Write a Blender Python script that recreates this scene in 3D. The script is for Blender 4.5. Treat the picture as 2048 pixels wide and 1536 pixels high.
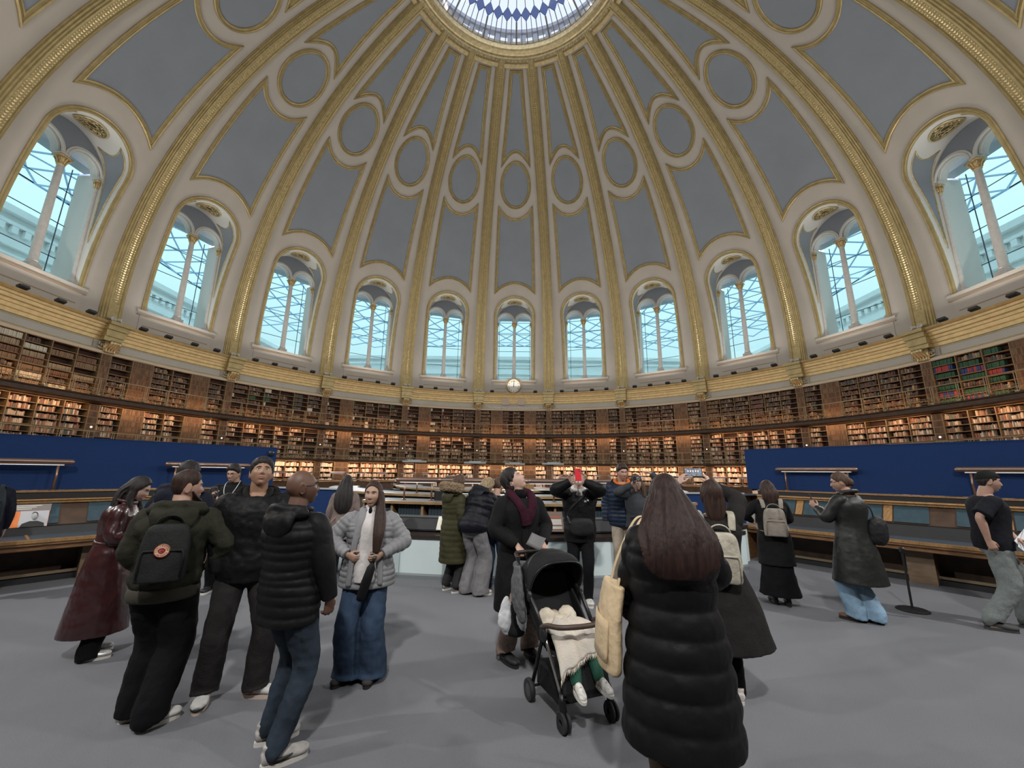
import bpy, bmesh, math, random
import numpy as np
from math import sin, cos, pi, radians, sqrt, atan2, hypot, asin, exp
from mathutils import Vector, Matrix, noise

for o in list(bpy.data.objects):
    bpy.data.objects.remove(o, do_unlink=True)
SC = bpy.context.scene
COL = SC.collection
random.seed(7)
V = Vector
R = radians

# ------------------------------------------------------------------ camera
PITCH, YAW, ROLL = radians(12.397), radians(-0.643), radians(0.746)
cam_data = bpy.data.cameras.new('camera')
cam_data.sensor_width = 36.0
cam_data.lens = 807.93 * 36.0 / 2048.0
cam_data.clip_start, cam_data.clip_end = 0.05, 400
cam = bpy.data.objects.new('camera', cam_data)
COL.objects.link(cam)
_f = V((sin(YAW) * cos(PITCH), cos(YAW) * cos(PITCH), sin(PITCH)))
_r = V((cos(YAW), -sin(YAW), 0))
_u = _r.cross(_f)
_r2 = _r * cos(ROLL) + _u * sin(ROLL)
_u2 = -_r * sin(ROLL) + _u * cos(ROLL)
CAM = V((0.2524, -16.4188, 1.68))
_m = Matrix((_r2, _u2, -_f)).transposed().to_4x4()
_m.translation = CAM
cam.matrix_world = _m
SC.camera = cam

# ------------------------------------------------------------------ world, exposure
world = bpy.data.worlds.new('overcast_sky')
SC.world = world
world.use_nodes = True
wn = world.node_tree
bg = wn.nodes['Background']
tc = wn.nodes.new('ShaderNodeTexCoord')
nz = wn.nodes.new('ShaderNodeTexNoise')
nz.inputs['Scale'].default_value = 3.0
nz.inputs['Detail'].default_value = 4.0
rmp = wn.nodes.new('ShaderNodeValToRGB')
rmp.color_ramp.elements[0].color = (0.86, 0.90, 1.0, 1)
rmp.color_ramp.elements[1].color = (1.0, 1.0, 1.0, 1)
wn.links.new(tc.outputs['Generated'], nz.inputs['Vector'])
wn.links.new(nz.outputs['Fac'], rmp.inputs['Fac'])
wn.links.new(rmp.outputs['Color'], bg.inputs['Color'])
# overcast sky: the zenith is about three times as bright as the horizon
sep = wn.nodes.new('ShaderNodeSeparateXYZ')
mr = wn.nodes.new('ShaderNodeMapRange')
mr.inputs['From Min'].default_value, mr.inputs['From Max'].default_value = 0.0, 1.0
mr.inputs['To Min'].default_value, mr.inputs['To Max'].default_value = 1.15, 3.4
wn.links.new(tc.outputs['Generated'], sep.inputs['Vector'])
wn.links.new(sep.outputs['Z'], mr.inputs['Value'])
wn.links.new(mr.outputs['Result'], bg.inputs['Strength'])

SC.view_settings.view_transform = 'Standard'
SC.view_settings.look = 'None'
SC.view_settings.exposure = 0.0
SC.view_settings.gamma = 1.0
SC.view_settings.use_curve_mapping = False
cy = SC.cycles
cy.max_bounces = 6
cy.diffuse_bounces = 3
cy.glossy_bounces = 2
cy.transmission_bounces = 3
cy.transparent_max_bounces = 12
cy.caustics_reflective = False
cy.caustics_refractive = False
cy.sample_clamp_indirect = 4.0
cy.use_adaptive_sampling = True
cy.adaptive_threshold = 0.02
cy.use_denoising = True

UP_W, DOWN_W = 150, 425

def area_light(name, loc, to, sx, sy, power, color, spread=180):
    l = bpy.data.lights.new(name, 'AREA')
    l.shape = 'RECTANGLE'
    l.size, l.size_y = sx, sy
    l.energy, l.color = power, color
    l.spread = R(spread)
    o = bpy.data.objects.new(name, l)
    COL.objects.link(o)
    o.location = loc
    o.rotation_euler = (V(to) - V(loc)).to_track_quat('-Z', 'Y').to_euler()
    return o

# floodlights standing on the cornice: one pool of light up the dome for each bay
for k in range(20):
    a = R(18 * k)
    d = V((sin(a), cos(a), 0))
    area_light('cornice_uplight', d * 20.55 + V((0, 0, 9.12)), d * 6.0 + V((0, 0, 28)), 3.2, 0.3, UP_W, (1.0, 0.95, 0.88), 170)
    if k % 2 == 0:  # added fill at every other bay, only to brighten the floor
        area_light('added_floor_fill', d * 20.5 + V((0, 0, 9.3)), d * 5.0, 0.5, 0.3, DOWN_W, (1.0, 0.97, 0.93), 120)
# strip lamps under and above the two galleries, and over the ground shelves
for k in range(-6, 7):
    a = R(18 * k)
    d = V((sin(a), cos(a), 0))
    area_light('upper_shelf_strip_lamp', d * 20.45 + V((0, 0, 5.22)), d * 21.25 + V((0, 0, 6.0)), 5.6, 0.06, 26, (1.0, 0.52, 0.22))
    area_light('middle_shelf_strip_lamp', d * 20.40 + V((0, 0, 4.74)), d * 21.2 + V((0, 0, 3.9)), 5.6, 0.06, 40, (1.0, 0.58, 0.30))
    area_light('ground_shelf_strip_lamp', d * 20.3 + V((0, 0, 2.30)), d * 21.1 + V((0, 0, 1.3)), 5.6, 0.06, 75, (1.0, 0.60, 0.34))

# ------------------------------------------------------------------ materials
MATS = {}
def mat(name, col, rough=0.7, metal=0.0, var=0.0, vscale=8.0, bump=0.0, bscale=60.0, spec=0.5, sheen=0.0, emit=0.0, coat=0.0, stretch=None, attr=None, col2=None):
    if name in MATS:
        return MATS[name]
    m = bpy.data.materials.new(name)
    m.use_nodes = True
    nt = m.node_tree
    b = nt.nodes['Principled BSDF']
    b.inputs['Base Color'].default_value = (*col, 1)
    b.inputs['Roughness'].default_value = rough
    b.inputs['Metallic'].default_value = metal
    b.inputs['Specular IOR Level'].default_value = spec
    if sheen:
        b.inputs['Sheen Weight'].default_value = sheen
        b.inputs['Sheen Roughness'].default_value = 0.4
    if coat:
        b.inputs['Coat Weight'].default_value = coat
        b.inputs['Coat Roughness'].default_value = 0.15
    if emit:
        b.inputs['Emission Color'].default_value = (*col, 1)
        b.inputs['Emission Strength'].default_value = emit
    if var or bump or col2:
        t = nt.nodes.new('ShaderNodeTexCoord')
        mp = nt.nodes.new('ShaderNodeMapping')
        if stretch:
            mp.inputs['Scale'].default_value = stretch
        nt.links.new(t.outputs['Object'], mp.inputs['Vector'])
    if var or col2:
        n = nt.nodes.new('ShaderNodeTexNoise')
        n.inputs['Scale'].default_value = vscale
        n.inputs['Detail'].default_value = 5
        nt.links.new(mp.outputs['Vector'], n.inputs['Vector'])
        cr = nt.nodes.new('ShaderNodeValToRGB')
        c2 = col2 if col2 else tuple(min(1, c * (1 + var)) for c in col)
        c1 = col if col2 else tuple(c * (1 - var) for c in col)
        cr.color_ramp.elements[0].position = 0.32
        cr.color_ramp.elements[1].position = 0.68
        cr.color_ramp.elements[0].color = (*c1, 1)
        cr.color_ramp.elements[1].color = (*c2, 1)
        nt.links.new(n.outputs['Fac'], cr.inputs['Fac'])
        nt.links.new(cr.outputs['Color'], b.inputs['Base Color'])
    if attr:
        at = nt.nodes.new('ShaderNodeAttribute')
        at.attribute_name = attr
        nt.links.new(at.outputs['Color'], b.inputs['Base Color'])
    if bump:
        n2 = nt.nodes.new('ShaderNodeTexNoise')
        n2.inputs['Scale'].default_value = bscale
        n2.inputs['Detail'].default_value = 3
        nt.links.new(mp.outputs['Vector'], n2.inputs['Vector'])
        bp = nt.nodes.new('ShaderNodeBump')
        bp.inputs['Strength'].default_value = bump
        bp.inputs['Distance'].default_value = 0.01
        nt.links.new(n2.outputs['Fac'], bp.inputs['Height'])
        nt.links.new(bp.outputs['Normal'], b.inputs['Normal'])
    MATS[name] = m
    return m

def glass(name, tint, gloss=0.06):
    m = bpy.data.materials.new(name)
    m.use_nodes = True
    nt = m.node_tree
    nt.nodes.remove(nt.nodes['Principled BSDF'])
    out = nt.nodes['Material Output']
    tr = nt.nodes.new('ShaderNodeBsdfTransparent')
    tr.inputs['Color'].default_value = (*tint, 1)
    gl = nt.nodes.new('ShaderNodeBsdfGlossy')
    gl.inputs['Roughness'].default_value = 0.05
    mx = nt.nodes.new('ShaderNodeMixShader')
    mx.inputs['Fac'].default_value = gloss
    nt.links.new(tr.outputs[0], mx.inputs[1])
    nt.links.new(gl.outputs[0], mx.inputs[2])
    nt.links.new(mx.outputs[0], out.inputs['Surface'])
    return m

CREAM = mat('cream_plaster', (0.50, 0.455, 0.40), 0.75, var=0.05, vscale=0.6)
BLUE = mat('blue_grey_plaster', (0.25, 0.278, 0.315), 0.8, var=0.05, vscale=0.5)
GOLD = mat('gilded_plaster', (0.43, 0.34, 0.165), 0.40, 0.5, var=0.12, vscale=3.0, bump=0.10, bscale=25)
GOLDB = mat('bright_gilding', (0.58, 0.47, 0.26), 0.34, 0.6, var=0.2, vscale=6.0)
FRIEZE = mat('frieze_plaster', (0.52, 0.49, 0.44), 0.8, var=0.05, vscale=0.8)
WHITE = mat('white_stone', (0.66, 0.655, 0.62), 0.6)
STONE = mat('pale_courtyard_stone', (0.92, 0.92, 0.91), 0.8, var=0.03, vscale=0.4)
STEEL = mat('blue_grey_steel', (0.34, 0.50, 0.70), 0.5)
BAR = mat('dark_glazing_bar', (0.06, 0.10, 0.14), 0.5)
GLASS = glass('window_glass', (0.36, 0.56, 0.57), 0.02)
ROOFGLASS = glass('roof_glass', (0.92, 0.97, 0.98), 0.02)
EYEGLASS = glass('oculus_glass', (0.31, 0.345, 0.44), 0.04)
BRONZE = mat('dark_bronze', (0.10, 0.075, 0.035), 0.45, 0.5)
WOOD = mat('brown_oak', (0.17, 0.085, 0.035), 0.45, var=0.3, vscale=6, stretch=(1, 1, 6))
WOODL = mat('golden_oak', (0.27, 0.150, 0.058), 0.4, var=0.25, vscale=7, stretch=(1, 6, 1))
WOODD = mat('dark_oak', (0.055, 0.028, 0.014), 0.5, var=0.3, vscale=6)
SHELF = mat('shelf_iron_and_oak', (0.20, 0.135, 0.07), 0.5, 0.2, var=0.15, vscale=5)
BACK = mat('bookcase_back', (0.055, 0.022, 0.014), 0.8)
BOOKS = mat('book_cloth', (0.3, 0.2, 0.1), 0.65, attr='Col')
RAIL = mat('gallery_iron', (0.36, 0.27, 0.15), 0.45, 0.25)
BLACK = mat('black_plastic', (0.012, 0.012, 0.013), 0.45)
CARPET = mat('grey_carpet', (0.165, 0.169, 0.182), 0.95, var=0.09, vscale=140.0, bump=0.3, bscale=300, spec=0.1)

# ------------------------------------------------------------------ mesh building
class MB:
    def __init__(s):
        s.v, s.f, s.mi, s.c = [], [], [], []
        s.cur = 0
        s.col = None
    def add(s, vs, fs):
        b = len(s.v)
        s.v += [tuple(p) for p in vs]
        for f in fs:
            s.f.append(tuple(b + i for i in f))
            s.mi.append(s.cur)
            s.c.append(s.col)
        return b
    def box(s, c, sz, M=None):
        x, y, z = (d / 2 for d in sz)
        vs = [V((c[0] + i * x, c[1] + j * y, c[2] + k * z)) for k in (-1, 1) for j in (-1, 1) for i in (-1, 1)]
        if M is not None:
            vs = [M @ p for p in vs]
        s.add(vs, [(0, 2, 3, 1), (4, 5, 7, 6), (0, 1, 5, 4), (2, 6, 7, 3), (0, 4, 6, 2), (1, 3, 7, 5)])
    def cbox(s, a0, a1, r0, r1, z0, z1, n=1):
        """a box that follows the round wall: azimuths in degrees, inner and outer radius"""
        vs, fs = [], []
        for i in range(n + 1):
            a = R(a0 + (a1 - a0) * i / n)
            for r, z in ((r0, z0), (r1, z0), (r1, z1), (r0, z1)):
                vs.append((r * sin(a), r * cos(a), z))
        for i in range(n):
            b = 4 * i
            for j in range(4):
                k = (j + 1) % 4
                fs.append((b + j, b + 4 + j, b + 4 + k, b + k))
        fs.append((0, 1, 2, 3))
        b = 4 * n
        fs.append((b + 3, b + 2, b + 1, b))
        s.add(vs, fs)
    def lathe_arc(s, prof, a0, a1, n, closed=True):
        """profile of (r, z) swept round the vertical axis"""
        vs, fs = [], []
        m = len(prof)
        for i in range(n + 1):
            a = R(a0 + (a1 - a0) * i / n)
            vs += [(r * sin(a), r * cos(a), z) for r, z in prof]
        mm = m if closed else m - 1
        for i in range(n):
            for j in range(mm):
                k = (j + 1) % m
                fs.append((i * m + j, (i + 1) * m + j, (i + 1) * m + k, i * m + k))
        if closed and abs(a1 - a0) < 359.9:
            fs.append(tuple(range(m)))
            fs.append(tuple(n * m + j for j in reversed(range(m))))
        s.add(vs, fs)
    def lathe(s, prof, n=20, M=None, ring=False):
        """profile of (r, z) from bottom to top, round local z; ring joins the profile's ends instead of capping them"""
        vs, fs = [], []
        m = len(prof)
        for i in range(n):
            a = 2 * pi * i / n
            vs += [V((r * cos(a), r * sin(a), z)) for r, z in prof]
        if M is not None:
            vs = [M @ p for p in vs]
        for i in range(n):
            i2 = (i + 1) % n
            for j in range(m if ring else m - 1):
                j2 = (j + 1) % m
                fs.append((i * m + j, i2 * m + j, i2 * m + j2, i * m + j2))
        if ring:
            s.add(vs, fs)
            return
        fs.append(tuple(i * m for i in reversed(range(n))))
        fs.append(tuple(i * m + m - 1 for i in range(n)))
        s.add(vs, fs)
    def tube(s, path, rad, n=8, side=None, closed=False, square=False):
        """a closed tube through the points; rad a number, a list of numbers or of (a, b) pairs"""
        P = [V(p) for p in path]
        m = len(P)
        rr = rad if isinstance(rad, (list, tuple)) and not (len(rad) == 2 and m != 2 and not isinstance(rad[0], (tuple, list))) else [rad] * m
        rr = [q if isinstance(q, (list, tuple)) else (q, q) for q in rr]
        sd = V(side) if side is not None else None
        vs, fs = [], []
        prev = None
        for i in range(m):
            a = P[(i - 1) % m] if (closed or i > 0) else P[i]
            b = P[(i + 1) % m] if (closed or i < m - 1) else P[i]
            t = (b - a)
            t = t.normalized() if t.length > 1e-9 else V((0, 0, 1))
            ref = sd if sd is not None else prev
            if ref is None:
                ref = V((1, 0, 0)) if abs(t.x) < 0.8 else V((0, 1, 0))
            x = ref - t * ref.dot(t)
            if x.length < 1e-5:
                x = t.orthogonal()
            x.normalize()
            prev = x
            yv = t.cross(x)
            for k in range(n):
                an = 2 * pi * (k + (0.5 if square else 0)) / n
                vs.append(P[i] + x * (rr[i][0] * cos(an)) + yv * (rr[i][1] * sin(an)))
        for i in range(m if closed else m - 1):
            i2 = (i + 1) % m
            for k in range(n):
                k2 = (k + 1) % n
                fs.append((i * n + k, i * n + k2, i2 * n + k2, i2 * n + k))
        if not closed:
            fs.append(tuple(reversed(range(n))))
            fs.append(tuple((m - 1) * n + k for k in range(n)))
        s.add(vs, fs)
    def ball(s, c, r, n=12, m=8, M=None):
        r = r if isinstance(r, (list, tuple)) else (r, r, r)
        vs, fs = [], []
        c = V(c)
        for j in range(1, m):
            ph = pi * j / m - pi / 2
            for i in range(n):
                a = 2 * pi * i / n
                vs.append(V((r[0] * cos(ph) * cos(a), r[1] * cos(ph) * sin(a), r[2] * sin(ph))))
        vs += [V((0, 0, -r[2])), V((0, 0, r[2]))]
        if M is not None:
            vs = [M @ p for p in vs]
        vs = [p + c for p in vs]
        for j in range(m - 2):
            for i in range(n):
                i2 = (i + 1) % n
                fs.append((j * n + i, j * n + i2, (j + 1) * n + i2, (j + 1) * n + i))
        B, T = len(vs) - 2, len(vs) - 1
        for i in range(n):
            i2 = (i + 1) % n
            fs.append((B, i2, i))
            fs.append((T, (m - 2) * n + i, (m - 2) * n + i2))
        s.add(vs, fs)
    def grid(s, fn, nu, nv, flip=False):
        vs = [fn(i / nu, j / nv) for j in range(nv + 1) for i in range(nu + 1)]
        fs = []
        for j in range(nv):
            for i in range(nu):
                a = j * (nu + 1) + i
                q = (a, a + 1, a + nu + 2, a + nu + 1)
                fs.append(tuple(reversed(q)) if flip else q)
        s.add(vs, fs)
    def prism(s, pts, z0, z1, M=None):
        n = len(pts)
        vs = [V((x, y, z0)) for x, y in pts] + [V((x, y, z1)) for x, y in pts]
        if M is not None:
            vs = [M @ p for p in vs]
        s.add(vs, [tuple(reversed(range(n))), tuple(range(n, 2 * n))] + [(i, (i + 1) % n, n + (i + 1) % n, n + i) for i in range(n)])
    def xf(s, M):
        s.v = [tuple(M @ V(p)) for p in s.v]
        return s
    def build(s, name, m, parent=None, smooth=False, kind=None):
        me = bpy.data.meshes.new(name)
        me.from_pydata(s.v, [], s.f)
        ms = m if isinstance(m, (list, tuple)) else [m]
        for q in ms:
            me.materials.append(q)
        if len(ms) > 1:
            me.polygons.foreach_set('material_index', s.mi)
        if any(c is not None for c in s.c):
            at = me.color_attributes.new('Col', 'FLOAT_COLOR', 'CORNER')
            arr = []
            for p, c in zip(me.polygons, s.c):
                arr += list((*(c or (0.3, 0.2, 0.1)), 1.0)) * p.loop_total
            at.data.foreach_set('color', arr)
        if smooth:
            me.polygons.foreach_set('use_smooth', [True] * len(me.polygons))
        me.update()
        o = bpy.data.objects.new(name, me)
        COL.objects.link(o)
        if parent is not None:
            o.parent = parent
        if kind:
            o['kind'] = kind
        return o

def fix_normals(o):
    b = bmesh.new()
    b.from_mesh(o.data)
    bmesh.ops.recalc_face_normals(b, faces=b.faces)
    b.to_mesh(o.data)
    b.free()
    return o

def thing(name, label, cat, loc=(0, 0, 0), rz=0.0, group=None, kind=None):
    o = bpy.data.objects.new(name, None)
    o.empty_display_size = 0.1
    COL.objects.link(o)
    o.location = loc
    o.rotation_euler = (0, 0, rz)
    if label:
        o['label'] = label
    if cat:
        o['category'] = cat
    if group:
        o['group'] = group
    if kind:
        o['kind'] = kind
    return o

def tag(o, label, cat, group=None, kind=None):
    o['label'], o['category'] = label, cat
    if group:
        o['group'] = group
    if kind:
        o['kind'] = kind
    return o

def structure(name, label=None, cat=None):
    o = thing(name, label, cat)
    o['kind'] = 'structure'
    return o

def smooth_by_angle(o, deg=35):
    me = o.data
    me.polygons.foreach_set('use_smooth', [True] * len(me.polygons))
    b = bmesh.new()
    b.from_mesh(me)
    for e in b.edges:
        e.smooth = not (len(e.link_faces) == 2 and e.calc_face_angle(0) > R(deg))
    b.to_mesh(me)
    b.free()
    return o

def text_mesh(s, size, extrude=0.005):
    """letters as plain mesh data (vertices, faces), centred on the origin in the xy plane"""
    cu = bpy.data.curves.new('lettering', 'FONT')
    cu.body, cu.size, cu.extrude = s, size, extrude
    cu.align_x, cu.align_y = 'CENTER', 'CENTER'
    o = bpy.data.objects.new('lettering', cu)
    COL.objects.link(o)
    dg = bpy.context.evaluated_depsgraph_get()
    me = bpy.data.meshes.new_from_object(o.evaluated_get(dg))
    vs = [V(v.co) for v in me.vertices]
    fs = [tuple(p.vertices) for p in me.polygons]
    bpy.data.objects.remove(o)
    bpy.data.meshes.remove(me)
    return vs, fs
# ================================================================== the dome
RD, Z0 = 21.45, 9.9          # inner radius of the dome and height of its springing
def SP(az, psi, n=0.0):
    """point of the dome: azimuth, elevation on the sphere (degrees; negative = drum wall below), n metres towards the room"""
    a, p = R(az), R(psi)
    if psi >= 0:
        r, z = (RD - n) * cos(p), Z0 + (RD - n) * sin(p)
    else:
        r, z = RD - n, Z0 + RD * p
    return V((r * sin(a), r * cos(a), z))
def SN(az, psi):
    return (SP(az, psi, 1.0) - SP(az, psi, 0.0)).normalized()
HW, PS, PB = 1.75, 17.7, 0.95      # window opening: half width, springing and sill (degrees)
PEYE = 72.6
def w_az(psi):
    """half width of the window opening in degrees of azimuth"""
    r = RD * cos(R(max(psi, 0)))
    if psi <= PS:
        w = HW
    else:
        q = HW * HW - (RD * R(psi - PS)) ** 2
        w = sqrt(q) if q > 0 else 0
    return math.degrees(asin(min(1, w / r)))
PAP = PS + math.degrees(HW / RD)

def sweep(mb, pts, prof, closed=False):
    """moulding along dome points (az, psi); profile of (across, height)"""
    n = len(pts)
    P = [SP(*p) for p in pts]
    N = [SN(*p) for p in pts]
    vs, fs, m = [], [], len(prof)
    for i in range(n):
        a = P[i] - P[i - 1] if (closed or i > 0) else P[1] - P[0]
        b = P[(i + 1) % n] - P[i] if (closed or i < n - 1) else P[-1] - P[-2]
        a.normalize(); b.normalize()
        t = (a + b).normalized()
        k = 1 / max(0.4, sqrt((1 + a.dot(b)) / 2))
        A = t.cross(N[i]).normalized()
        for e, h in prof:
            vs.append(P[i] + A * (e * k) + N[i] * h)
    for i in range(n if closed else n - 1):
        i2 = (i + 1) % n
        for j in range(m - 1):
            fs.append((i * m + j, i * m + j + 1, i2 * m + j + 1, i2 * m + j))
    if not closed:
        fs.append(tuple(range(m)))
        fs.append(tuple((n - 1) * m + j for j in reversed(range(m))))
    mb.add(vs, fs)
GP = [(-.125, 0), (-.125, .05), (-.09, .085), (-.045, .07), (-.03, .04), (.005, .04), (.03, .08), (.08, .11), (.125, .06), (.125, 0)]

def arcf(u, k):
    return (1 - sqrt(1 - k * k * u * u)) / (1 - sqrt(1 - k * k))

# shell: cream plaster with the window openings left out of it
shell = MB()
rows = [-3.3 + (PB + 3.3) * i / 3 for i in range(4)] + [PB + (PS - PB) * i / 8 for i in range(1, 9)]
rows += [PS + (PAP - PS) * sin(pi / 2 * i / 12) for i in range(1, 13)] + [PAP + (PEYE - PAP) * i / 22 for i in range(1, 23)]
for b in range(20):
    c = 18 * b
    for sd in (-1, 1):
        vs, fs = [], []
        for ri, p in enumerate(rows):
            w = 0 if (p < PB - 1e-6 or p > PAP - 1e-6) else w_az(p)
            if abs(p - PB) < 1e-6:
                w = w_az(p)
            for q in range(5):
                vs.append(SP(c + sd * (w + (9 - w) * q / 4), p))
        for ri in range(len(rows) - 1):
            if abs(rows[ri + 1] - PB) < 1e-6:
                continue
            for q in range(4):
                a0 = ri * 5 + q
                f = (a0, a0 + 1, a0 + 6, a0 + 5)
                fs.append(f if sd < 0 else tuple(reversed(f)))
        shell.add(vs, fs)
        vs = [SP(c + sd * 9 * q / 4, rows[2]) for q in range(5)] + [SP(c + sd * 9 * q / 4, PB) for q in range(5)]
        fs = [(q, q + 1, q + 6, q + 5) for q in range(4)]
        shell.add(vs, fs if sd < 0 else [tuple(reversed(f)) for f in fs])
dome = shell.build('ceiling', CREAM, smooth=True)
tag(dome, 'great cream plaster dome rising over the round reading room', 'dome', kind='structure')

BAYS = list(range(-6, 7))
for b in BAYS:
    c = 18 * b
    def lower(u, v):
        h = 5.32
        pb, pt = 26.25 - 2.2 * arcf(u, .6), 41.2 + 2.4 * arcf(u, .75)
        return (c + u * h, pb + (pt - pb) * v)
    def upper(u, v):
        pb, pt = 55.75 - 2.6 * arcf(u, .75), 70.0
        p = pb + (pt - pb) * v
        return (c + u * (5.0 - 2.25 * (p - 53.1) / 16.9), p)
    for fn, nv in ((lower, 16), (upper, 16)):
        m = MB()
        m.grid(lambda x, y: SP(*fn(2 * x - 1, y), 0.035), 12, nv, flip=True)
        m.build('blue_panel', BLUE, dome, smooth=True)
        out = [fn(-1 + 2 * i / 16, 0) for i in range(17)] + [fn(1, i / 14) for i in range(1, 15)]
        out += [fn(1 - 2 * i / 16, 1) for i in range(1, 17)] + [fn(-1, 1 - i / 14) for i in range(1, 14)]
        m = MB()
        sweep(m, out, GP, closed=True)
        fix_normals(m.build('panel_moulding', GOLD, dome, smooth=False))
    m = MB()
    m.grid(lambda x, y: SP(c + 4.3 * y * cos(2 * pi * x), 48.75 + 4.4 * y * sin(2 * pi * x), 0.035), 40, 4, flip=True)
    m.build('oval_panel', BLUE, dome, smooth=True)
    m = MB()
    sweep(m, [(c + 4.83 * cos(2 * pi * i / 48), 48.75 + 4.78 * sin(2 * pi * i / 48)) for i in range(48)], GP, closed=True)
    fix_normals(m.build('oval_moulding', GOLD, dome))

# ribs: gilded fillets either side of a decorated band, with a bead row
RP = [(-1, 0), (-1, .07), (-.88, .07), (-.86, .14), (-.72, .15), (-.70, .22), (-.58, .23), (-.56, .30), (-.42, .31), (-.40, .27), (.40, .27), (.42, .31), (.56, .30), (.58, .23), (.70, .22), (.72, .15), (.86, .14), (.88, .07), (1, .07), (1, 0)]
BAND = mat('guilloche_band', (0.46, 0.36, 0.17), 0.5, 0.3, var=0.16, vscale=7.0, bump=0.4, bscale=14)
for k, b in enumerate(range(-6, 6)):
    c = 18 * b + 9
    pts = [-3.0 + (PEYE - 0.6 + 3.0) * i / 60 for i in range(61)]
    vs, fs, m = [], [], len(RP)
    mbz = MB()
    bands = MB()
    bv, bf = [], []
    for i, p in enumerate(pts):
        hw = 0.52 - 0.145 * max(0, p) / 68
        t = SP(c, p + .1) - SP(c, p - .1)
        t.normalize()
        N = SN(c, p)
        A = t.cross(N).normalized()
        P = SP(c, p)
        vs += [P + A * (e * hw) + N * h for e, h in RP]
        bv += [P + A * (e * hw) + N * .275 for e in (-.38, .38)]
    for i in range(60):
        for j in range(m - 1):
            fs.append((i * m + j, i * m + j + 1, (i + 1) * m + j + 1, (i + 1) * m + j))
        bf.append((2 * i, 2 * i + 1, 2 * i + 3, 2 * i + 2))
    mbz.add(vs, fs)
    rib = fix_normals(mbz.build('trim_%d' % (k + 1), GOLD))
    tag(rib, 'gilded rib of the dome, %s counting from the left edge' % ['first', 'second', 'third', 'fourth', 'fifth', 'sixth', 'seventh', 'eighth', 'ninth', 'tenth', 'eleventh', 'twelfth'][k], 'rib', kind='structure')
    bands.add(bv, bf)
    fix_normals(bands.build('guilloche_band', BAND, rib))
    beads = MB()
    for i in range(190):
        p = 0.6 + (PEYE - 2.4) * i / 190
        hw = 0.52 - 0.145 * p / 68
        P, N = SP(c, p), SN(c, p)
        T = (SP(c, p + .1) - SP(c, p - .1)).normalized()
        A = T.cross(N).normalized()
        for e, s in ((0, .075), (-.27, .04), (.27, .04)):
            q = P + N * .275 + A * (e * hw)
            r = s * (hw / .52)
            beads.add([q + A * r, q + T * r * 1.2, q - A * r, q - T * r * 1.2, q + N * r], [(0, 1, 4), (1, 2, 4), (2, 3, 4), (3, 0, 4)])
    fix_normals(beads.build('bead_row', GOLDB, rib))

# ring of the eye
eye = MB()
eye.lathe_arc([(7.05, 30.06), (7.0, 29.96), (6.75, 30.0), (6.7, 30.1), (6.62, 30.02), (6.45, 30.1), (6.4, 30.25), (6.25, 30.25), (6.12, 30.4), (6.0, 30.42), (5.95, 30.65), (5.95, 31.0), (7.05, 31.0)], 0, 360, 96)
eye_o = fix_normals(eye.build('trim_13', GOLDB))
smooth_by_angle(eye_o)
tag(eye_o, 'gilded moulded ring round the glazed eye of the dome', 'oculus ring', kind='structure')
egg = MB()
for i in range(150):
    a = R(360 * i / 150)
    egg.ball((6.56 * sin(a), 6.56 * cos(a), 30.04), (.075, .075, .06), 6, 4)
egg.build('egg_moulding', GOLDB, eye_o, smooth=True)

# lantern over the eye: sloping glass between leaded bars, a zigzag of blue panes, upper cone
win = thing('window_12', 'round glazed lantern with radial bars over the dome eye', 'skylight', kind='structure')
def cone(az, q):
    r = 5.98 - 3.4 * q
    return V((r * sin(R(az)), r * cos(R(az)), 30.75 + 2.6 * q))
BLUEGLASS = glass('blue_zigzag_glass', (0.125, 0.155, 0.26), 0.05)
m1, m2, m3 = MB(), MB(), MB()
NB = 48
m1.grid(lambda x, y: cone(360 * x, .0 + .36 * y), 80, 2)
m1.grid(lambda x, y: cone(360 * x, .36 + .64 * y), 80, 1)
for i in range(NB):
    a, da = 360 * i / NB, 360 / NB
    m2.add([cone(a - da / 2, .36) + V((0, 0, -.03)), cone(a, .28) + V((0, 0, -.03)), cone(a + da / 2, .36) + V((0, 0, -.03)), cone(a, .45) + V((0, 0, -.03))], [(0, 1, 2, 3)])
    m3.tube([cone(a, 0), cone(a, .28)], .028 if i % 3 else .055, 4)
    m3.tube([cone(a, .28), cone(a + da / 2, .36), cone(a, .45), cone(a - da / 2, .36)], .018, 4, closed=True)
    m3.tube([cone(a, .45), cone(a, 1.0)], .024, 4)
    m3.tube([cone(a + da / 2, 0), cone(a + da / 2, .36)], .022, 4)
m3.tube([cone(360 * i / 80, 0.0) for i in range(80)], .06, 4, closed=True)
m3.tube([cone(360 * i / 80, 1.0) for i in range(80)], .08, 4, closed=True)
m1.build('pane', EYEGLASS, win)
m2.build('zigzag_panes', BLUEGLASS, win)
m3.build('glazing_bars', mat('lantern_bar', (0.28, 0.25, 0.20), 0.5, 0.3), win)
m4 = MB()
for i in range(NB):
    a = 360 * (i + .5) / NB
    m4.cbox(a - 1.6, a + 1.6, 7.1, 7.25, 31.0, 33.2)
m4.lathe_arc([(7.0, 33.2), (7.4, 33.2), (7.4, 33.5), (7.0, 33.5)], 0, 360, 60)
m4.build('lantern_stonework', STONE, win)

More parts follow.
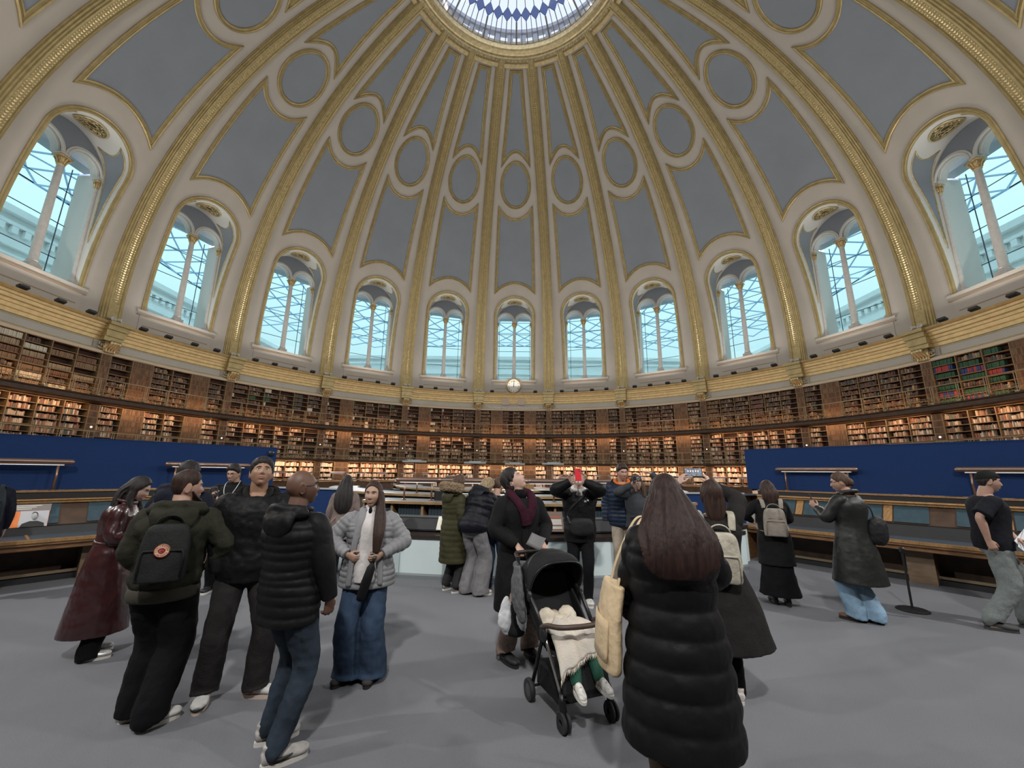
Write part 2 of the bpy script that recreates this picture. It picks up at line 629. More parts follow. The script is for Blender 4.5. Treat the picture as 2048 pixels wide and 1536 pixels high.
# ================================================================== cornice, frieze and brackets
corn = MB()
CP = [(21.5, 8.97), (20.62, 8.97), (20.60, 8.90), (20.66, 8.84), (20.74, 8.82), (20.76, 8.72), (20.82, 8.70), (20.84, 8.56), (20.92, 8.52), (20.94, 8.40), (21.0, 8.38), (21.02, 8.22), (21.08, 8.18), (21.10, 8.02), (21.16, 8.0), (21.5, 8.0)]
corn.lathe_arc(CP, 0, 360, 240)
corn_o = fix_normals(corn.build('trim_14', mat('cornice_gilding', (0.60, 0.45, 0.22), 0.42, 0.4, var=0.12, vscale=4)))
tag(corn_o, 'gilded moulded cornice running round the room below the windows', 'cornice', kind='structure')
fr = MB()
fr.lathe_arc([(21.15, 8.02), (21.15, 7.5), (21.5, 7.5), (21.5, 8.02)], 0, 360, 240)
fr_o = fix_normals(fr.build('wall_round', FRIEZE, smooth=False))
tag(fr_o, 'grey frieze wall between gilded cornice and bookcases', 'frieze', kind='structure')
fr2 = MB()
fr2.lathe_arc([(21.5, 7.53), (21.05, 7.53), (20.95, 7.46), (20.93, 7.40), (20.98, 7.34), (21.5, 7.34)], 0, 360, 240)
fr2.build('lower_band', mat('ivory_moulding', (0.66, 0.58, 0.45), 0.6), fr_o)
for b in BAYS:
    m = MB()
    c = 18 * b
    h = 7.35
    for z, r in ((7.98, 21.12), (7.60, 21.12)):
        m.cbox(c - h, c + h, r, r + .05, z - .03, z + .01, 8)
    for s in (-1, 1):
        m.cbox(c + s * h - .06, c + s * h + .06, 21.12, 21.17, 7.57, 7.98, 1)
    m.build('frieze_panel_moulding', GOLD, fr_o)

# outer wall behind the bookcases
bw = MB()
bw.lathe_arc([(21.5, -0.02), (21.5, 8.7), (21.75, 8.7), (21.75, -0.02)], 0, 360, 120)
tag(fix_normals(bw.build('wall_back', mat('dark_wall', (0.10, 0.06, 0.035), 0.8))), 'dark wall standing behind the tiers of bookcases', 'wall', kind='structure')

ORD = ['first', 'second', 'third', 'fourth', 'fifth', 'sixth', 'seventh', 'eighth', 'ninth', 'tenth', 'eleventh', 'twelfth', 'thirteenth', 'fourteenth', 'fifteenth', 'sixteenth', 'seventeenth', 'eighteenth', 'nineteenth', 'twentieth', 'twenty-first', 'twenty-second', 'twenty-third', 'twenty-fourth', 'twenty-fifth']
def ordinal(i):
    return ORD[i] if i < len(ORD) else 'later'

# scroll brackets under the cornice
vis = [b for b in range(-5, 5)]
for k, b in enumerate(vis):
    c = 18 * b + 9
    a = R(c)
    g = thing('scroll_bracket', 'gilded scroll bracket under the cornice at the foot of the %s rib' % ordinal(k + 1), 'bracket', (20.98 * sin(a), 20.98 * cos(a), 0), -a, 'scroll brackets under the cornice', 'structure')
    m = MB()      # local x along the wall, -y into the room
    for (dx, z0, z1, y0) in ((.52, 8.80, 8.97, -.56), (.48, 8.56, 8.80, -.42), (.44, 8.22, 8.56, -.30), (.42, 8.0, 8.22, -.2)):
        m.box((0, y0 / 2 + .1, (z0 + z1) / 2), (2 * dx, -y0 + .2, z1 - z0))
    m.build('cornice_block', GOLD, g)
    m = MB()
    sp = [(-.38, 7.98), (-.42, 7.9), (-.40, 7.8), (-.28, 7.72), (-.16, 7.62), (-.12, 7.52), (-.16, 7.44), (-.1, 7.40)]
    for x in (-.19, -.065, .065, .19):
        m.tube([(x, y, z) for y, z in sp], [.05, .07, .075, .07, .06, .055, .06, .03], 8, side=(1, 0, 0))
    m.ball((0, -.4, 7.88), (.27, .09, .10), 12, 8)
    m.ball((0, -.14, 7.46), (.2, .07, .07), 10, 6)
    m.box((0, -.02, 7.72), (.5, .18, .56))
    m.build('scroll', GOLDB, g, smooth=True)
    m = MB()
    for s in (-1, 1):
        pth = [(s * (.30 + .16 * (1 - exp(-t * .9)) * cos(t * 2.2) + .06), -.05, 7.66 + .17 * sin(t * 2.2) * (1 - t / 4)) for t in [i * .28 for i in range(11)]]
        m.tube(pth, .035, 6)
        m.tube([(s * .3, -.05, 7.95), (s * .46, -.05, 7.88), (s * .5, -.05, 7.78), (s * .4, -.05, 7.74)], .03, 6)
    m.build('side_leaf', GOLDB, g, smooth=True)

# ================================================================== windows
LX, LR, ZS, ZSILL = .93, .74, 16.42, 10.44     # two lights: centre, half width, springing, sill
WP = 21.62                                     # radius of the arcade plane
def light_top(x):
    d = abs(abs(x) - LX)
    return ZS + sqrt(LR * LR - d * d) if d < LR else None
ARCHE = 1.73
def make_window(num, c, lab):
    a = R(c)
    g = thing('window_%d' % num, lab, 'window', (WP * sin(a), WP * cos(a), 0), -a, kind='structure')
    Mi = (Matrix.Translation(g.location) @ Matrix.Rotation(-a, 4, 'Z')).inverted()
    def dome_pt(t):
        """outline of the opening on the dome, t 0..1 from lower left over the arch to lower right, local coordinates"""
        if t < .3:
            p = PB + (PS - PB) * t / .3; az = -w_az(p)
        elif t > .7:
            p = PB + (PS - PB) * (1 - t) / .3; az = w_az(p)
        else:
            an = pi * (t - .3) / .4
            p = PS + math.degrees(HW * sin(an) / RD)
            r = RD * cos(R(p))
            az = -math.degrees(asin(HW * cos(an) / r))
        return (c + az, p)
    def plane_pt(t):
        if t < .3:
            return V((-ARCHE, 0, ZSILL - .15 + (ZS - ZSILL + .15) * t / .3))
        if t > .7:
            return V((ARCHE, 0, ZSILL - .15 + (ZS - ZSILL + .15) * (1 - t) / .3))
        an = pi * (t - .3) / .4
        return V((-ARCHE * cos(an), 0, ZS + ARCHE * sin(an)))
    def rv(t, v, n=0.0):
        p = Mi @ SP(*dome_pt(t))
        q = plane_pt(t)
        r = p.lerp(q, v)
        if n:
            t0, t1 = max(0, t - .01), min(1, t + .01)
            d = (Mi @ SP(*dome_pt(t1))).lerp(plane_pt(t1), v) - (Mi @ SP(*dome_pt(t0))).lerp(plane_pt(t0), v)
            nn = d.cross(q - p)
            if nn.length > 1e-9:
                nn.normalize()
                if nn.dot(V((0, 0, 14.5)) - V((r.x, 0, r.z))) < 0:
                    nn = -nn
                r = r + nn * n
        return r
    m = MB()
    m.grid(lambda x, y: rv(x, y), 60, 3)
    fix_normals(m.build('reveal', WHITE, g, smooth=True))
    # gilded moulding round the opening
    m = MB()
    sweep(m, [(lambda q: (c + (q[0] - c) * 1.07, q[1]) if (t < .3 or t > .7) else (c + (q[0] - c) * 1.07, PS + (q[1] - PS) * 1.07))(dome_pt(t)) for t in [i / 60 for i in range(61)]],
          [(-.12, 0), (-.12, .04), (-.08, .08), (-.04, .05), (-.01, .05), (.02, .08), (.07, .09), (.10, .04), (.12, .03), (.12, 0)])
    m.xf(Mi)
    fix_normals(m.build('opening_moulding', GOLD, g))
    # teardrop panels of the reveal with gilt lines, and the bronze grille of the soffit
    for s in (0, 1):
        T = lambda t: 1 - t if s else t
        m, e = MB(), MB()
        top = lambda v: .415 - .030 * (1 - (2 * v - 1) ** 2)
        fn = lambda x, y: rv(T(.12 + (top(y) - .12) * x), .5 + (y - .5) * .72 * min(1, (x * 1.3) ** .8 + .02), .012)
        m.grid(fn, 18, 6)
        m.build('reveal_panel', BLUE, g, smooth=True)
        loop = [fn(i / 18, 0) for i in range(19)] + [fn(1, i / 6) for i in range(1, 7)] + [fn(1 - i / 18, 1) for i in range(1, 18)]
        e.tube(loop, .035, 5, closed=True)
        e.build('reveal_gilt_line', GOLDB, g, smooth=True)
    m, e = MB(), MB()
    gp = lambda r, an, n: rv(.5 + .052 * r * cos(an), .46 + .27 * r * sin(an), n)
    m.grid(lambda x, y: gp(y, 2 * pi * x, .03), 28, 2)
    gr = m.build('soffit_grille', BRONZE, g)
    for rr, w in ((1.0, .045), (.62, .02), (.3, .02)):
        e.tube([gp(rr, 2 * pi * i / 28, .05) for i in range(28)], w, 5, closed=True)
    for i in range(12):
        a0 = 2 * pi * i / 12
        e.tube([gp(.3 + .6 * q / 6, a0 + .35 * sin(q * 1.05), .05) for q in range(7)], .02, 4)
        e.tube([gp(.8 + .13 * cos(q * .9), a0 + .26 + .17 * sin(q * .9), .05) for q in range(7)], .016, 4, closed=True)
    e.build('grille_scrollwork', GOLDB, gr)
    # tympanum
    m = MB()
    N = 56
    vs, fs = [], []
    for i in range(N + 1):
        x = -ARCHE + 2 * ARCHE * i / N
        hi = ZS + sqrt(max(0, ARCHE ** 2 - x * x))
        lo = light_top(x)
        lo = min(hi, (lo if lo else ZS - .02))
        vs += [(x, 0, lo), (x, 0, hi)]
    fs = [(2 * i, 2 * i + 2, 2 * i + 3, 2 * i + 1) for i in range(N)]
    m.add(vs, fs)
    m.build('tympanum', BLUE, g)
    # arches over the lights
    m = MB()
    for s in (-1, 1):
        for rr, y, w in ((LR + .05, -.06, .07), (LR + .15, -.03, .05), (LR - .02, .1, .06)):
            m.tube([(s * LX - rr * cos(pi * i / 20), y, ZS + rr * sin(pi * i / 20)) for i in range(21)], w, 6)
        m.grid(lambda x, y: V((s * LX - LR * cos(pi * x), .5 * y, ZS + LR * sin(pi * x))), 20, 1)
    m.build('light_arches', WHITE, g, smooth=True)
    # columns
    CAPG = mat('gilt_capital', (0.62, 0.45, 0.22), 0.45, 0.5, var=0.3, vscale=14)
    for x, sc in ((0, 1.0), (-1.68, .55), (1.68, .55)):
        col = MB()
        M = Matrix.Translation((x, .02, 0))
        w = .15 * sc if x else .155
        col.box((x, .02, ZSILL + .05), (w * 3.2, w * 3.2, .2))
        col.lathe([(w * 1.5, ZSILL + .12), (w * 1.55, ZSILL + .2), (w * 1.2, ZSILL + .26), (w * 1.3, ZSILL + .32), (w * 1.08, ZSILL + .38), (w * 1.04, 12.6), (w * .86, 15.76)], 16, M)
        co = col.build('column', mat('warm_marble', (0.60, 0.575, 0.54), 0.5, var=0.08, vscale=5), g)
        smooth_by_angle(co)
        cp = MB()
        cp.lathe([(w * .9, 15.74), (w * 1.1, 15.78), (w * .95, 15.82), (w * 1.15, 16.0), (w * 1.75, 16.14)], 14, M)
        cp.box((x, .02, 16.19), (w * 3.3, w * 3.3, .09))
        for i in range(8):
            an = 2 * pi * i / 8
            cp.tube([(x + w * q * cos(an), .02 + w * q * sin(an), z) for q, z in ((1.0, 15.84), (1.25, 15.98), (1.7, 16.08), (1.95, 16.06))], [.03, .035, .03, .018], 5)
        cp.build('capital', CAPG, co, smooth=True)
        ib = MB()
        ib.box((x, .12, 16.33), (w * 2.2, .4, .22))
        ib.build('impost', WHITE, co)
    # glazing in the outer wall: bars, panes, white outer reveal with a deep head
    m = MB()
    for s in (-1, 1):
        m.box((s * 1.95, .85, 13.4), (.2, 1.1, 6.6))
    m.box((0, .85, 10.24), (4.1, 1.2, .25))
    m.build('outer_reveal', WHITE, g)
    m = MB()
    m.box((0, 1.0, 17.6), (4.1, .7, 1.3))
    m.build('blind_box', mat('blue_grey_blind', (0.30, 0.37, 0.42), 0.8), g)
    m = MB()
    for z in (11.9, 13.7, 15.5):
        m.box((0, 1.36, z), (3.9, .03, .035))
    for x in (-1.55, 1.55):
        m.box((x, 1.36, 13.6), (.035, .03, 6.4))
    m.build('glazing_bars', BAR, g)
    m = MB()
    m.add([(-1.9, 1.38, 10.3), (1.9, 1.38, 10.3), (1.9, 1.38, 17.2), (-1.9, 1.38, 17.2)], [(0, 1, 2, 3)])
    m.build('pane', GLASS, g)
    # sill and the moulded dado under it
    m = MB()
    m.box((0, -.06, 10.30), (4.35, .62, .12))
    m.box((0, -.04, 10.19), (4.2, .5, .10))
    m.build('sill', CREAM, g)
    m = MB()
    m.box((0, -.10, 9.66), (4.0, .4, .96))
    m.build('dado', CREAM, g)
    m = MB()
    m.box((0, -.29, 9.50), (3.6, .05, .05))
    m.box((0, -.29, 10.08), (4.3, .16, .06))
    m.build('dado_moulding', mat('tan_moulding', (0.34, 0.25, 0.17), 0.6), g)
    return g
for i, b in enumerate(range(-5, 6)):
    make_window(i + 1, 18 * b, 'tall round-arched double window of the dome, %s from the left' % ordinal(i))
make_window(13, -108, 'tall dome window beyond the left edge of the picture')
make_window(14, 108, 'tall dome window beyond the right edge of the picture')

# ================================================================== courtyard beyond the windows
for nm, (x0, y0, x1, y1) in dict(wall_west=(-37, -44, -36, 46), wall_east=(36, -44, 37, 46), wall_north=(-37, 46, 37, 47), wall_south=(-37, -45, 37, -44)).items():
    m = MB()
    m.box(((x0 + x1) / 2, (y0 + y1) / 2, 9.2), (x1 - x0, y1 - y0, 20.2))
    w = m.build(nm, STONE)
    tag(w, 'pale stone courtyard wall seen through the %s windows' % {'wall_west': 'leftmost', 'wall_east': 'rightmost', 'wall_north': 'middle', 'wall_south': 'unseen rear'}[nm], 'wall', kind='structure')
    m = MB()
    for z, d, h in ((19.5, .5, .5), (18.6, .3, .25), (17.2, .35, .6), (16.4, .18, .15)):
        if 'west' in nm or 'east' in nm:
            m.box(((x0 + x1) / 2, 1, z), (1 + 2 * d, 90, h))
        else:
            m.box((0, (y0 + y1) / 2, z), (74, 1 + 2 * d, h))
    if 'west' in nm or 'east' in nm:
        for q in range(110):
            m.box(((x0 + x1) / 2, -40 + q * .78, 18.2), (1.6, .38, .5))
    m.build('entablature', STONE, w)
def roof_z(x, y):
    r = hypot(x, y)
    return 23.6 - max(0, r - 23) * .085
roof = thing('ceiling_courtyard', 'triangulated steel and glass roof over the courtyard outside', 'glass roof', kind='structure')
m, gl = MB(), MB()
nodes = {}
NA = 96
RR = [23.6 + 1.75 * i for i in range(17)]
def rpt(i, j):
    az = 360 / NA * (j + (.5 if i % 2 else 0))
    r = RR[i]
    x, y = r * sin(R(az)), r * cos(R(az))
    x = max(-36, min(36, x)); y = max(-44, min(46, y))
    return V((x, y, roof_z(x, y)))
for i in range(len(RR) - 1):
    for j in range(NA):
        p = rpt(i, j)
        q1 = rpt(i + 1, j - (0 if i % 2 else 1) + (0 if i % 2 == 0 else 0))
        q2 = rpt(i + 1, j + (1 if i % 2 else 0))
        for q in (q1, q2):
            if (q - p).length > .3:
                m.tube([p, q], .07, 4, square=True)
        if i % 2 == 0:
            m.tube([p, rpt(i, j + 1)], .06, 4, square=True)
m.build('roof_lattice', STEEL, roof)
gl.grid(lambda x, y: (lambda r, a: V((r * sin(a), r * cos(a), roof_z(r, 0) + .15)))(23.2 + 34 * y, 2 * pi * x), 72, 6)
gl.build('roof_pane', ROOFGLASS, roof)
m = MB()
m.add([(-60, -60, -1), (60, -60, -1), (60, 60, -1), (-60, 60, -1)], [(0, 1, 2, 3)])
tag(m.build('ground', STONE), 'pale stone paving of the courtyard outside', 'ground', kind='structure')

# floor
m = MB()
m.lathe([(0.01, -.05), (21.7, -.05), (21.7, 0), (0.01, 0)], 96)
tag(m.build('floor', CARPET), 'plain grey carpet covering the reading room floor', 'floor', kind='structure')
# ================================================================== bookcases, false-book doors, galleries and books
rb = random.Random(21)
PAL_LOW = [(.50, .38, .26), (.42, .27, .17), (.30, .15, .09), (.55, .46, .36), (.28, .105, .07), (.22, .11, .07), (.16, .12, .10), (.60, .52, .42), (.30, .22, .14), (.12, .14, .12)]
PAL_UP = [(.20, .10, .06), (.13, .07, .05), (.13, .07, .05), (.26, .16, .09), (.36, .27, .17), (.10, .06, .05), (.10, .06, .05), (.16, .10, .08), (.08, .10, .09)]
COLNAME = {(.50, .38, .26): 'tan', (.42, .27, .17): 'light brown', (.30, .15, .09): 'brown', (.55, .46, .36): 'beige', (.28, .105, .07): 'reddish', (.36, .10, .06): 'red', (.22, .11, .07): 'dark brown', (.16, .12, .10): 'dark grey-brown', (.60, .52, .42): 'cream', (.30, .22, .14): 'olive-brown', (.12, .14, .12): 'dark green-grey',
           (.20, .10, .06): 'dark brown', (.13, .07, .05): 'blackish brown', (.26, .16, .09): 'brown', (.36, .27, .17): 'tan', (.10, .06, .05): 'near-black', (.16, .10, .08): 'dark brown', (.30, .08, .06): 'dark red', (.08, .10, .09): 'dark green-grey',
           (.03, .10, .05): 'dark green', (.38, .05, .05): 'red', (.04, .06, .20): 'blue', (.62, .58, .46): 'cream', (.45, .04, .04): 'bright red', (.58, .50, .36): 'cream', (.70, .66, .60): 'white'}
LAYOUT = {0: 'SFSSFS', -1: 'SFSSSS', 1: 'SSSSFS', 2: 'SSSSFS', -2: 'SFSSSS', -3: 'SSSSSS', 3: 'SSSSSS', -4: 'SFSSFS', 4: 'SFSSSS', -5: 'SSSSSS', 5: 'SSSFSS', -6: 'SSSSSS', 6: 'SSSSSS'}
RF, RK = 20.98, 21.36
TIERS = {'ground': (0.06, 2.33, 6), 'middle': (2.54, 4.74, 7), 'upper': (5.12, 7.33, 7)}
PILW = 1.18       # pilaster width in degrees
books = []        # (azimuth, half width deg, radius front, z, height, depth, colour, tier, bay, column, row, index, lean)
def faux(m, a0, a1, z0, z1, rows, dark):
    """false book spines on a door or pilaster"""
    m.col = (.12, .065, .032)
    m.cbox(a0, a1, RF - .02, RF + .06, z0, z1)
    hz = (z1 - z0) / rows
    for r in range(rows):
        n = max(4, int((a1 - a0) / .17))
        for q in range(n):
            w = (a1 - a0 - .12) / n
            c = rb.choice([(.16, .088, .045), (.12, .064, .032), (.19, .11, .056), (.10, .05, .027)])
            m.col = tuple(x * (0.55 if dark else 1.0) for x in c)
            aa = a0 + .06 + q * w
            m.cbox(aa + .008, aa + w - .008, RF - .035, RF - .02, z0 + r * hz + .03, z0 + (r + 1) * hz - .035 - rb.random() * .02)
        m.col = (.22, .135, .062)
        m.cbox(a0, a1, RF - .035, RF, z0 + (r + 1) * hz - .022, z0 + (r + 1) * hz)
    m.col = None
TN = {'ground': 'ground level', 'middle': 'middle gallery', 'upper': 'upper gallery'}
for b in range(-6, 7):
    c = 18 * b
    for tn, (z0, z1, rows) in TIERS.items():
        a = R(c)
        bc = thing('bookcase', 'built-in %s bookcase below the %s dome window from the left' % (TN[tn], ordinal(b + 5) if -5 <= b <= 5 else ('unseen rear west' if b < 0 else 'unseen rear east')), 'bookcase', (0, 0, 0), 0, 'built-in bookcases round the wall')
        lo, hi = c - 9 + PILW / 2, c + 9 - PILW / 2
        cw = (hi - lo) / 6
        m = MB()
        m.cbox(c - 9, c + 9, RK, RK + .05, z0, z1, 6)
        m.build('back_panel', BACK, bc)
        hz = (z1 - z0) / rows
        lay = LAYOUT[b]
        for k in range(7):
            u = MB()
            u.cbox(lo + k * cw - .055, lo + k * cw + .055, RF - .03, RK, z0, z1)
            u.build('upright', SHELF, bc)
        for r in range(rows + 1):
            s = MB()
            k = 0
            while k < 6:
                if lay[k] == 'S':
                    k1 = k
                    while k1 < 6 and lay[k1] == 'S':
                        k1 += 1
                    s.cbox(lo + k * cw, lo + k1 * cw, RF - .01, RK, z0 + r * hz - .014, z0 + r * hz + .014, 2 * (k1 - k))
                    k = k1
                else:
                    k += 1
            s.build('shelf_board', SHELF, bc)
        for k in range(6):
            if lay[k] == 'F':
                d = MB()
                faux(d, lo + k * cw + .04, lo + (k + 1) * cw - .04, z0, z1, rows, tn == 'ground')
                d.build('false_book_door', BOOKS, bc)
        p = MB()
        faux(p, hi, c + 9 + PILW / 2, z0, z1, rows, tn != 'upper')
        p.build('false_book_pilaster', BOOKS, bc)
        # books
        for k in range(6):
            if lay[k] != 'S':
                continue
            A0 = lo + k * cw + .08
            fill_c = {'ground': .95, 'middle': rb.choice([.8, .7, .85, .6, .9]), 'upper': rb.choice([.95, .85, .9, .6])}[tn]
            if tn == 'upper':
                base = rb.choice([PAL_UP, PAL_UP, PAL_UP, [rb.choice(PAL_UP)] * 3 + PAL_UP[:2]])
            for r in range(rows):
                x = A0
                deg = math.degrees(1 / RF)
                fill = fill_c * rb.uniform(.8, 1.05)
                pal = PAL_LOW if tn != 'upper' else base
                hh = None
                if tn == 'upper':
                    if b in (4, 5, 6) and k in (0, 1, 2, 3) and b >= 5:
                        pal = [[(.03, .10, .05)], [(.38, .05, .05), (.04, .06, .20)], [(.03, .10, .05)], PAL_UP][(k + r) % 4]
                    elif b <= -5 and rb.random() < .8:
                        pal = [[(.62, .58, .46)], [(.26, .16, .09)], [(.20, .10, .06)], [(.36, .27, .17)]][(r + k) % 4]
                        fill = 1.0
                    elif b in (-2, -3, -1) and rb.random() < .35:
                        fill *= rb.choice([.15, .5])
                        pal = rb.choice([[(.62, .58, .46)], [(.70, .66, .60)], [(.38, .05, .05)], [(.03, .10, .05)], PAL_UP])
                    if rb.random() < .12 and b < 0:
                        fill = 0
                    if len(pal) < 3:
                        hh = hz * rb.uniform(.72, .82)
                elif tn == 'middle':
                    if b in (-1, -2, -3) and rb.random() < .35:
                        fill *= rb.choice([0, .4, .6])
                    if r == rows - 1 and rb.random() < .25:
                        fill = 0
                if tn == 'middle' and rb.random() < .12:
                    x += rb.uniform(.1, .6)
                end = A0 + (cw - .16) * min(1, fill)
                i = 0
                while x < end:
                    wid = rb.uniform(.035, .085) if tn != 'ground' else rb.uniform(.04, .14)
                    if hh and tn == 'upper':
                        wid = rb.uniform(.06, .085)
                    if x + wid * deg > A0 + cw - .16:
                        break
                    h = hh if hh else hz * rb.uniform(.52, .82)
                    dp = rb.uniform(.16, .24)
                    col = rb.choice(pal)
                    if tn == 'ground':
                        col = rb.choice([(.70, .66, .60), (.60, .52, .42), (.70, .66, .60), (.55, .46, .36), (.42, .27, .17), (.28, .105, .07), (.58, .50, .36)])
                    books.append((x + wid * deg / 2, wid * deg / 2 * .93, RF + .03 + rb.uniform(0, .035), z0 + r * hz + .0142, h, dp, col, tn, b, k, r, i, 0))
                    x += wid * deg
                    i += 1

def book_mesh(m, bk):
    az, hw, rf, z, h, dp, col = bk[:7]
    m.col = col
    # rounded spine towards the room
    vs = []
    a = R(az)
    sx, sy = cos(a), -sin(a)
    w = R(hw) * rf
    for zz in (z, z + h):
        for t, d in ((-1, .012), (-.55, 0), (.55, 0), (1, .012), (1, dp), (-1, dp)):
            r = rf + d
            vs.append((r * sin(a) + sx * w * t, r * cos(a) + sy * w * t, zz))
    m.add(vs, [(5, 4, 3, 2, 1, 0), (6, 7, 8, 9, 10, 11)] + [(i, (i + 1) % 6, 6 + (i + 1) % 6, 6 + i) for i in range(6)])
    m.col = None
def in_view(bk):
    a = R(bk[0])
    p = V((bk[2] * sin(a), bk[2] * cos(a), bk[3] + bk[4] / 2)) - CAM
    z = p.dot(_f)
    if z < .5:
        return None
    x, y = 1024 + 807.93 * p.dot(_r2) / z, 768 - 807.93 * p.dot(_u2) / z
    if not (4 < x < 2044):
        return None
    return bk[1] * bk[4] / z ** 2, x, y
cand = []
for bk in books:
    v = in_view(bk)
    if v and bk[7] == 'upper' and bk[8] in (-6, -5, -4, 4, 5, 6):
        cand.append((v[0], bk))
cand.sort(key=lambda q: -q[0])
single = set(id(q[1]) for q in cand[:300])
stuff = {'ground': MB(), 'middle': MB(), 'upper': MB()}
CNT = {}
for bk in books:
    if id(bk) in single:
        m = MB()
        book_mesh(m, bk)
        o = m.build('book', BOOKS)
        side = 'left' if bk[8] < 0 else 'right'
        lab = '%s spine, %s on %s shelf up, %s column, upper bookcase under %s window' % (COLNAME[bk[6]], ordinal(bk[11]), ordinal(bk[10]), ordinal(bk[9]), ordinal(bk[8] + 5) if abs(bk[8]) < 6 else 'the cropped ' + side)
        tag(o, lab, 'book', 'bound volumes on the upper gallery shelves')
    else:
        book_mesh(stuff[bk[7]], bk)
for tn, m in stuff.items():
    o = m.build('books', BOOKS)
    tag(o, 'rows of bound books along the %s shelves of the round wall' % TN[tn], 'books', kind='stuff')

# galleries and their railings
for gi, (nm, z0, z1) in enumerate((('lower', 2.36, 2.52), ('upper', 4.78, 5.09))):
    m = MB()
    m.lathe_arc([(20.16, z1), (20.14, z1 - .05), (20.2, z1 - .09), (20.22, z0 + .05), (20.4, z0), (21.4, z0), (21.4, z1)], -112, 112, 112)
    g = fix_normals(m.build('gallery_walkway', WOODD))
    tag(g, '%s iron and oak gallery walkway in front of the bookcases' % nm, 'gallery', kind='structure')
    for b in range(-5, 6):
        c = 18 * b
        rl = thing('gallery_railing', 'iron railing of the %s gallery below the %s dome window from the left' % (nm, ordinal(b + 5)), 'railing', (0, 0, 0), 0, 'railings of the galleries')
        rz = lambda r, z, aa, rad, n=18: [(r * sin(R(c - 9 + 18 * i / n)), r * cos(R(c - 9 + 18 * i / n)), z) for i in range(n + 1)]
        for z, w in ((.84, .028), (.32, .014), (.07, .014)):
            m = MB()
            m.tube(rz(20.22, z1 + z, 0, 0), w, 6)
            m.build('rail', RAIL, rl)
        for k in range(6):
            m = MB()
            for da in (-.12, .12):
                a = R(c - 9 + 1.5 + 3 * k + da)
                m.tube([(20.22 * sin(a), 20.22 * cos(a), z1), (20.22 * sin(a), 20.22 * cos(a), z1 + .86)], .017, 5)
            a = R(c - 9 + 1.5 + 3 * k)
            m.box((20.22 * sin(a), 20.22 * cos(a), z1 + .03), (.16, .16, .06))
            m.build('post', RAIL, rl)
        m = MB()
        for k in range(26):
            a0 = c - 9 + (k + .5) * 18 / 26
            m.tube([(20.22 * sin(R(a0 + .27 * cos(q * pi / 6))), 20.22 * cos(R(a0 + .27 * cos(q * pi / 6))), z1 + .195 + .095 * sin(q * pi / 6)) for q in range(12)], .011, 4, closed=True)
        m.build('ring_row', RAIL, rl)
# small round lights on the pilasters of the middle tier
for k, b in enumerate(range(-5, 5)):
    m = MB()
    a = R(18 * b + 9)
    m.ball((20.9 * sin(a), 20.9 * cos(a), 3.62), .045, 8, 6)
    tag(m.build('pilaster_lamp', mat('lamp_globe', (1.0, .85, .65), .5, emit=2.0), smooth=True), 'tiny round lamp on the middle gallery pilaster under the %s rib' % ordinal(k + 1), 'lamp', 'tiny lamps on the pilasters')

# clock in the dado of the middle window
ck = thing('wall_clock', 'round white clock with black Roman numerals under the middle window', 'clock', (0, 21.15, 9.72))
m = MB()
m.box((0, .18, .02), (1.44, .2, 1.56))
m.build('backing_panel', CREAM, ck)
Mx = Matrix.Rotation(R(90), 4, 'X')
m = MB()
m.lathe([(.01, -.02), (.6, -.02), (.6, .03), (.01, .03)], 48, Mx)
m.build('dial', mat('clock_dial', (.78, .76, .70), .5), ck)
m = MB()
m.lathe([(.585, -.04), (.69, -.04), (.69, .05), (.65, .09), (.61, .06), (.585, .03)], 48, Mx, ring=True)
m.build('rim', mat('clock_rim', (.42, .31, .15), .4, .4), ck)
INK = mat('black_ink', (.01, .01, .01), .6)
nm = MB()
for i, t in enumerate(['XII', 'I', 'II', 'III', 'IIII', 'V', 'VI', 'VII', 'VIII', 'IX', 'X', 'XI']):
    vs, fs = text_mesh(t, .17, .004)
    M = Matrix.Translation((0, -.035, 0)) @ Matrix.Rotation(R(30 * i), 4, 'Y') @ Matrix.Translation((0, 0, .47)) @ Matrix.Rotation(R(90), 4, 'X')
    nm.add([M @ v for v in vs], fs)
nm.build('numerals', INK, ck)
for nme, ang, ln, w in (('hour_hand', 1, .32, .035), ('minute_hand', 4, .50, .024)):
    m = MB()
    M = Matrix.Rotation(R(ang), 4, 'Y')
    m.prism([(-w, -.08), (w, -.08), (w * .4, ln), (-w * .4, ln)], .045, .055, M @ Mx)
    m.build(nme, INK, ck)
# lettering on the frieze
vs, fs = text_mesh('The Walter and Leonore Annenberg Centre', .30, .01)
wx = max(v.x for v in vs) - min(v.x for v in vs)
k = 4.75 / wx
m = MB()
m.add([(21.10 - v.z) * V((sin(v.x * k / 21.1), cos(v.x * k / 21.1), 0)) + V((0, 0, 7.63 + v.y * k)) for v in vs], fs)
tag(m.build('frieze_lettering', mat('pale_lettering', (.92, .90, .84), .5)), 'pale raised lettering naming a centre on the frieze under the clock', 'lettering', kind='structure')
# two small pale blocks on the cornice below the clock
for i, x in enumerate((-.75, .72)):
    m = MB()
    m.box((x, 20.96, 8.16), (.62, .2, .58))
    tag(m.build('cornice_box', mat('pinkish_box', (.56, .45, .36), .6)), 'small pinkish box on the cornice, %s of the clock axis' % ('west' if i == 0 else 'east'), 'box', 'pinkish boxes under the clock')

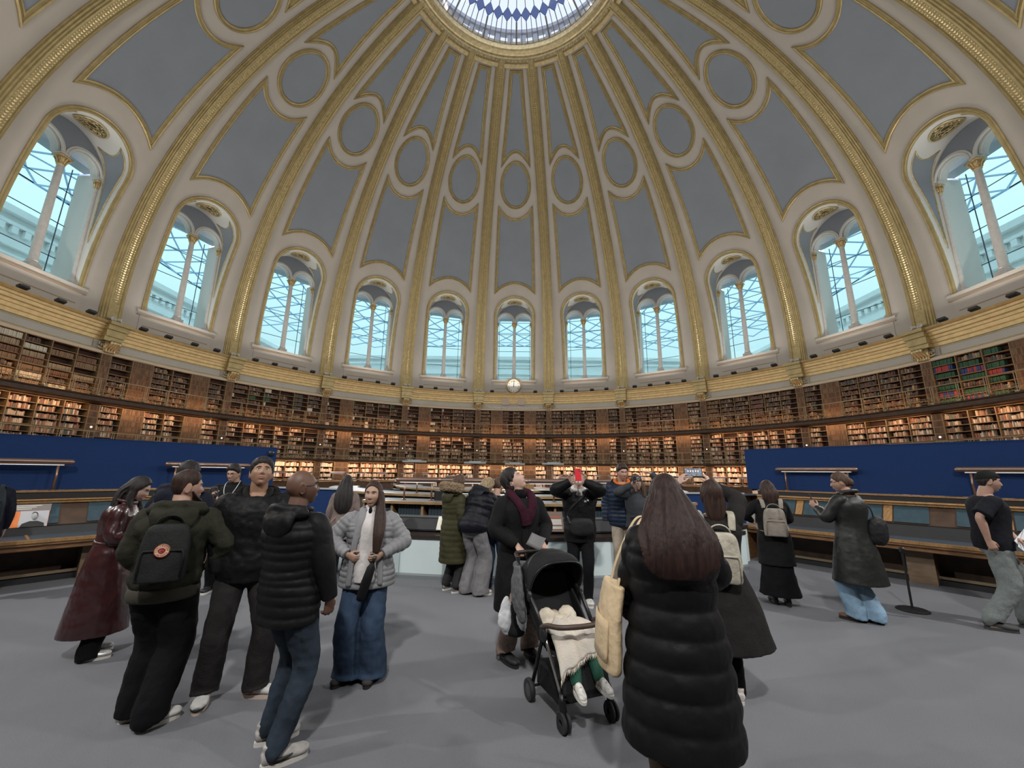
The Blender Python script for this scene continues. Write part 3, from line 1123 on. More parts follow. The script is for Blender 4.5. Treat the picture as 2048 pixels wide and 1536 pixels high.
# floodlights, cctv heads and spots standing on the cornice
def floodlight(c, az, lab):
    a = R(az)
    g = thing('floodlight', lab, 'floodlight', (20.78 * sin(a), 20.78 * cos(a), 8.97), -a, 'black floodlights along the cornice')
    m = MB()
    m.tube([(-.1, 0, 0), (-.12, 0, .16), (.12, 0, .16), (.1, 0, 0)], .015, 4)
    m.build('yoke', BLACK, g)
    m = MB()
    m.box((0, 0, 0), (.34, .22, .13), Matrix.Translation((0, -.03, .15)) @ Matrix.Rotation(R(-25), 4, 'X'))
    m.build('lamp_head', mat('floodlight_case', (.05, .05, .05), .5), g)
for i, b in enumerate(range(-5, 6)):
    for q, da in enumerate((-5.6, -2.0, 2.0, 5.6)):
        if b == 0 and q in (1, 2):
            continue
        floodlight(18 * b, 18 * b + da, 'black floodlight on the cornice under the %s dome window, %s of its row' % (ordinal(i), ordinal(q)))
for k, b in enumerate(range(-5, 5)):
    a = R(18 * b + 9)
    g = thing('twin_spotlight', 'pair of white spot heads at the foot of the %s rib' % ordinal(k + 1), 'spotlight', (20.95 * sin(a), 20.95 * cos(a), 9.22), -a, 'white spot pairs at the rib feet')
    for s in (-1, 1):
        m = MB()
        M = Matrix.Translation((s * .17, -.02, 0)) @ Matrix.Rotation(R(100), 4, 'X') @ Matrix.Rotation(R(s * 20), 4, 'Y')
        m.lathe([(.05, -.12), (.085, -.1), (.10, .12), (.07, .14), (.06, .08)], 12, M)
        m.build('spot_head', mat('white_lamp_paint', (.7, .68, .62), .5), g, smooth=False)
    m = MB()
    m.box((0, .06, 0), (.4, .05, .08))
    m.tube([(0, .02, -.25), (0, .02, 0)], .03, 6)
    m.build('bracket_arm', mat('white_lamp_paint', (.7, .68, .62)), g)

# ================================================================== reading desks with lamps and the tall blue boards
BOARD = mat('navy_blue_cloth', (0.012, 0.032, 0.105), 0.9, var=0.12, vscale=120, bump=0.2, bscale=300, spec=.15)
LEATHER = mat('teal_desk_leather', (0.022, 0.050, 0.066), 0.55, var=0.15, vscale=12)
DESKTOP = mat('blue_desktop_leather', (0.045, 0.06, 0.078), 0.5, var=0.12, vscale=10)
BRASS = mat('pinkish_brass', (0.27, 0.185, 0.15), 0.3, 0.85, var=0.06, vscale=4)
BRASSD = mat('brass_leg', (0.24, 0.145, 0.10), 0.35, 0.7)
PAD = mat('black_leather_pad', (0.010, 0.0105, 0.012), 0.55, var=.2, vscale=9)
def tube_lamp(loc, rz, length, leg, lab, grp, light=True):
    """long brass tube lamp on two legs; local x along the tube, z = 0 where the legs stand"""
    g = thing('tube_lamp', lab, 'lamp', loc, rz, grp)
    m = MB()
    n = 24
    pts, rad = [], []
    for i in range(n + 1):
        x = -length / 2 + length * i / n
        pts.append((x, 0, leg + .055))
        rad.append((.055, .055))
    e = [.018, .036, .048, .054]
    pts = [(-length / 2 - q, 0, leg + .055) for q in (.05, .043, .03, .014)] + pts + [(length / 2 + q, 0, leg + .055) for q in (.014, .03, .043, .05)]
    rad = [(q, q * .82) for q in e] + [(a, b * .82) for a, b in rad] + [(q, q * .82) for q in reversed(e)]
    m.tube(pts, rad, 14, side=(0, 1, 0))
    m.build('lamp_shade', BRASS, g, smooth=True)
    for s in (-1, 1):
        m = MB()
        x = s * (length / 2 - .13)
        m.tube([(x, 0, 0), (x, 0, leg + .03)], .018, 8)
        lg = m.build('leg', BRASSD, g, smooth=True)
        m = MB()
        m.lathe([(.045, 0), (.045, .012), (.022, .022)], 12, Matrix.Translation((x, 0, 0)))
        m.build('foot', BRASSD, lg)
    m = MB()
    m.box((0, 0, leg + .006), (length * .9, .06, .012))
    m.build('tube', mat('lamp_tube', (1.0, .97, .92), .5, emit=.15), g)
    return g
def reading_desk(nm, O, head, mirror, zs, L, lab):
    """local x = along the desk away from the room centre, local y = towards the reader"""
    h = R(head)
    d = V((sin(h), cos(h), 0))
    n = V((d.y, -d.x, 0)) * (-1 if mirror else 1)
    M = Matrix((d, n, V((0, 0, 1)))).transposed().to_4x4()
    M.translation = V((O[0], O[1], 0))
    g = thing('reading_desk', lab, 'desk')
    def part(name, mt, boxes=None, poly=None, parent=g, ex=None):
        m = MB()
        for c, s in boxes or []:
            m.box(c, s)
        if poly:
            x0, x1 = ex or (-.05, L)
            k = len(poly)
            m.add([V((x0, y, z)) for y, z in poly] + [V((x1, y, z)) for y, z in poly], [tuple(range(k)), tuple(reversed(range(k, 2 * k)))] + [(i, k + i, k + (i + 1) % k, (i + 1) % k) for i in range(k)])
        m.xf(M)
        return fix_normals(m.build(name, mt, parent))
    zt, zst, zp, zr, zl = zs       # desktop, pad top, panel top, rail top, ledge
    part('nosing', WOODL, poly=[(.55, zt - .045), (.55, zt), (.47, zt), (.47, zt - .045)])
    part('apron', WOOD, poly=[(.53, zt - .045), (.53, zt - .08), (.48, zt - .10), (.48, zt - .15), (.40, zt - .17), (.40, zt - .045)])
    part('desktop', DESKTOP, poly=[(.48, zt - .05), (.48, zt + .002), (-.14, zt + .002), (-.14, zt - .05)])
    for k in range(int(L / 1.38) + 1):
        part('place_divider', WOODL, [((.55 + k * 1.38, .18, zt + .006), (.03, .58, .012))])
    part('book_rest', PAD, poly=[(-.06, zt), (-.09, zst - .02), (-.13, zst), (-.3, zst), (-.3, zt)])
    back = part('back_panel', WOODD, poly=[(-.12, zst), (-.34, zp), (-.34, zr), (-.66, zr), (-.66, 0.02), (-.3, .02), (-.3, zst - .02)])
    # leather flaps in oak frames
    x = .3
    while x < L - .3:
        for (a, b2, mt, nme) in ((x - .05, x + .40, LEATHER, 'leather_flap'), (x + .42, x + .54, WOODL, 'oak_stile'), (x + .56, x + 1.01, LEATHER, 'leather_flap')):
            if b2 < L:
                part(nme, mt, poly=[(-.125, zst + .02), (-.33, zp - .02), (-.318, zp - .012), (-.112, zst + .026)], ex=(a, b2))
        x += 1.38
    part('top_rail', WOODL, poly=[(-.30, zp), (-.30, zp + .03), (-.27, zp + .045), (-.30, zr), (-.4, zr), (-.4, zp)])
    part('ledge_band', BLACK, poly=[(-.36, zr), (-.36, zl - .015), (-.66, zl - .015), (-.66, zr)])
    part('ledge', WOODL, poly=[(-.34, zl - .02), (-.34, zl), (-.68, zl), (-.68, zl - .02)])
    part('foot_rail', mat('worn_foot_rail', (.22, .17, .11), .4, .4), [((L / 2, .0, .115), (L, .05, .04))])
    part('plinth', BLACK, [((L / 2, -.1, .04), (L, .3, .08))])
    part('end_panel', WOOD, [((-.03, .0, (zt - .05) / 2 + .0), (.06, .88, zt - .05))])
    m2 = part('end_moulding', WOODL, [((-.065, .0, .08), (.02, .9, .04)), ((-.065, .0, zt - .1), (.02, .9, .03))])
    k = 2.36
    while k < L:
        part('pedestal', mat('pale_oak_pedestal', (.15, .10, .06), .5, var=.2, vscale=5, stretch=(1, 1, 4)), [((k + .17, -.06, .28), (.34, .46, .56))])
        k += 2.75
    return g, M
RZ = (.69, .90, 1.20, 1.27, 1.375)
rd, RM = reading_desk('r', (5.5, -7.15), 142.5, False, RZ, 5.6, 'long oak reading desk with leather flaps on the right, before a blue board')
LZ = (.665, .80, 1.12, 1.18, 1.305)
ld, LM = reading_desk('l', (-5.0, -7.5), 217.5, True, LZ, 5.6, 'long oak reading desk on the left holding the orange panel, before a blue board')
# end faces of the blue boards and the boards
def board(M, zl, zt, x0, x1, lab):
    m = MB()
    m.box(((x0 + x1) / 2, -.645, (zl + zt) / 2), (x1 - x0, .05, zt - zl), M)
    m.box(((x0 + x1) / 2, -.645, zt + .006), (x1 - x0 + .01, .06, .014), M)
    return tag(fix_normals(m.build('display_board', BOARD)), lab, 'board')
board(RM, 1.38, 2.29, -.36, 5.6, 'tall plain navy blue board standing on the right desk ledge')
lb = board(LM, 1.31, 2.17, -.27, 5.6, 'tall plain navy blue board standing on the left desk ledge')
m = MB()
q = LM @ V((-.14, -.60, 2.05))
m.ball(q, (.07, .07, .07), 14, 8)
m.box(LM @ V((-.14, -.63, 2.05)), (.08, .08, .1))
tag(m.build('dome_camera', mat('dark_dome', (.02, .025, .035), .12), smooth=True), 'small dark security dome fixed near the end of the left blue board', 'camera')
for M, zl, hd, side, xs, mir in ((RM, 1.375, 142.5, 'right', (1.05, 3.80), 1), (LM, 1.305, 217.5, 'left', (1.04, 3.68), -1)):
    for i, x in enumerate(xs):
        p = M @ V((x, -.50 if side == 'right' else -.42, zl))
        tube_lamp(p, R(90 - hd), 1.36, .40, 'long brass tube lamp on the %s desk ledge, %s' % (side, ['nearer the board end', 'cropped by the picture edge'][i]), 'brass tube lamps before the blue boards')
# low blue end boards beside the desks
m = MB()
for i, (px, lab) in enumerate(()):
    pass
def low_board(p0, p1, z, lab):
    m = MB()
    d = (V(p1) - V(p0))
    n = V((-d.y, d.x)).normalized() * .03
    m.prism([(p0[0] - n.x, p0[1] - n.y), (p1[0] - n.x, p1[1] - n.y), (p1[0] + n.x, p1[1] + n.y), (p0[0] + n.x, p0[1] + n.y)], 0.0, z)
    o = m.build('low_board', BOARD)
    t = MB()
    t.prism([(p0[0] - 2 * n.x, p0[1] - 2 * n.y), (p1[0] - 2 * n.x, p1[1] - 2 * n.y), (p1[0] + 2 * n.x, p1[1] + 2 * n.y), (p0[0] + 2 * n.x, p0[1] + 2 * n.y)], z, z + .03)
    t.build('board_cap', mat('grey_cap', (.30, .32, .34), .5), o)
    return tag(o, lab, 'board')
low_board((-5.2, -7.15), (-3.35, -7.6), 1.28, 'low navy board closing the gap left of the round catalogue desk')
low_board((3.7, -7.3), (5.35, -7.0), 1.28, 'low navy board closing the gap right of the round catalogue desk')

# info panel on the left desk: orange sheet with a portrait, and a grey caption sheet
def sheet(M, c, sx, sy, tilt, mt, name, parent=None):
    """thin sheet leaning on the sloping back of the desk, local frame of the desk"""
    Q = M @ Matrix.Translation(c) @ Matrix.Rotation(R(tilt), 4, 'X')
    m = MB()
    m.box((0, 0, 0), (sx, .008, sy), Q)
    return m.build(name, mt, parent), Q
ip = thing('orange_panel', 'orange information panel with a black-and-white portrait on the left desk', 'panel')
_, Q = sheet(LM, (3.55, -.135, .90), .86, .24, 20, mat('orange_print', (.80, .22, .05), .6), 'orange_sheet', ip)
m = MB(); m.box((-.28, .006, 0), (.29, .008, .24), Q); m.build('portrait_ground', mat('portrait_grey', (.50, .50, .52), .6), ip)
m = MB()
m.prism([(-.12, -.12), (-.11, -.07), (-.04, -.035), (.04, -.035), (.11, -.07), (.125, -.12)], .0, .004, Q @ Matrix.Translation((-.28, .010, 0)) @ Matrix.Rotation(R(-90), 4, 'X') @ Matrix.Scale(-1, 4, (0, 1, 0)))
m.ball(Q @ V((-.28, .012, .055)), (.05, .02, .05), 12, 6)
m.build('portrait_suit', INK, ip)
m = MB()
m.ball(Q @ V((-.28, .022, .03)), (.043, .02, .055), 12, 8)
m.build('portrait_face', mat('portrait_face_grey', (.42, .42, .42), .7), ip, smooth=True)
m = MB()
for r in range(7):
    m.box((.17, .006, .085 - r * .026), (.42 - (r % 3) * .05, .004, .006), Q)
m.build('printed_lines', mat('dark_orange_print', (.42, .10, .03), .6), ip)
_, Q = sheet(LM, (3.50, -.245, 1.06), .78, .12, 35, mat('grey_caption', (.20, .17, .16), .6), 'caption_sheet')
cp = bpy.data.objects['caption_sheet']; tag(cp, 'grey caption sheet above the orange panel on the left desk', 'sheet')
m = MB()
for r in range(3):
    m.box((.02, .006, .03 - r * .028), (.62 - r * .1, .004, .012), Q)
m.build('printed_lines', mat('pale_print', (.62, .60, .55), .6), cp)

# stanchion with a round foot before the right desk
st = thing('stanchion', 'thin black stand with a round flat foot before the right desk', 'stand', (5.43, -10.62, 0))
m = MB(); m.lathe([(.01, 0), (.17, 0), (.17, .012), (.15, .022), (.02, .03)], 28); m.build('base', BLACK, st)
m = MB(); m.tube([(0, 0, .02), (0, 0, .74)], .013, 8); m.build('pole', BLACK, st)
m = MB(); m.lathe([(.013, .70), (.03, .72), (.03, .76), (.01, .775)], 12); m.build('head', BLACK, st)

# ================================================================== round barrier, display case and catalogue desks
PALEB = mat('pale_blue_board', (.56, .66, .67), .55, var=.03, vscale=2)
A0, A1 = 180 - 29, 180 + 21       # azimuths of the round barrier (south side)
bar = thing('curved_barrier', 'low curved white barrier round the front of the catalogue desk', 'barrier')
m = MB(); m.lathe_arc([(9.45, .07), (9.50, .07), (9.50, .60), (9.45, .60)], A0, A1, 50); fix_normals(m.build('white_panel', PALEB, bar))
m = MB(); m.lathe_arc([(9.44, .0), (9.53, .0), (9.53, .05), (9.50, .075), (9.44, .075)], A0, A1, 50); fix_normals(m.build('kick_rail', mat('grey_rail', (.22, .24, .25), .4, .3), bar))
m = MB(); m.lathe_arc([(9.42, .60), (9.52, .60), (9.52, .66), (8.85, .70), (8.85, .60)], A0, A1, 50); fix_normals(m.build('top_deck', mat('brown_black_deck', (.030, .022, .019), .35), bar))
m = MB(); m.lathe_arc([(9.40, .02), (9.44, .02), (9.44, .6), (9.40, .6)], A0, A1, 50); fix_normals(m.build('inner_frame', BLACK, bar))
m = MB()
for q in range(1, 9):
    a = A0 + (A1 - A0) * q / 9
    m.cbox(a - .03, a + .03, 9.498, 9.504, .08, .6)
m.build('panel_joint', mat('joint_grey', (.30, .36, .37), .6), bar)
cs = thing('display_case', 'long low black display case on the deck of the curved barrier', 'case')
m = MB(); m.lathe_arc([(9.25, .695), (9.25, .72), (9.12, .90), (8.95, .90), (8.95, .695)], A0 + 1, A1 - 1, 48); fix_normals(m.build('body', PAD, cs))
m = MB(); m.lathe_arc([(9.14, .90), (9.14, .915), (8.93, .915), (8.93, .90)], A0 + 1, A1 - 1, 48); fix_normals(m.build('lid_edge', mat('case_edge', (.12, .13, .13), .35), cs))
# right end piece of the barrier
m = MB()
m.prism([(4.45, -8.30), (4.98, -7.70), (4.94, -7.66), (4.41, -8.26)], .02, .64)
e = tag(m.build('end_board', PALEB), 'pale board closing the barrier beside the right desk', 'board')
m = MB(); m.prism([(4.42, -8.33), (5.01, -7.70), (4.94, -7.62), (4.36, -8.24)], .64, .70); m.build('dark_cap', BLACK, e)

cat = thing('catalogue_desk', 'round blue-topped catalogue desk with shelves of dark volumes', 'desk')
OAKR = mat('oak_edge', (.24, .155, .075), .4, var=.2, vscale=6)
TOPB = mat('grey_blue_top', (.085, .11, .135), .5, var=.06, vscale=3)
m = MB(); m.lathe_arc([(8.72, 1.10), (8.72, 1.135), (7.95, 1.135), (7.95, 1.10)], A0 + 2, A1 - 3, 46); fix_normals(m.build('top', TOPB, cat))
m = MB(); m.lathe_arc([(8.76, 1.085), (8.76, 1.13), (8.70, 1.14), (8.70, 1.085)], A0 + 2, A1 - 3, 46); fix_normals(m.build('oak_edge', OAKR, cat))
m = MB(); m.lathe_arc([(8.1, .02), (8.15, .02), (8.15, 1.1), (8.1, 1.1)], A0 + 2, A1 - 3, 46); fix_normals(m.build('back', mat('navy_back', (.012, .016, .024), .7), cat))
for z in (.12, .78):
    m = MB(); m.lathe_arc([(8.68, z), (8.68, z + .03), (8.12, z + .03), (8.12, z)], A0 + 2, A1 - 3, 46); fix_normals(m.build('shelf', OAKR, cat))
NU = 11
for k in range(NU + 1):
    a = A0 + 2 + (A1 - A0 - 5) * k / NU
    m = MB(); m.cbox(a - .14, a + .14, 8.12, 8.70, .0, 1.09); m.build('upright', OAKR, cat)
cb = 0
VOL = mat('dark_volume', (.020, .034, .046), .5)
for k in range(NU):
    a0 = A0 + 2 + (A1 - A0 - 5) * k / NU + .3
    w = (A1 - A0 - 5) / NU - .6
    n = rb.choice([8, 9, 8, 7]) if k not in (0, 5) else 5
    for q in range(n):
        m = MB()
        aa = a0 + w * q / 9
        hgt = .25 if q % 3 else .235
        m.cbox(aa + .02, aa + w / 9 - .02, 8.40, 8.64, .811, .811 + hgt)
        o = m.build('catalogue_volume', VOL)
        tag(o, 'dark blue catalogue volume, %s along the %s bay of the round desk shelf' % (ordinal(q), ordinal(NU - 1 - k)), 'book', 'dark blue catalogue volumes')
# rings of tables further in
def ring_table(r0, r1, z, a0, a1, lab, skirt=True):
    g = thing('curved_table', lab, 'table')
    m = MB(); m.lathe_arc([(r1 - .02, z - .04), (r1 - .02, z), (r0, z), (r0, z - .04)], a0, a1, 50); fix_normals(m.build('top', TOPB, g))
    m = MB(); m.lathe_arc([(r1, z - .06), (r1, z - .005), (r1 - .04, z + .004), (r1 - .04, z - .06)], a0, a1, 50); fix_normals(m.build('oak_edge', OAKR, g))
    m = MB(); m.lathe_arc([(r1 - .15, 0), (r1 - .15, z - .05), (r0 + .1, z - .05), (r0 + .1, 0)], a0, a1, 50); fix_normals(m.build('body', mat('dark_body', (.035, .028, .022), .5), g))
    return g
ring_table(5.6, 6.5, 1.14, 100, 260, 'curved inner table ring just behind the catalogue desk')
ring_table(3.4, 4.3, 1.18, 90, 270, 'smaller curved table ring round the raised centre')
# raised centre desk
dz = thing('superintendent_desk', 'raised round oak desk in the middle of the room', 'desk')
m = MB(); m.lathe([(1.9, 0), (1.9, 1.0), (2.0, 1.03), (2.0, 1.09), (.01, 1.09)], 40); m.build('body', WOOD, dz)
m = MB(); m.lathe([(1.0, 1.09), (1.0, 1.28), (1.06, 1.3), (.01, 1.32)], 40); m.build('top', WOODL, dz)
# black boxes on the catalogue desk and pale papers
for i, (az, w) in enumerate(((187.6, 3.2), (178.2, 3.0), (169.3, 2.4))):
    m = MB(); m.cbox(az - w / 2, az + w / 2, 7.98, 8.35, 1.136, 1.31, 2)
    tag(m.build('black_box', BLACK), 'low black box on the catalogue desk top, %s from the right' % ordinal(2 - i), 'box', 'low black boxes on the catalogue desk')
for i, (x, y, z, s) in enumerate(((.55, -4.9, 1.2, .5), (1.25, -4.2, 1.19, .7), (-.9, -6.0, 1.15, .4), (3.0, -5.2, 1.15, .4), (2.2, -6.1, 1.15, .35))):
    m = MB()
    for q in range(3):
        m.box((x + (q - 1) * .2 * s, y + .05 * q, z + .008), (.42 * s, .3 * s, .012), None)
    tag(m.build('paper_sheets', mat('pale_blue_paper', (.62, .72, .74), .6)), 'pale loose papers lying on the inner tables, %s from the right' % ordinal([2, 1, 4, 0, 3][i] if False else i), 'papers', 'pale papers on the inner tables')

# information panel and open page on the display case
def case_panel(az, name, lab, cat_, w, h, mt, r=9.30, z=.72, tilt=35):
    a = R(az)
    g = thing(name, lab, cat_, (r * sin(a), r * cos(a), z), -a)
    M = Matrix.Rotation(R(tilt), 4, 'X')
    m = MB(); m.box((0, 0, h / 2), (w, .012, h), M); m.build('sheet', mt, g)
    return g, M
g, M = case_panel(174.7, 'text_panel', 'brown information panel with white text blocks before the person with the red phone', 'panel', .46, .37, mat('brown_panel', (.15, .095, .075), .6))
m = MB()
for z in (.13, .145, .16, .175, .19, .205, .22, .055, .07, .085):
    m.box((.0, .009, z), (.40, .004, .009), M)
m.build('printed_lines', mat('pale_print', (.62, .60, .55), .6), g)
m = MB(); m.box((-.06, .009, .265), (.26, .004, .014), M); m.box((.0, .009, .245), (.38, .004, .006), M); m.build('red_heading', mat('red_print', (.45, .10, .05), .6), g)
g, M = case_panel(185.9, 'framed_page', 'cream page with a fine round drawing on the display case', 'page', .25, .25, mat('cream_page', (.66, .64, .54), .7))
m = MB()
m.tube([M @ V((.075 * cos(i * pi / 10), .008, .125 + .09 * sin(i * pi / 10))) for i in range(20)], .002, 4, closed=True)
m.tube([M @ V((.045 * cos(i * pi / 10), .008, .125 + .055 * sin(i * pi / 10))) for i in range(20)], .002, 4, closed=True)
for z in (.03, .22):
    m.box((0, .008, z), (.1, .003, .005), M)
m.build('line_drawing', mat('grey_ink', (.30, .29, .25), .7), g)

# tube lamps on the catalogue desk and smaller ones further in
def lamp_at(x, y, z, rz, L, leg, lab):
    return tube_lamp((x, y, z), rz, L, leg, lab, 'brass tube lamps on the round tables')
for i, (az, r, rz, L) in enumerate(((191.4, 8.4, -8, .82), (184.7, 8.4, -3, .98), (180.0, 8.3, 1, .98), (175.4, 8.2, 6, .98))):
    a = R(az)
    lamp_at(r * sin(a), r * cos(a), 1.136, R(rz), L, .33, 'brass tube lamp on the round catalogue desk, %s from the left' % ordinal(i))
k = 0
for az, r, z in ((200, 6.1, 1.14), (190, 6.0, 1.14), (165, 6.0, 1.14), (156, 6.1, 1.14), (205, 3.8, 1.18), (150, 3.9, 1.18)):
    a = R(az)
    lamp_at(r * sin(a), r * cos(a), z, -a + pi, .7, .30, 'small brass lamp on the inner table rings, %s counted from the south-west' % ordinal(k))
    k += 1
# far radial desks on the north side, each with its lamp
k = 0
for az in range(-64, 65, 16):
    a = R(az)
    p = V((11.5 * sin(a), 11.5 * cos(a), 0))
    g = thing('radial_desk', 'far dark reading desk beyond the centre, %s from the left' % ordinal(k), 'desk', p, -a, 'far radial reading desks')
    m = MB(); m.box((0, 0, .72), (1.3, 6.0, .06)); m.build('desktop', DESKTOP, g)
    m = MB(); m.box((0, 0, .55), (.16, 6.0, 1.1)); m.build('spine', WOODD, g)
    m = MB(); m.box((0, 0, 1.17), (.34, 6.0, .07)); m.build('top_rail', WOOD, g)
    for s in (-1, 1):
        m = MB(); m.box((0, s * 2.9, .34), (1.2, .08, .68)); m.build('end_panel', WOODD, g)
    for q, yy in enumerate((-1.9, .6, 2.6)):
        pp = p + Matrix.Rotation(-a, 3, 'Z') @ V((0, yy, 1.205))
        tube_lamp(pp, -a + pi / 2, 1.0, .32, 'brass lamp on the %s far reading desk, %s from the centre' % (ordinal(k), ordinal(q)), 'lamps on the far reading desks')
    k += 1
# tall white-shaded standing lamps by the ground shelves
for i, (x, y) in enumerate(((-2.6, 12.5), (0.2, 14.5), (2.9, 12.8), (-6.5, 11))):
    g = thing('floor_lamp', 'tall flat-headed lamp before the ground shelves, %s from the right' % ordinal([2, 1, 0, 3][i]), 'lamp', (x, y, 0), 0, 'flat-headed lamps before the ground shelves')
    m = MB(); m.tube([(0, 0, .02), (0, 0, 2.28)], .03, 6); m.build('pole', BLACK, g)
    m = MB(); m.lathe([(.2, 0), (.2, .02), (.04, .04)], 16); m.build('base', BLACK, g)
    m = MB(); m.box((0, 0, 2.33), (1.5, .5, .1)); m.box((0, 0, 2.40), (.8, .4, .1)); m.build('lamp_shade', mat('grey_lamp_head', (.32, .36, .37), .4), g)
# ================================================================== people
BAKE = []
WTEX = {}
def wtex(scale):
    if scale not in WTEX:
        t = bpy.data.textures.new('fold_noise', 'CLOUDS')
        t.noise_scale, t.noise_depth = scale, 2
        WTEX[scale] = t
    return WTEX[scale]
def remesh(o, vox, smooth=3, fold=None, fscale=.1):
    m = o.modifiers.new('remesh', 'REMESH')
    m.mode, m.voxel_size, m.use_smooth_shade = 'VOXEL', vox, True
    if fold:
        d = o.modifiers.new('folds', 'DISPLACE')
        d.texture, d.strength, d.mid_level, d.texture_coords = wtex(fscale), fold, .5, 'LOCAL'
    if smooth:
        s = o.modifiers.new('smooth', 'SMOOTH')
        s.iterations, s.factor = smooth, .5
    BAKE.append(o)
    return o
def bake_all():
    dg = bpy.context.evaluated_depsgraph_get()
    new = []
    for o in BAKE:
        me = bpy.data.meshes.new_from_object(o.evaluated_get(dg))
        me.name = o.name
        new.append((o, me))
    for o, me in new:
        mats = list(o.data.materials)
        o.modifiers.clear()
        o.data = me
        if not len(me.materials):
            for q in mats:
                me.materials.append(q)
        me.polygons.foreach_set('use_smooth', [True] * len(me.polygons))
    BAKE.clear()

def sst(a, b, x):
    t = max(0.0, min(1.0, (x - a) / (b - a)))
    return t * t * (3 - 2 * t)
def gs(x, c, w):
    return exp(-((x - c) / w) ** 2)
def cr_path(P, Rr, k):
    """Catmull-Rom through points and their radii"""
    P = [V(p) for p in P]
    Rr = [r if isinstance(r, (tuple, list)) else (r, r) for r in Rr]
    out, rad = [], []
    n = len(P)
    for i in range(n - 1):
        p0, p1, p2, p3 = P[max(0, i - 1)], P[i], P[i + 1], P[min(n - 1, i + 2)]
        r0, r1, r2, r3 = Rr[max(0, i - 1)], Rr[i], Rr[i + 1], Rr[min(n - 1, i + 2)]
        for j in range(k):
            t = j / k
            f = lambda a, b, c, d: .5 * (2 * b + (c - a) * t + (2 * a - 5 * b + 4 * c - d) * t * t + (3 * b - a - 3 * c + d) * t ** 3)
            out.append(V([f(p0[q], p1[q], p2[q], p3[q]) for q in range(3)]))
            rad.append(tuple(max(.002, f(r0[q], r1[q], r2[q], r3[q])) for q in range(2)))
    out.append(P[-1]); rad.append(Rr[-1])
    return out, rad
def limb(mb, P, Rr, k=5, n=16, side=None, ribs=None):
    path, rad = cr_path(P, Rr, k)
    if ribs:
        sp, amp = ribs
        s = 0
        nr = []
        for i, (p, r) in enumerate(zip(path, rad)):
            if i:
                s += (p - path[i - 1]).length
            w = amp * (abs(sin(pi * s / sp)) ** .6 - .6)
            nr.append((r[0] + w, r[1] + w))
        rad = nr
    mb.tube(path, rad, n, side=side)

# ---- head
def skull(lam, ph, f=1.0):
    """base skull and jaw, lam 0 = face, metres at an adult scale"""
    x, y, z = .076 * cos(ph) * sin(lam), .099 * cos(ph) * cos(lam), .118 * sin(ph)
    if z < 0:
        t = min(1, -z / .118)
        x *= 1 - .22 * t * t
        if y < 0:
            y *= 1 - .45 * t
        else:
            y += .034 * t * t * gs(x, 0, .05) * (1 if cos(lam) > 0 else 0)
    if y > 0 and z > .03:
        y *= 1 - .10 * sst(.03, .11, z)
    if y < 0:
        y *= 1 + .04 * sst(0, .08, z)
    return V((x, y, z))
def face(lam, ph, female):
    p = skull(lam, ph)
    x, y, z = p
    if y > .015:
        fr = sst(.015, .06, y)
        ax = abs(x)
        d = 0
        d += .005 * gs(z, .028, .011) * gs(x, 0, .05) * (.5 if female else 1)
        d -= .0125 * gs(ax, .031, .017) * gs(z, .008, .013)
        d += .0035 * gs(ax, .031, .011) * gs(z, .006, .006)
        d += .006 * gs(ax, .045, .02) * gs(z, -.025, .02)
        nb = sst(.022, -.03, z) if z > -.034 else max(0, 1 - (-.034 - z) / .012)
        d += (.021 if female else .024) * nb * gs(x, 0, .0085 + .006 * nb)
        d += .006 * gs(ax, .013, .007) * gs(z, -.035, .008)
        d += .0065 * gs(x, 0, .022) * (gs(z, -.058, .0055) + 1.0 * gs(z, -.071, .006))
        d -= .004 * gs(x, 0, .022) * gs(z, -.0645, .0028)
        d -= .004 * gs(x, 0, .03) * gs(z, -.083, .007)
        d += .007 * gs(x, 0, .022) * gs(z, -.104, .014)
        y += d * fr
    if female:
        x *= 1.0 if z > .02 else 1.0 + .05 * gs(z, -.05, .05)
    return V((x, y, z))
def head_grid(mb, fn, M, n=64, m=48):
    vs, fs = [], []
    for j in range(1, m):
        ph = -pi / 2 + pi * j / m
        for i in range(n):
            vs.append(M @ fn(2 * pi * i / n, ph))
    vs += [M @ fn(0, -pi / 2), M @ fn(0, pi / 2)]
    for j in range(m - 2):
        for i in range(n):
            i2 = (i + 1) % n
            fs.append((j * n + i, (j + 1) * n + i, (j + 1) * n + i2, j * n + i2))
    B, T = len(vs) - 2, len(vs) - 1
    for i in range(n):
        i2 = (i + 1) % n
        fs.append((B, i, i2))
        fs.append((T, (m - 2) * n + i2, (m - 2) * n + i))
    mb.add(vs, fs)
def face_at(x, z, female):
    """point of the face above (x, z)"""
    lam, ph = math.asin(max(-.9, min(.9, x / .076))), math.asin(max(-.95, min(.95, z / .118)))
    for _ in range(8):
        p = face(lam, ph, female)
        lam += (x - p.x) / .09
        ph += (z - p.z) / .12
    return face(lam, ph, female)
def hairline(lam, style):
    a = abs((lam + pi) % (2 * pi) - pi)
    d = math.degrees(a)
    T = {'short': [(0, .068), (25, .066), (45, .05), (62, .028), (75, .012), (88, -.012), (97, .012), (112, -.02), (130, -.062), (180, -.075)],
         'long': [(0, .080), (25, .074), (45, .056), (60, .028), (72, -.005), (85, -.05), (110, -.10), (180, -.11)],
         'fringe': [(0, .045), (30, .045), (50, .035), (62, .02), (75, .0), (88, -.015), (97, .0), (112, -.03), (130, -.07), (180, -.085)],
         'cap': [(0, .055), (50, .045), (90, .03), (130, .01), (180, -.005)]}[style]
    for (a0, z0), (a1, z1) in zip(T, T[1:]):
        if d <= a1:
            return z0 + (z1 - z0) * (d - a0) / (a1 - a0)
    return T[-1][1]
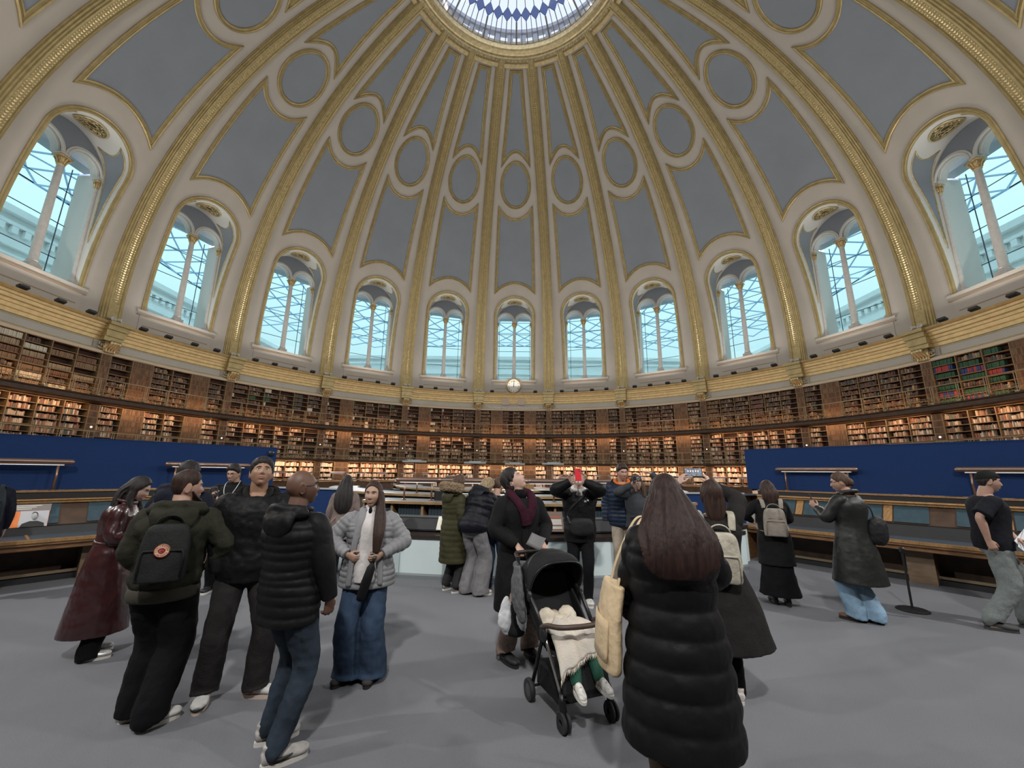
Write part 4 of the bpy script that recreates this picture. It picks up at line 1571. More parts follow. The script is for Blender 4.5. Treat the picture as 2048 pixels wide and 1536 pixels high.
def hair_shell(mb, M, style, top=.022, side=.013, rough=.004, seed=0):
    def fn(lam, ph):
        p = skull(lam, ph)
        zh = hairline(lam, style)
        if style != 'cap':
            zh += .010 * noise.noise(V((cos(lam) * 9 + seed, sin(lam) * 9, 1.7)))
        k = sst(zh - .012, zh + .010, p.z)
        th = side + (top - side) * sst(.0, .085, p.z)
        th += rough * noise.noise(V((cos(lam) * 11 + seed, sin(lam) * 11, p.z * 8)))
        th *= .75 + .25 * sst(zh, zh + .04, p.z)
        q = p.normalized()
        return p + q * (th * k - .010 * (1 - k))
    head_grid(mb, fn, M, 72, 48)

SKIN = {'light': (.36, .215, .16), 'pale': (.44, .285, .225), 'tan': (.275, .155, .10), 'brown': (.105, .052, .034), 'asian': (.345, .215, .15)}
def skin_mat(k):
    return mat('skin_' + k, SKIN[k], .5, var=.06, vscale=30, bump=.1, bscale=220, spec=.4)
def hair_mat(nm, col, col2):
    return mat('hair_' + nm, col, .58, col2=col2, vscale=60, bump=.4, bscale=120, stretch=(1, 1, .06), spec=.25)
HAIR = {'black': hair_mat('black', (.008, .007, .007), (.022, .018, .017)), 'darkbrown': hair_mat('dark_brown', (.014, .008, .006), (.045, .022, .016)), 'brown': hair_mat('brown', (.035, .02, .013), (.09, .052, .032)), 'blond': hair_mat('blond', (.13, .09, .05), (.34, .26, .16)), 'redbrown': hair_mat('red_brown', (.011, .0055, .005), (.034, .015, .012))}

def cloth(nm, col, rough=.85, var=.14, bump=.35, bscale=90, sheen=.0, vscale=10, **k):
    return mat(nm, col, rough, var=var, vscale=vscale, bump=bump, bscale=bscale, spec=.16, sheen=sheen, **k)

class Person:
    def __init__(s, label, loc, hd, h, female=False, lean=0, twist=0, feet=None, head=(0, 0, 0), skin='light', hips=0.0, bulk=1.0, vox=.0065, sway=0):
        """hd: compass heading the body faces (0 = away from the doors, 90 = to the right); feet in world x, y and heading; head = yaw, pitch, roll relative to the body"""
        s.S = S = h / 1.75
        s.h, s.f, s.skin, s.bulk, s.vox = h, female, skin, bulk, vox
        s.root = thing('person', label, 'person', (loc[0], loc[1], 0), R(-hd))
        s.M = Matrix.Translation((loc[0], loc[1], 0)) @ Matrix.Rotation(R(-hd), 4, 'Z')
        s.Mi = s.M.inverted()
        s.hd = hd
        if feet is None:
            a = R(hd)
            rt = V((cos(a), -sin(a), 0)) * .10 * S
            c = V((loc[0], loc[1], 0))
            feet = [(c.x - rt.x, c.y - rt.y, hd - 8), (c.x + rt.x, c.y + rt.y, hd + 8)]
        s.feet = [(s.L(x, y, 0), R(-(a - hd))) for x, y, a in feet]      # left, right
        mid = (s.feet[0][0] + s.feet[1][0]) / 2
        hw = (.088 if not female else .09) * S
        leg = .862 * S
        zc = []
        for (p, _), sg in zip(s.feet, (-1, 1)):
            dx, dy = mid.x + sg * hw - p.x, mid.y + hips - p.y
            zc.append(.085 * S + sqrt(max(.1, leg ** 2 - dx * dx - dy * dy)))
        s.hc = V((mid.x, mid.y + hips, min(zc) - .006))
        s.T = Matrix.Translation(s.hc) @ Matrix.Rotation(R(sway), 4, 'Y') @ Matrix.Rotation(R(-lean), 4, 'X') @ Matrix.Rotation(R(-twist), 4, 'Z') @ Matrix.Translation((0, 0, -.935 * S)) 
        s.hip = [s.hc + V((sg * hw, 0, -.02 * S)) for sg in (-1, 1)]
        s.ank = [p + V((0, 0, .085 * S)) for p, _ in s.feet]
        s.knee = [s.ik(s.hip[i], s.ank[i], .435 * S, .432 * S, V((sin(-s.feet[i][1]) * .5, 1, 0))) for i in (0, 1)]
        sw = (.178 if not female else .158) * S
        s.sh = [s.T @ V((sg * sw, -.005, 1.425 * S)) for sg in (-1, 1)]
        s.neck = s.T @ V((0, -.015 * S, 1.475 * S))
        hy, hp, hr = head
        s.HR = s.T.to_3x3() @ Matrix.Rotation(R(-hy), 3, 'Z') @ Matrix.Rotation(R(hp), 3, 'X') @ Matrix.Rotation(R(hr), 3, 'Y')
        upv = s.HR @ V((0, 0, 1))
        base = s.T @ V((0, .012 * S, 1.515 * S))
        s.hs = S ** .5 * (.97 if female else 1.0)
        s.hcn = base + s.HR @ V((0, .012, .112)) * s.hs
        s.HM = Matrix.Translation(s.hcn) @ s.HR.to_4x4() @ Matrix.Scale(s.hs, 4)
        s.arm = {}
    def L(s, x, y, z):
        return s.Mi @ V((x, y, z))
    def ik(s, a, c, l1, l2, pole):
        d = c - a
        D = max(.05, min(d.length, l1 + l2 - .002))
        u = d.normalized()
        x = (l1 * l1 - l2 * l2 + D * D) / (2 * D)
        hgt = sqrt(max(0, l1 * l1 - x * x))
        p = pole - u * pole.dot(u)
        if p.length < 1e-4:
            p = u.orthogonal()
        p.normalize()
        return a + u * x + p * hgt
    def set_arm(s, sd, w=None, pole=None, d=None, n=None, curl=22, spread=1.0, thumb=1.0, hand=True):
        """sd 0 left, 1 right; w wrist in world coordinates, pole / d / n directions in body coordinates"""
        S = s.S
        sg = -1 if sd == 0 else 1
        if w is None:
            W = s.sh[sd] + V((sg * .075 * S, .03 * S, -.525 * S))
            pole = pole or (sg * .5, -1, 0)
            d = d or (sg * -.05, .12, -1)
            n = n or (-sg, 0, 0)
        else:
            W = s.L(*w)
        r = W - s.sh[sd]
        mx = (.285 + .255) * S * .995
        if r.length > mx:
            W = s.sh[sd] + r * (mx / r.length)
        E = s.ik(s.sh[sd], W, .285 * S, .255 * S, V(pole or (sg * .5, -.6, -1)))
        dd = V(d) if d else (W - E)
        s.arm[sd] = dict(E=E, W=W, d=dd.normalized(), n=V(n or (-sg, 0, 0)), curl=curl, spread=spread, thumb=thumb, hand=hand)
    def hand(s, mb, sd):
        a = s.arm[sd]
        S = s.S * (.93 if s.f else 1.0)
        W, d = a['W'], a['d']
        n = (a['n'] - d * a['n'].dot(d)).normalized()
        u = d.cross(n) if sd == 1 else n.cross(d)
        P = lambda x, y, z=0: W + (d * x + u * y + n * z) * S
        mb.tube([P(-.02, 0), P(.02, 0), P(.05, .0), P(.082, 0), P(.094, 0)], [(.026 * S, .020 * S), (.032 * S, .0185 * S), (.039 * S, .016 * S), (.0405 * S, .0135 * S), (.036 * S, .010 * S)], 14, side=u)
        for off, back, ln in ((.030, .0, .070), (.0105, .004, .079), (-.0095, .0, .073), (-.0285, -.010, .058)):
            o = P(.082 + back, off)
            c = R(a['curl'])
            ang = 0
            p = o
            pts, rad = [P(.055 + back, off * .9), o], [.0095 * S, .0098 * S]
            for q, (seg, k) in enumerate(((.46, .75), (.30, 1.25), (.24, .9))):
                ang += c * k
                dr = d * cos(ang) + n * sin(ang) + u * (off * 3.0 * a['spread'] * (1 if q == 0 else .4))
                p = p + dr.normalized() * (ln * seg * S)
                pts.append(p); rad.append((.0088, .0080, .0062)[q] * S)
            mb.tube(pts, rad, 10)
        t = a['thumb']
        b0 = P(.018, .022, .004)
        p1 = b0 + (u * (.62 * t) + d * .62 + n * .38).normalized() * (.040 * S)
        p2 = p1 + (u * (.30 * t) + d * .85 + n * .42).normalized() * (.032 * S)
        p3 = p2 + (u * (.08 * t) + d * .9 + n * .5).normalized() * (.024 * S)
        mb.tube([b0, p1, p2, p3], [.0135 * S, .0125 * S, .0098 * S, .0072 * S], 10)
    def body(s, hands=True, ears=True):
        S = s.S
        mb = MB()
        T = s.T
        limb(mb, [T @ V((0, y * S, z * S)) for y, z in ((0, .86), (0, .95), (0, 1.08), (0, 1.2), (0, 1.33), (-.005, 1.42), (-.012, 1.465))], [(a * S, b * S) for a, b in ((.10, .08), (.145, .095), (.125, .085), (.14, .095), (.16, .10), (.14, .085), (.07, .06))], 4, 18, side=(1, 0, 0))
        nk = (.050 if s.f else .060) * S
        up = s.HR @ V((0, 0, 1))
        limb(mb, [T @ V((0, -.015 * S, 1.41 * S)), s.neck, s.hcn + s.HR @ V((0, -.012, -.062)) * s.hs, s.hcn + s.HR @ V((0, -.008, -.01)) * s.hs], [(nk * 1.15, nk * 1.1), (nk * 1.08, nk * 1.05), (nk, nk * 1.05), (nk * .9, nk * .9)], 4, 16, side=s.HR @ V((1, 0, 0)))
        head_grid(mb, lambda l, p: face(l, p, s.f), s.HM)
        if ears:
            for sg in (-1, 1):
                E = s.HM @ Matrix.Translation((sg * .0765, -.008, -.004)) @ Matrix.Rotation(R(sg * -22), 4, 'Z') @ Matrix.Rotation(R(-8), 4, 'X')
                mb.tube([E @ V((sg * .004, .006 * cos(t) - .004 + .010 * cos(t), .029 * sin(t) + .004 - .006 * (1 - sin(t)))) for t in [2 * pi * i / 14 for i in range(14)]], .0052 * s.hs, 6, closed=True)
                mb.ball(E @ V((0, 0, 0)), (.006 * s.hs, .013 * s.hs, .026 * s.hs), 10, 8, s.HR.to_4x4())
        for sd in (0, 1):
            if sd not in s.arm:
                s.set_arm(sd)
            a = s.arm[sd]
            k = S * (.9 if s.f else 1.0)
            limb(mb, [s.sh[sd] + (T.to_3x3() @ V(((1 if sd == 0 else -1) * .07, 0, -.03))) * S, s.sh[sd] + (T.to_3x3() @ V(((1 if sd == 0 else -1) * .015, 0, -.035))) * S, s.sh[sd].lerp(a['E'], .5), a['E'], a['E'].lerp(a['W'], .35), a['W']], [.035 * k, .042 * k, .044 * k, .038 * k, .041 * k, (.027 * k, .022 * k)], 4, 12)
            if a['hand'] and hands:
                s.hand(mb, sd)
            limb(mb, [s.hip[sd] + V((0, 0, .04)), s.hip[sd].lerp(s.knee[sd], .4), s.knee[sd], s.knee[sd].lerp(s.ank[sd], .35), s.ank[sd], s.ank[sd] + V((0, 0, -.05 * S))], [.08 * S, .075 * S, .052 * S, .053 * S, .036 * S, .034 * S], 4, 12)
            fp, fa = s.feet[sd]
            fd = V((-sin(fa), cos(fa), 0))
            limb(mb, [s.ank[sd] - fd * .04 * S + V((0, 0, -.045 * S)), s.ank[sd] + fd * .05 * S + V((0, 0, -.04 * S)), s.ank[sd] + fd * .13 * S + V((0, 0, -.06 * S))], [.033 * S, .036 * S, .02 * S], 3, 10)
        s.ob = remesh(mb.build('body', skin_mat(s.skin), s.root, smooth=True), s.vox, 2)
        return s.ob
    def features(s, brow='black', lips=(.36, .15, .13), open_eyes=1.0, stubble=False):
        """eyes, brows and lips"""
        EW, EI = mat('eye_white', (.62, .60, .57), .25), mat('iris', (.018, .011, .008), .2)
        for sg in (-1, 1):
            p = face_at(sg * .031, .007, s.f)
            m = MB()
            m.cur = 0
            e = Matrix.Translation(p + V((0, -.0065, 0)))
            m.ball((0, 0, 0), (.0155, .0095, .0062 * open_eyes), 14, 10)
            m.cur = 1
            m.ball((0, .0052, .0004), (.0058, .0050, .0056 * open_eyes), 12, 8)
            m.xf(s.HM @ e)
            m.build('eye', [EW, EI], s.root, smooth=True)
            m = MB()
            pts = []
            for t in (-1, -.5, 0, .5, 1):
                x, z = sg * (.031 + .018 * t), .0285 - .0035 * t * t
                q = face_at(x, z, s.f)
                pts.append(s.HM @ (q + V((0, .0005, 0))))
            m.tube(pts, [(.0020, .0028), (.0026, .004), (.0026, .0038), (.0022, .003), (.0014, .0018)], 6)
            m.build('eyebrow', HAIR[brow], s.root, smooth=True)
            m = MB()
            pts = []
            for t in (-1, -.5, 0, .5, 1):
                x, z = sg * (.031 + .0165 * t), .0135 - .0045 * t * t
                q = face_at(x, z, s.f)
                pts.append(s.HM @ (q + V((0, .001, 0))))
            m.tube(pts, .0016, 5)
            m.build('eyelash', HAIR['black'], s.root, smooth=True)
        m = MB()
        for z, r in ((-.0585, .0035), (-.0708, .0045)):
            pts, rad = [], []
            for t in (-1, -.66, -.33, 0, .33, .66, 1):
                q = face_at(.023 * t, z + (.003 if z < -.06 else -.003) * t * t, s.f)
                pts.append(s.HM @ (q + V((0, -.0012, 0))))
                rad.append((.0035, r * (1 - .7 * t * t)))
            m.tube(pts, rad, 8, side=s.HR @ V((0, 1, 0)))
        m.build('lips', mat('lips_%.2f' % lips[0], lips, .45), s.root, smooth=True)
    def hair(s, style, colour, top=.022, side=.013, fall=None, rough=.005, seed=0, extra=None, name='hair', vox=.006):
        """fall: list of (dx, dy, dz, half width, half depth) in head coordinates (metres) for long hair"""
        mb = MB()
        hair_shell(mb, s.HM, style, top, side, rough, seed)
        for F in (fall or []):
            path, rad = cr_path([s.hcn + s.HR @ V(q[:3]) * s.hs for q in F[:2]] + [s.hcn + (s.HR @ V((F[1][0], F[1][1], F[1][2]))) * s.hs + (s.T.to_3x3() @ V((q[0] - F[1][0], q[1] - F[1][1], q[2] - F[1][2]))) * s.hs for q in F[2:]], [(q[3], q[4]) for q in F], 6)
            n = 40
            sdv = s.HR @ V((1, 0, 0))
            vs, fs = [], []
            b0 = len(mb.v)
            mb.tube(path, rad, n, side=sdv)
            # comb furrows along the length
            for i in range(len(path)):
                for k in range(n):
                    w = 1 + .09 * sin(k * 2 * pi / n * 11 + .6 * noise.noise(V((i * .3, k * .2, seed)))) + .05 * noise.noise(V((i * .12, k * .9, seed + 3)))
                    p = V(mb.v[b0 + i * n + k])
                    mb.v[b0 + i * n + k] = tuple(path[i] + (p - path[i]) * w)
        for e in extra or []:
            mb.ball(s.HM @ V(e[0]), [q * s.hs for q in e[1]], 14, 10, s.HR.to_4x4())
        return remesh(mb.build(name, HAIR[colour] if isinstance(colour, str) else colour, s.root, smooth=True), vox, 1, .0016, .02)
    def torso(s, mb, z0, off, hem=None, z1=1.47, ribs=None, shoulder=0.0, k=5, n=28, belly=0.0, hoff=(0, 0)):
        """z0 hem height (at 1.75 m tall), off added to the body, hem = (half width, half depth) at the hem"""
        S, B = s.S, s.bulk
        st = [(.95, .165, .12), (1.05, .152, .11), (1.15, .155, .113), (1.25, .172, .122), (1.34, .185, .122), (1.405, .160, .105), (1.45, .10, .080), (1.485, .066, .064)]
        if s.f:
            st = [(.95, .172, .125), (1.05, .148, .11), (1.15, .142, .108), (1.25, .155, .122), (1.34, .165, .115), (1.405, .145, .098), (1.45, .09, .072), (1.485, .060, .058)]
        P, Q = [], []
        hw, hd = hem or (.175 + off, .13 + off)
        if z0 < .93:
            m = max(2, int((.95 - z0) / .16))
            for i in range(m):
                t = i / m
                z = z0 + (.95 - z0) * t
                w0, d0 = st[0][1] * B + off, st[0][2] * B + off
                P.append(s.hc + V((hoff[0] * (1 - t), hoff[1] * (1 - t), (z - .935) * S)))
                e = (1 - t) ** .8
                Q.append(((w0 + (hw - w0) * e) * S, (d0 + (hd - d0) * e) * S))
        for z, a, b in st:
            if z < z0 or z > z1:
                continue
            o = off * (1 if z < 1.36 else .75 if z < 1.42 else .5) + (shoulder if 1.3 < z < 1.43 else 0)
            bl = belly * gs(z, 1.05, .12)
            P.append(s.T @ V((0, (bl * .5 - (.01 if z > 1.3 else 0)) * S, z * S)))
            Q.append(((a * B + o) * S, (b * B + o + bl) * S))
        limb(mb, P, Q, k if not ribs else max(k, 14), n, side=(1, 0, 0), ribs=ribs)
    def sleeves(s, mb, off, cuff=.045, ribs=None, upper=.064, end=1.0, k=5):
        S = s.S * (.93 if s.f else 1)
        for sd in (0, 1):
            if sd not in s.arm:
                s.set_arm(sd)
            a = s.arm[sd]
            sg = 1 if sd == 0 else -1
            up = (upper - .064) * .35 + .052 + off * .52
            inn = s.sh[sd] + (s.T.to_3x3() @ V((sg * .085, 0, -.012))) * S
            top = s.sh[sd] + (s.T.to_3x3() @ V((sg * .012, 0, -.026))) * S
            bend = s.sh[sd].lerp(a['E'], .22)
            W0 = a['E'].lerp(a['W'], .98)
            if end < .5:
                P = [inn, top, bend, s.sh[sd].lerp(a['E'], .5), s.sh[sd].lerp(a['E'], .5 + end)]
                Q = [.045 * S, (up * .90) * S, up * S, up * S, (up + .004) * S]
            else:
                P = [inn, top, bend, s.sh[sd].lerp(a['E'], .6), a['E'], a['E'].lerp(a['W'], .5), W0]
                Q = [.045 * S, (up * .90) * S, up * S, (up * .97) * S, (up * .93) * S, (cuff * .35 + up * .55) * S, (cuff * .82 + off * .12) * S]
            limb(mb, P, Q, k if not ribs else 14, 18, ribs=ribs)
    def top(s, name, m, z0, off, hem=None, cuff=.045, ribs=None, sribs=None, vox=.009, fold=.014, fscale=.10, hood=None, collar=None, shoulder=0, end=1.0, belly=0.0, hoff=(0, 0), upper=.064, z1=1.47):
        mb = MB()
        s.torso(mb, z0, off, hem, ribs=ribs, shoulder=shoulder, belly=belly, hoff=hoff, z1=z1)
        s.sleeves(mb, off, cuff, ribs=sribs, end=end, upper=upper)
        S = s.S
        if collar:
            hgt, cr = collar
            mb.tube([s.T @ V((cr * 1.15 * S * cos(t), (-.012 + cr * 1.05 * sin(t)) * S, (1.462 + hgt * (.55 - .35 * sin(t))) * S)) for t in [2 * pi * i / 20 for i in range(20)]], (hgt * .5 * S, .014 * S) if False else hgt * .42 * S, 8, closed=True)
        return remesh(mb.build(name, m, s.root, smooth=True), vox, 2, fold, fscale)
    def hood_down(s, m, size=1.0, ribs=False):
        """a hood lying open on the shoulders behind the neck"""
        S = s.S * size
        mb = MB()
        for q, (rr, zz, yy, w) in enumerate(((.115, 1.445, -.03, .036), (.125, 1.475, -.05, .040), (.115, 1.505, -.062, .034))):
            pts, rad = [], []
            for i in range(17):
                t = pi * (1.08 + .84 * i / 16) if q else pi * (.95 + 1.1 * i / 16)
                pts.append(s.T @ V((rr * 1.25 * S * cos(t), yy * S + rr * .95 * S * sin(t) + .02 * S, zz * s.S - .01 * S * abs(cos(t)))))
                rad.append(w * S * (1 - .35 * abs(cos(t)) ** 4))
            mb.tube(pts, rad, 10)
        limb(mb, [s.T @ V((0, -.10 * S, 1.50 * s.S)), s.T @ V((0, -.155 * S, 1.44 * s.S)), s.T @ V((0, -.165 * S, 1.36 * s.S)), s.T @ V((0, -.14 * S, 1.29 * s.S))], [(.11 * S, .03 * S), (.135 * S, .045 * S), (.115 * S, .04 * S), (.04 * S, .018 * S)], 5, 18, side=(1, 0, 0))
        return remesh(mb.build('hood', m, s.root, smooth=True), .009, 2, .018, .07)
    def trousers(s, m, thigh=.092, knee=.072, hem=.068, hz=.035, waist=1.0, fold=.016, vox=.009, cuff=False, fscale=.09, name='trousers'):
        S = s.S
        mb = MB()
        limb(mb, [s.hc + V((0, 0, (z - .935) * S)) for z in (.80, .87, .95)] + [s.T @ V((0, 0, waist * S))], [(.10 * S, .09 * S), (.165 * S, .125 * S), (.172 * S, .128 * S), (.16 * S, .12 * S)], 4, 22, side=(1, 0, 0))
        for sd in (0, 1):
            fp, fa = s.feet[sd]
            end = s.ank[sd] + V((0, 0, hz * S - .085 * S))
            end = V((s.ank[sd].x, s.ank[sd].y, hz))
            fd = V((-sin(fa), cos(fa), 0))
            A = s.ank[sd]
            P = [s.hip[sd] + V((0, 0, .02 * S)), s.hip[sd].lerp(s.knee[sd], .45), s.knee[sd], s.knee[sd].lerp(A, .5), A + V((0, 0, .03 * S)), end + fd * .006]
            Q = [thigh * 1.04 * S, thigh * S, knee * S, (knee * .45 + hem * .55) * S, hem * S, (hem * 1.02 * S, hem * 1.08 * S)]
            if cuff:
                Q[-2], Q[-1] = hem * 1.25 * S, hem * .8 * S
            limb(mb, P, Q, 6, 18)
        return remesh(mb.build(name, m, s.root, smooth=True), vox, 2, fold, fscale)
    def skirt(s, m, z0, hem, vox=.010, fold=.02, name='skirt', n=40, pleat=.03):
        S = s.S
        mb = MB()
        P = [s.hc + V((0, 0, (z - .935) * S)) for z in (z0, z0 + (.95 - z0) * .4, z0 + (.95 - z0) * .75, .97)]
        path, rad = cr_path(P, [(hem[0] * S, hem[1] * S), (hem[0] * .78 * S, hem[1] * .85 * S), (.18 * S, .135 * S), (.165 * S, .12 * S)], 6)
        b0 = len(mb.v)
        mb.tube(path, rad, n, side=(1, 0, 0))
        for i in range(len(path)):
            for k in range(n):
                w = 1 + pleat * sin(k * 2 * pi / n * 7) * (1 - i / len(path))
                p = V(mb.v[b0 + i * n + k])
                mb.v[b0 + i * n + k] = tuple(path[i] + (p - path[i]) * w)
        return remesh(mb.build(name, m, s.root, smooth=True), vox, 2, fold, .12)
    def shoes(s, upper, sole, style='sneaker', accent=None, scale=1.0, lift=(0, 0)):
        S = s.S * scale * (.94 if s.f else 1.0)
        for sd in (0, 1):
            fp, fa = s.feet[sd]
            M = Matrix.Translation((s.ank[sd].x, s.ank[sd].y, lift[sd])) @ Matrix.Rotation(fa, 4, 'Z') @ Matrix.Scale(S, 4)
            mb = MB()
            limb(mb, [(0, y, z) for y, z in ((-.078, .055), (-.055, .058), (0, .060), (.055, .055), (.11, .047), (.155, .046), (.184, .040))], [(.024, .032), (.038, .036), (.041, .038), (.047, .034), (.051, .030), (.046, .027), (.026, .016)], 4, 16, side=(1, 0, 0))
            if style != 'loafer':
                limb(mb, [(0, -.02, .06), (0, -.028, .095), (0, -.034, .13 if style != 'boot' else .22)], [(.036, .052), (.037, .047), (.040, .046)], 4, 16, side=(1, 0, 0))
            mb.xf(M)
            sh = remesh(mb.build('shoe', upper, s.root, smooth=True), .007, 2)
            out = []
            for i in range(24):
                t = 2 * pi * i / 24
                y = .052 + .134 * sin(t)
                w = (.039 + .006 * sst(-.05, .1, y)) * (abs(cos(t)) ** .75) * (1 if cos(t) > 0 else -1)
                out.append((w, y))
            sb = MB()
            sb.prism(out, 0, .026)
            sb.xf(M)
            sb.build('sole', sole, sh)
            if style == 'sneaker':
                lc = MB()
                for q in range(4):
                    y = .035 + q * .02
                    z = .0885 - q * .0055
                    lc.tube([M @ V((-.022, y, z - .006)), M @ V((0, y + .004, z + .003)), M @ V((.022, y, z - .006))], .0035 * S, 5)
                lc.build('laces', mat('off_white_lace', (.6, .58, .54), .8), sh)
            if accent:
                ac = MB()
                for sg in (-1, 1):
                    if accent[0] == 'swoosh':
                        ac.tube([M @ V((sg * x, y, z)) for x, y, z in ((.035, -.06, .078), (.042, -.02, .055), (.047, .02, .048), (.049, .06, .052), (.048, .085, .060))], [.004 * S, .009 * S, .010 * S, .007 * S, .003 * S], 6)
                    elif accent[0] == 'patch':
                        ac.ball(M @ V((sg * .032, .01, .060)), (.016 * S, .04 * S, .022 * S), 10, 8, Matrix.Rotation(fa, 4, 'Z'))
                if accent[0] == 'dunk':
                    ac2 = MB()
                    limb(ac2, [M @ V((0, y, z)) for y, z in ((.13, .036), (.165, .034), (.190, .030))], [(.048 * S, .020 * S), (.041 * S, .018 * S), (.018 * S, .010 * S)], 3, 12, side=M.to_3x3() @ V((1, 0, 0)))
                    ac2.build('toe_guard', accent[1], sh, smooth=True)
                    limb(ac, [M @ V((0, y, z)) for y, z in ((.085, .064), (.06, .083), (.02, .098), (-.02, .115))], [(.030 * S, .012 * S), (.036 * S, .016 * S), (.037 * S, .018 * S), (.042 * S, .046 * S)], 3, 12, side=M.to_3x3() @ V((1, 0, 0)))
                ac.build('accent', accent[1], sh, smooth=True)
                if len(accent) > 2:
                    a3 = MB()
                    for sg in (-1, 1):
                        a3.ball(M @ V((sg * .036, -.015, .062)), (.010 * S, .026 * S, .022 * S), 10, 8, Matrix.Rotation(fa, 4, 'Z'))
                    a3.build('side_patch', accent[2], sh, smooth=True)
    def glasses(s, col=(.02, .02, .02)):
        m = MB()
        for sg in (-1, 1):
            m.tube([s.HM @ V((sg * .033 + .022 * cos(t), .093 - .004 * abs(cos(t)), .004 + .018 * sin(t))) for t in [2 * pi * i / 16 for i in range(16)]], .0017, 5, closed=True)
            m.tube([s.HM @ V(p) for p in ((sg * .056, .088, .010), (sg * .074, .06, .012), (sg * .080, .0, .014), (sg * .078, -.02, .0))], .0018, 5)
        m.tube([s.HM @ V(p) for p in ((-.011, .098, .008), (0, .104, .010), (.011, .098, .008))], .0017, 5)
        m.build('glasses', mat('glasses_frame', col, .3), s.root, smooth=True)
    def strip(s, name, pts, rad, m, n=8, side=None, fold=None):
        mb = MB()
        path, rr = cr_path(pts, rad, 5)
        mb.tube(path, rr, n, side=side)
        return mb.build(name, m, s.root, smooth=True)

BLACKC = cloth('black_wool', (.0075, .0075, .0078))
BLACKN = cloth('black_nylon', (.0060, .0060, .0066), .55, bump=.2)
BLACKT = cloth('black_trouser', (.0042, .0042, .0055), .9)
PUFF = cloth('black_puffer_nylon', (.0068, .0065, .0070), .55, bump=.15, bscale=40)
DENIM = mat('blue_denim', (.028, .048, .085), .85, var=.35, vscale=7, bump=.3, bscale=200, spec=.2)
DENIMD = mat('dark_denim', (.020, .029, .042), .85, var=.35, vscale=6, bump=.3, bscale=200, spec=.2)
DENIML = mat('light_denim', (.20, .31, .42), .85, var=.2, vscale=6, bump=.3, bscale=200, spec=.2)
WSHOE = mat('white_shoe', (.52, .51, .49), .55, var=.08, vscale=20)
GSHOE = mat('grey_white_shoe', (.36, .34, .32), .6, var=.35, vscale=14)
SOLEW = mat('white_sole', (.58, .56, .52), .6)
SOLEB = mat('black_sole', (.012, .012, .012), .7)
BSHOE = mat('black_shoe', (.012, .012, .013), .55)
def bag_on(lab, name, P, M4):
    """an empty that carries a bag; M4 places it in the world"""
    g = thing(name, lab, 'bag')
    g.matrix_world = M4
    return g

# -- woman in the burgundy coat
p = Person('person in long burgundy leather coat with long black hair, head bowed', (-3.62, -12.34), 56, 1.60, True, lean=5, feet=[(-3.68, -12.26, 52), (-3.54, -12.42, 56)], head=(8, -20, 0), skin='pale')
p.set_arm(0, (-3.44, -12.10, 1.02), (-.6, -1, -.4), curl=45)
p.set_arm(1, (-3.36, -12.30, .99), (.6, -1, -.4), curl=45)
p.body(); p.features('black', (.42, .12, .12), .5)
p.hair('long', 'black', .02, .02, [[(0, -.05, .02, .075, .055), (0, -.085, -.08, .085, .05), (0, -.10, -.22, .10, .045), (0, -.09, -.36, .085, .035), (0, -.08, -.46, .04, .02)], [(-.06, .0, .0, .03, .035), (-.075, .03, -.10, .03, .035), (-.075, .08, -.22, .028, .03), (-.06, .10, -.34, .02, .02)], [(.06, .0, .0, .03, .035), (.075, .01, -.10, .03, .035), (.08, .03, -.22, .028, .03), (.07, .04, -.34, .02, .02)]])
BURG = mat('burgundy_leather', (.036, .009, .010), .30, var=.25, vscale=6, bump=.12, bscale=14, spec=.6, coat=.3)
p.top('leather_coat', BURG, .22, .04, hem=(.25, .27), fold=.014, fscale=.09, collar=(.05, .085), cuff=.058, upper=.070)
p.strip('belt', [p.T @ V((.178 * p.S * cos(t), .148 * p.S * sin(t), 1.06 * p.S)) for t in [2 * pi * i / 20 for i in range(21)]], [(.026, .008)] * 21, BURG, 8, side=(0, 0, 1))
p.trousers(BLACKT, .085, .075, .085, .02)
p.shoes(mat('silver_sneaker', (.50, .49, .48), .35, .3, var=.3, vscale=25), SOLEW, 'sneaker')

# -- man in the olive bomber with the small backpack
OLIVE = cloth('olive_bomber', (.021, .021, .014), .8, var=.25)
p3 = p = Person('person in olive bomber jacket, small black backpack and wide black trousers, back turned', (-2.14, -13.25), -30, 1.655, feet=[(-2.36, -13.24, 30), (-2.17, -13.33, 36)], head=(64, 0, 0), skin='light', sway=1)
p.set_arm(0, (-2.37, -13.24, .93), (-1, -.5, -.3), hand=False)
p.set_arm(1, (-2.08, -13.10, .93), (1, -.5, -.3), hand=False)
p.body(); p.features('darkbrown', (.33, .15, .13))
p.hair('short', 'darkbrown', .020, .003, rough=.004)
p.strip('beard', [p.HM @ V(q) for q in ((-.071, .02, -.03), (-.058, .055, -.075), (-.03, .088, -.10), (0, .098, -.106), (.03, .088, -.10), (.058, .055, -.075), (.071, .02, -.03))], [(.006, .010), (.009, .018), (.011, .02), (.012, .02), (.011, .02), (.009, .018), (.006, .010)], HAIR['darkbrown'], 8)
p.top('bomber_jacket', OLIVE, .86, .060, hem=(.195, .15), fold=.026, fscale=.09, cuff=.06, upper=.085, shoulder=.015)
p.strip('hem_band', [p.hc + V((.205 * p.S * cos(t), .162 * p.S * sin(t), -.065)) for t in [2 * pi * i / 24 for i in range(25)]], [(.045, .016)] * 25, mat('olive_rib', (.036, .032, .02), .9, bump=.5, bscale=150), 8, side=(0, 0, 1))
p.hood_down(OLIVE, 1.12)
p.trousers(BLACKT, .125, .116, .108, .05, fold=.02)
p.shoes(WSHOE, SOLEW, 'sneaker', ('swoosh', mat('black_trim', (.02, .02, .02), .6)))
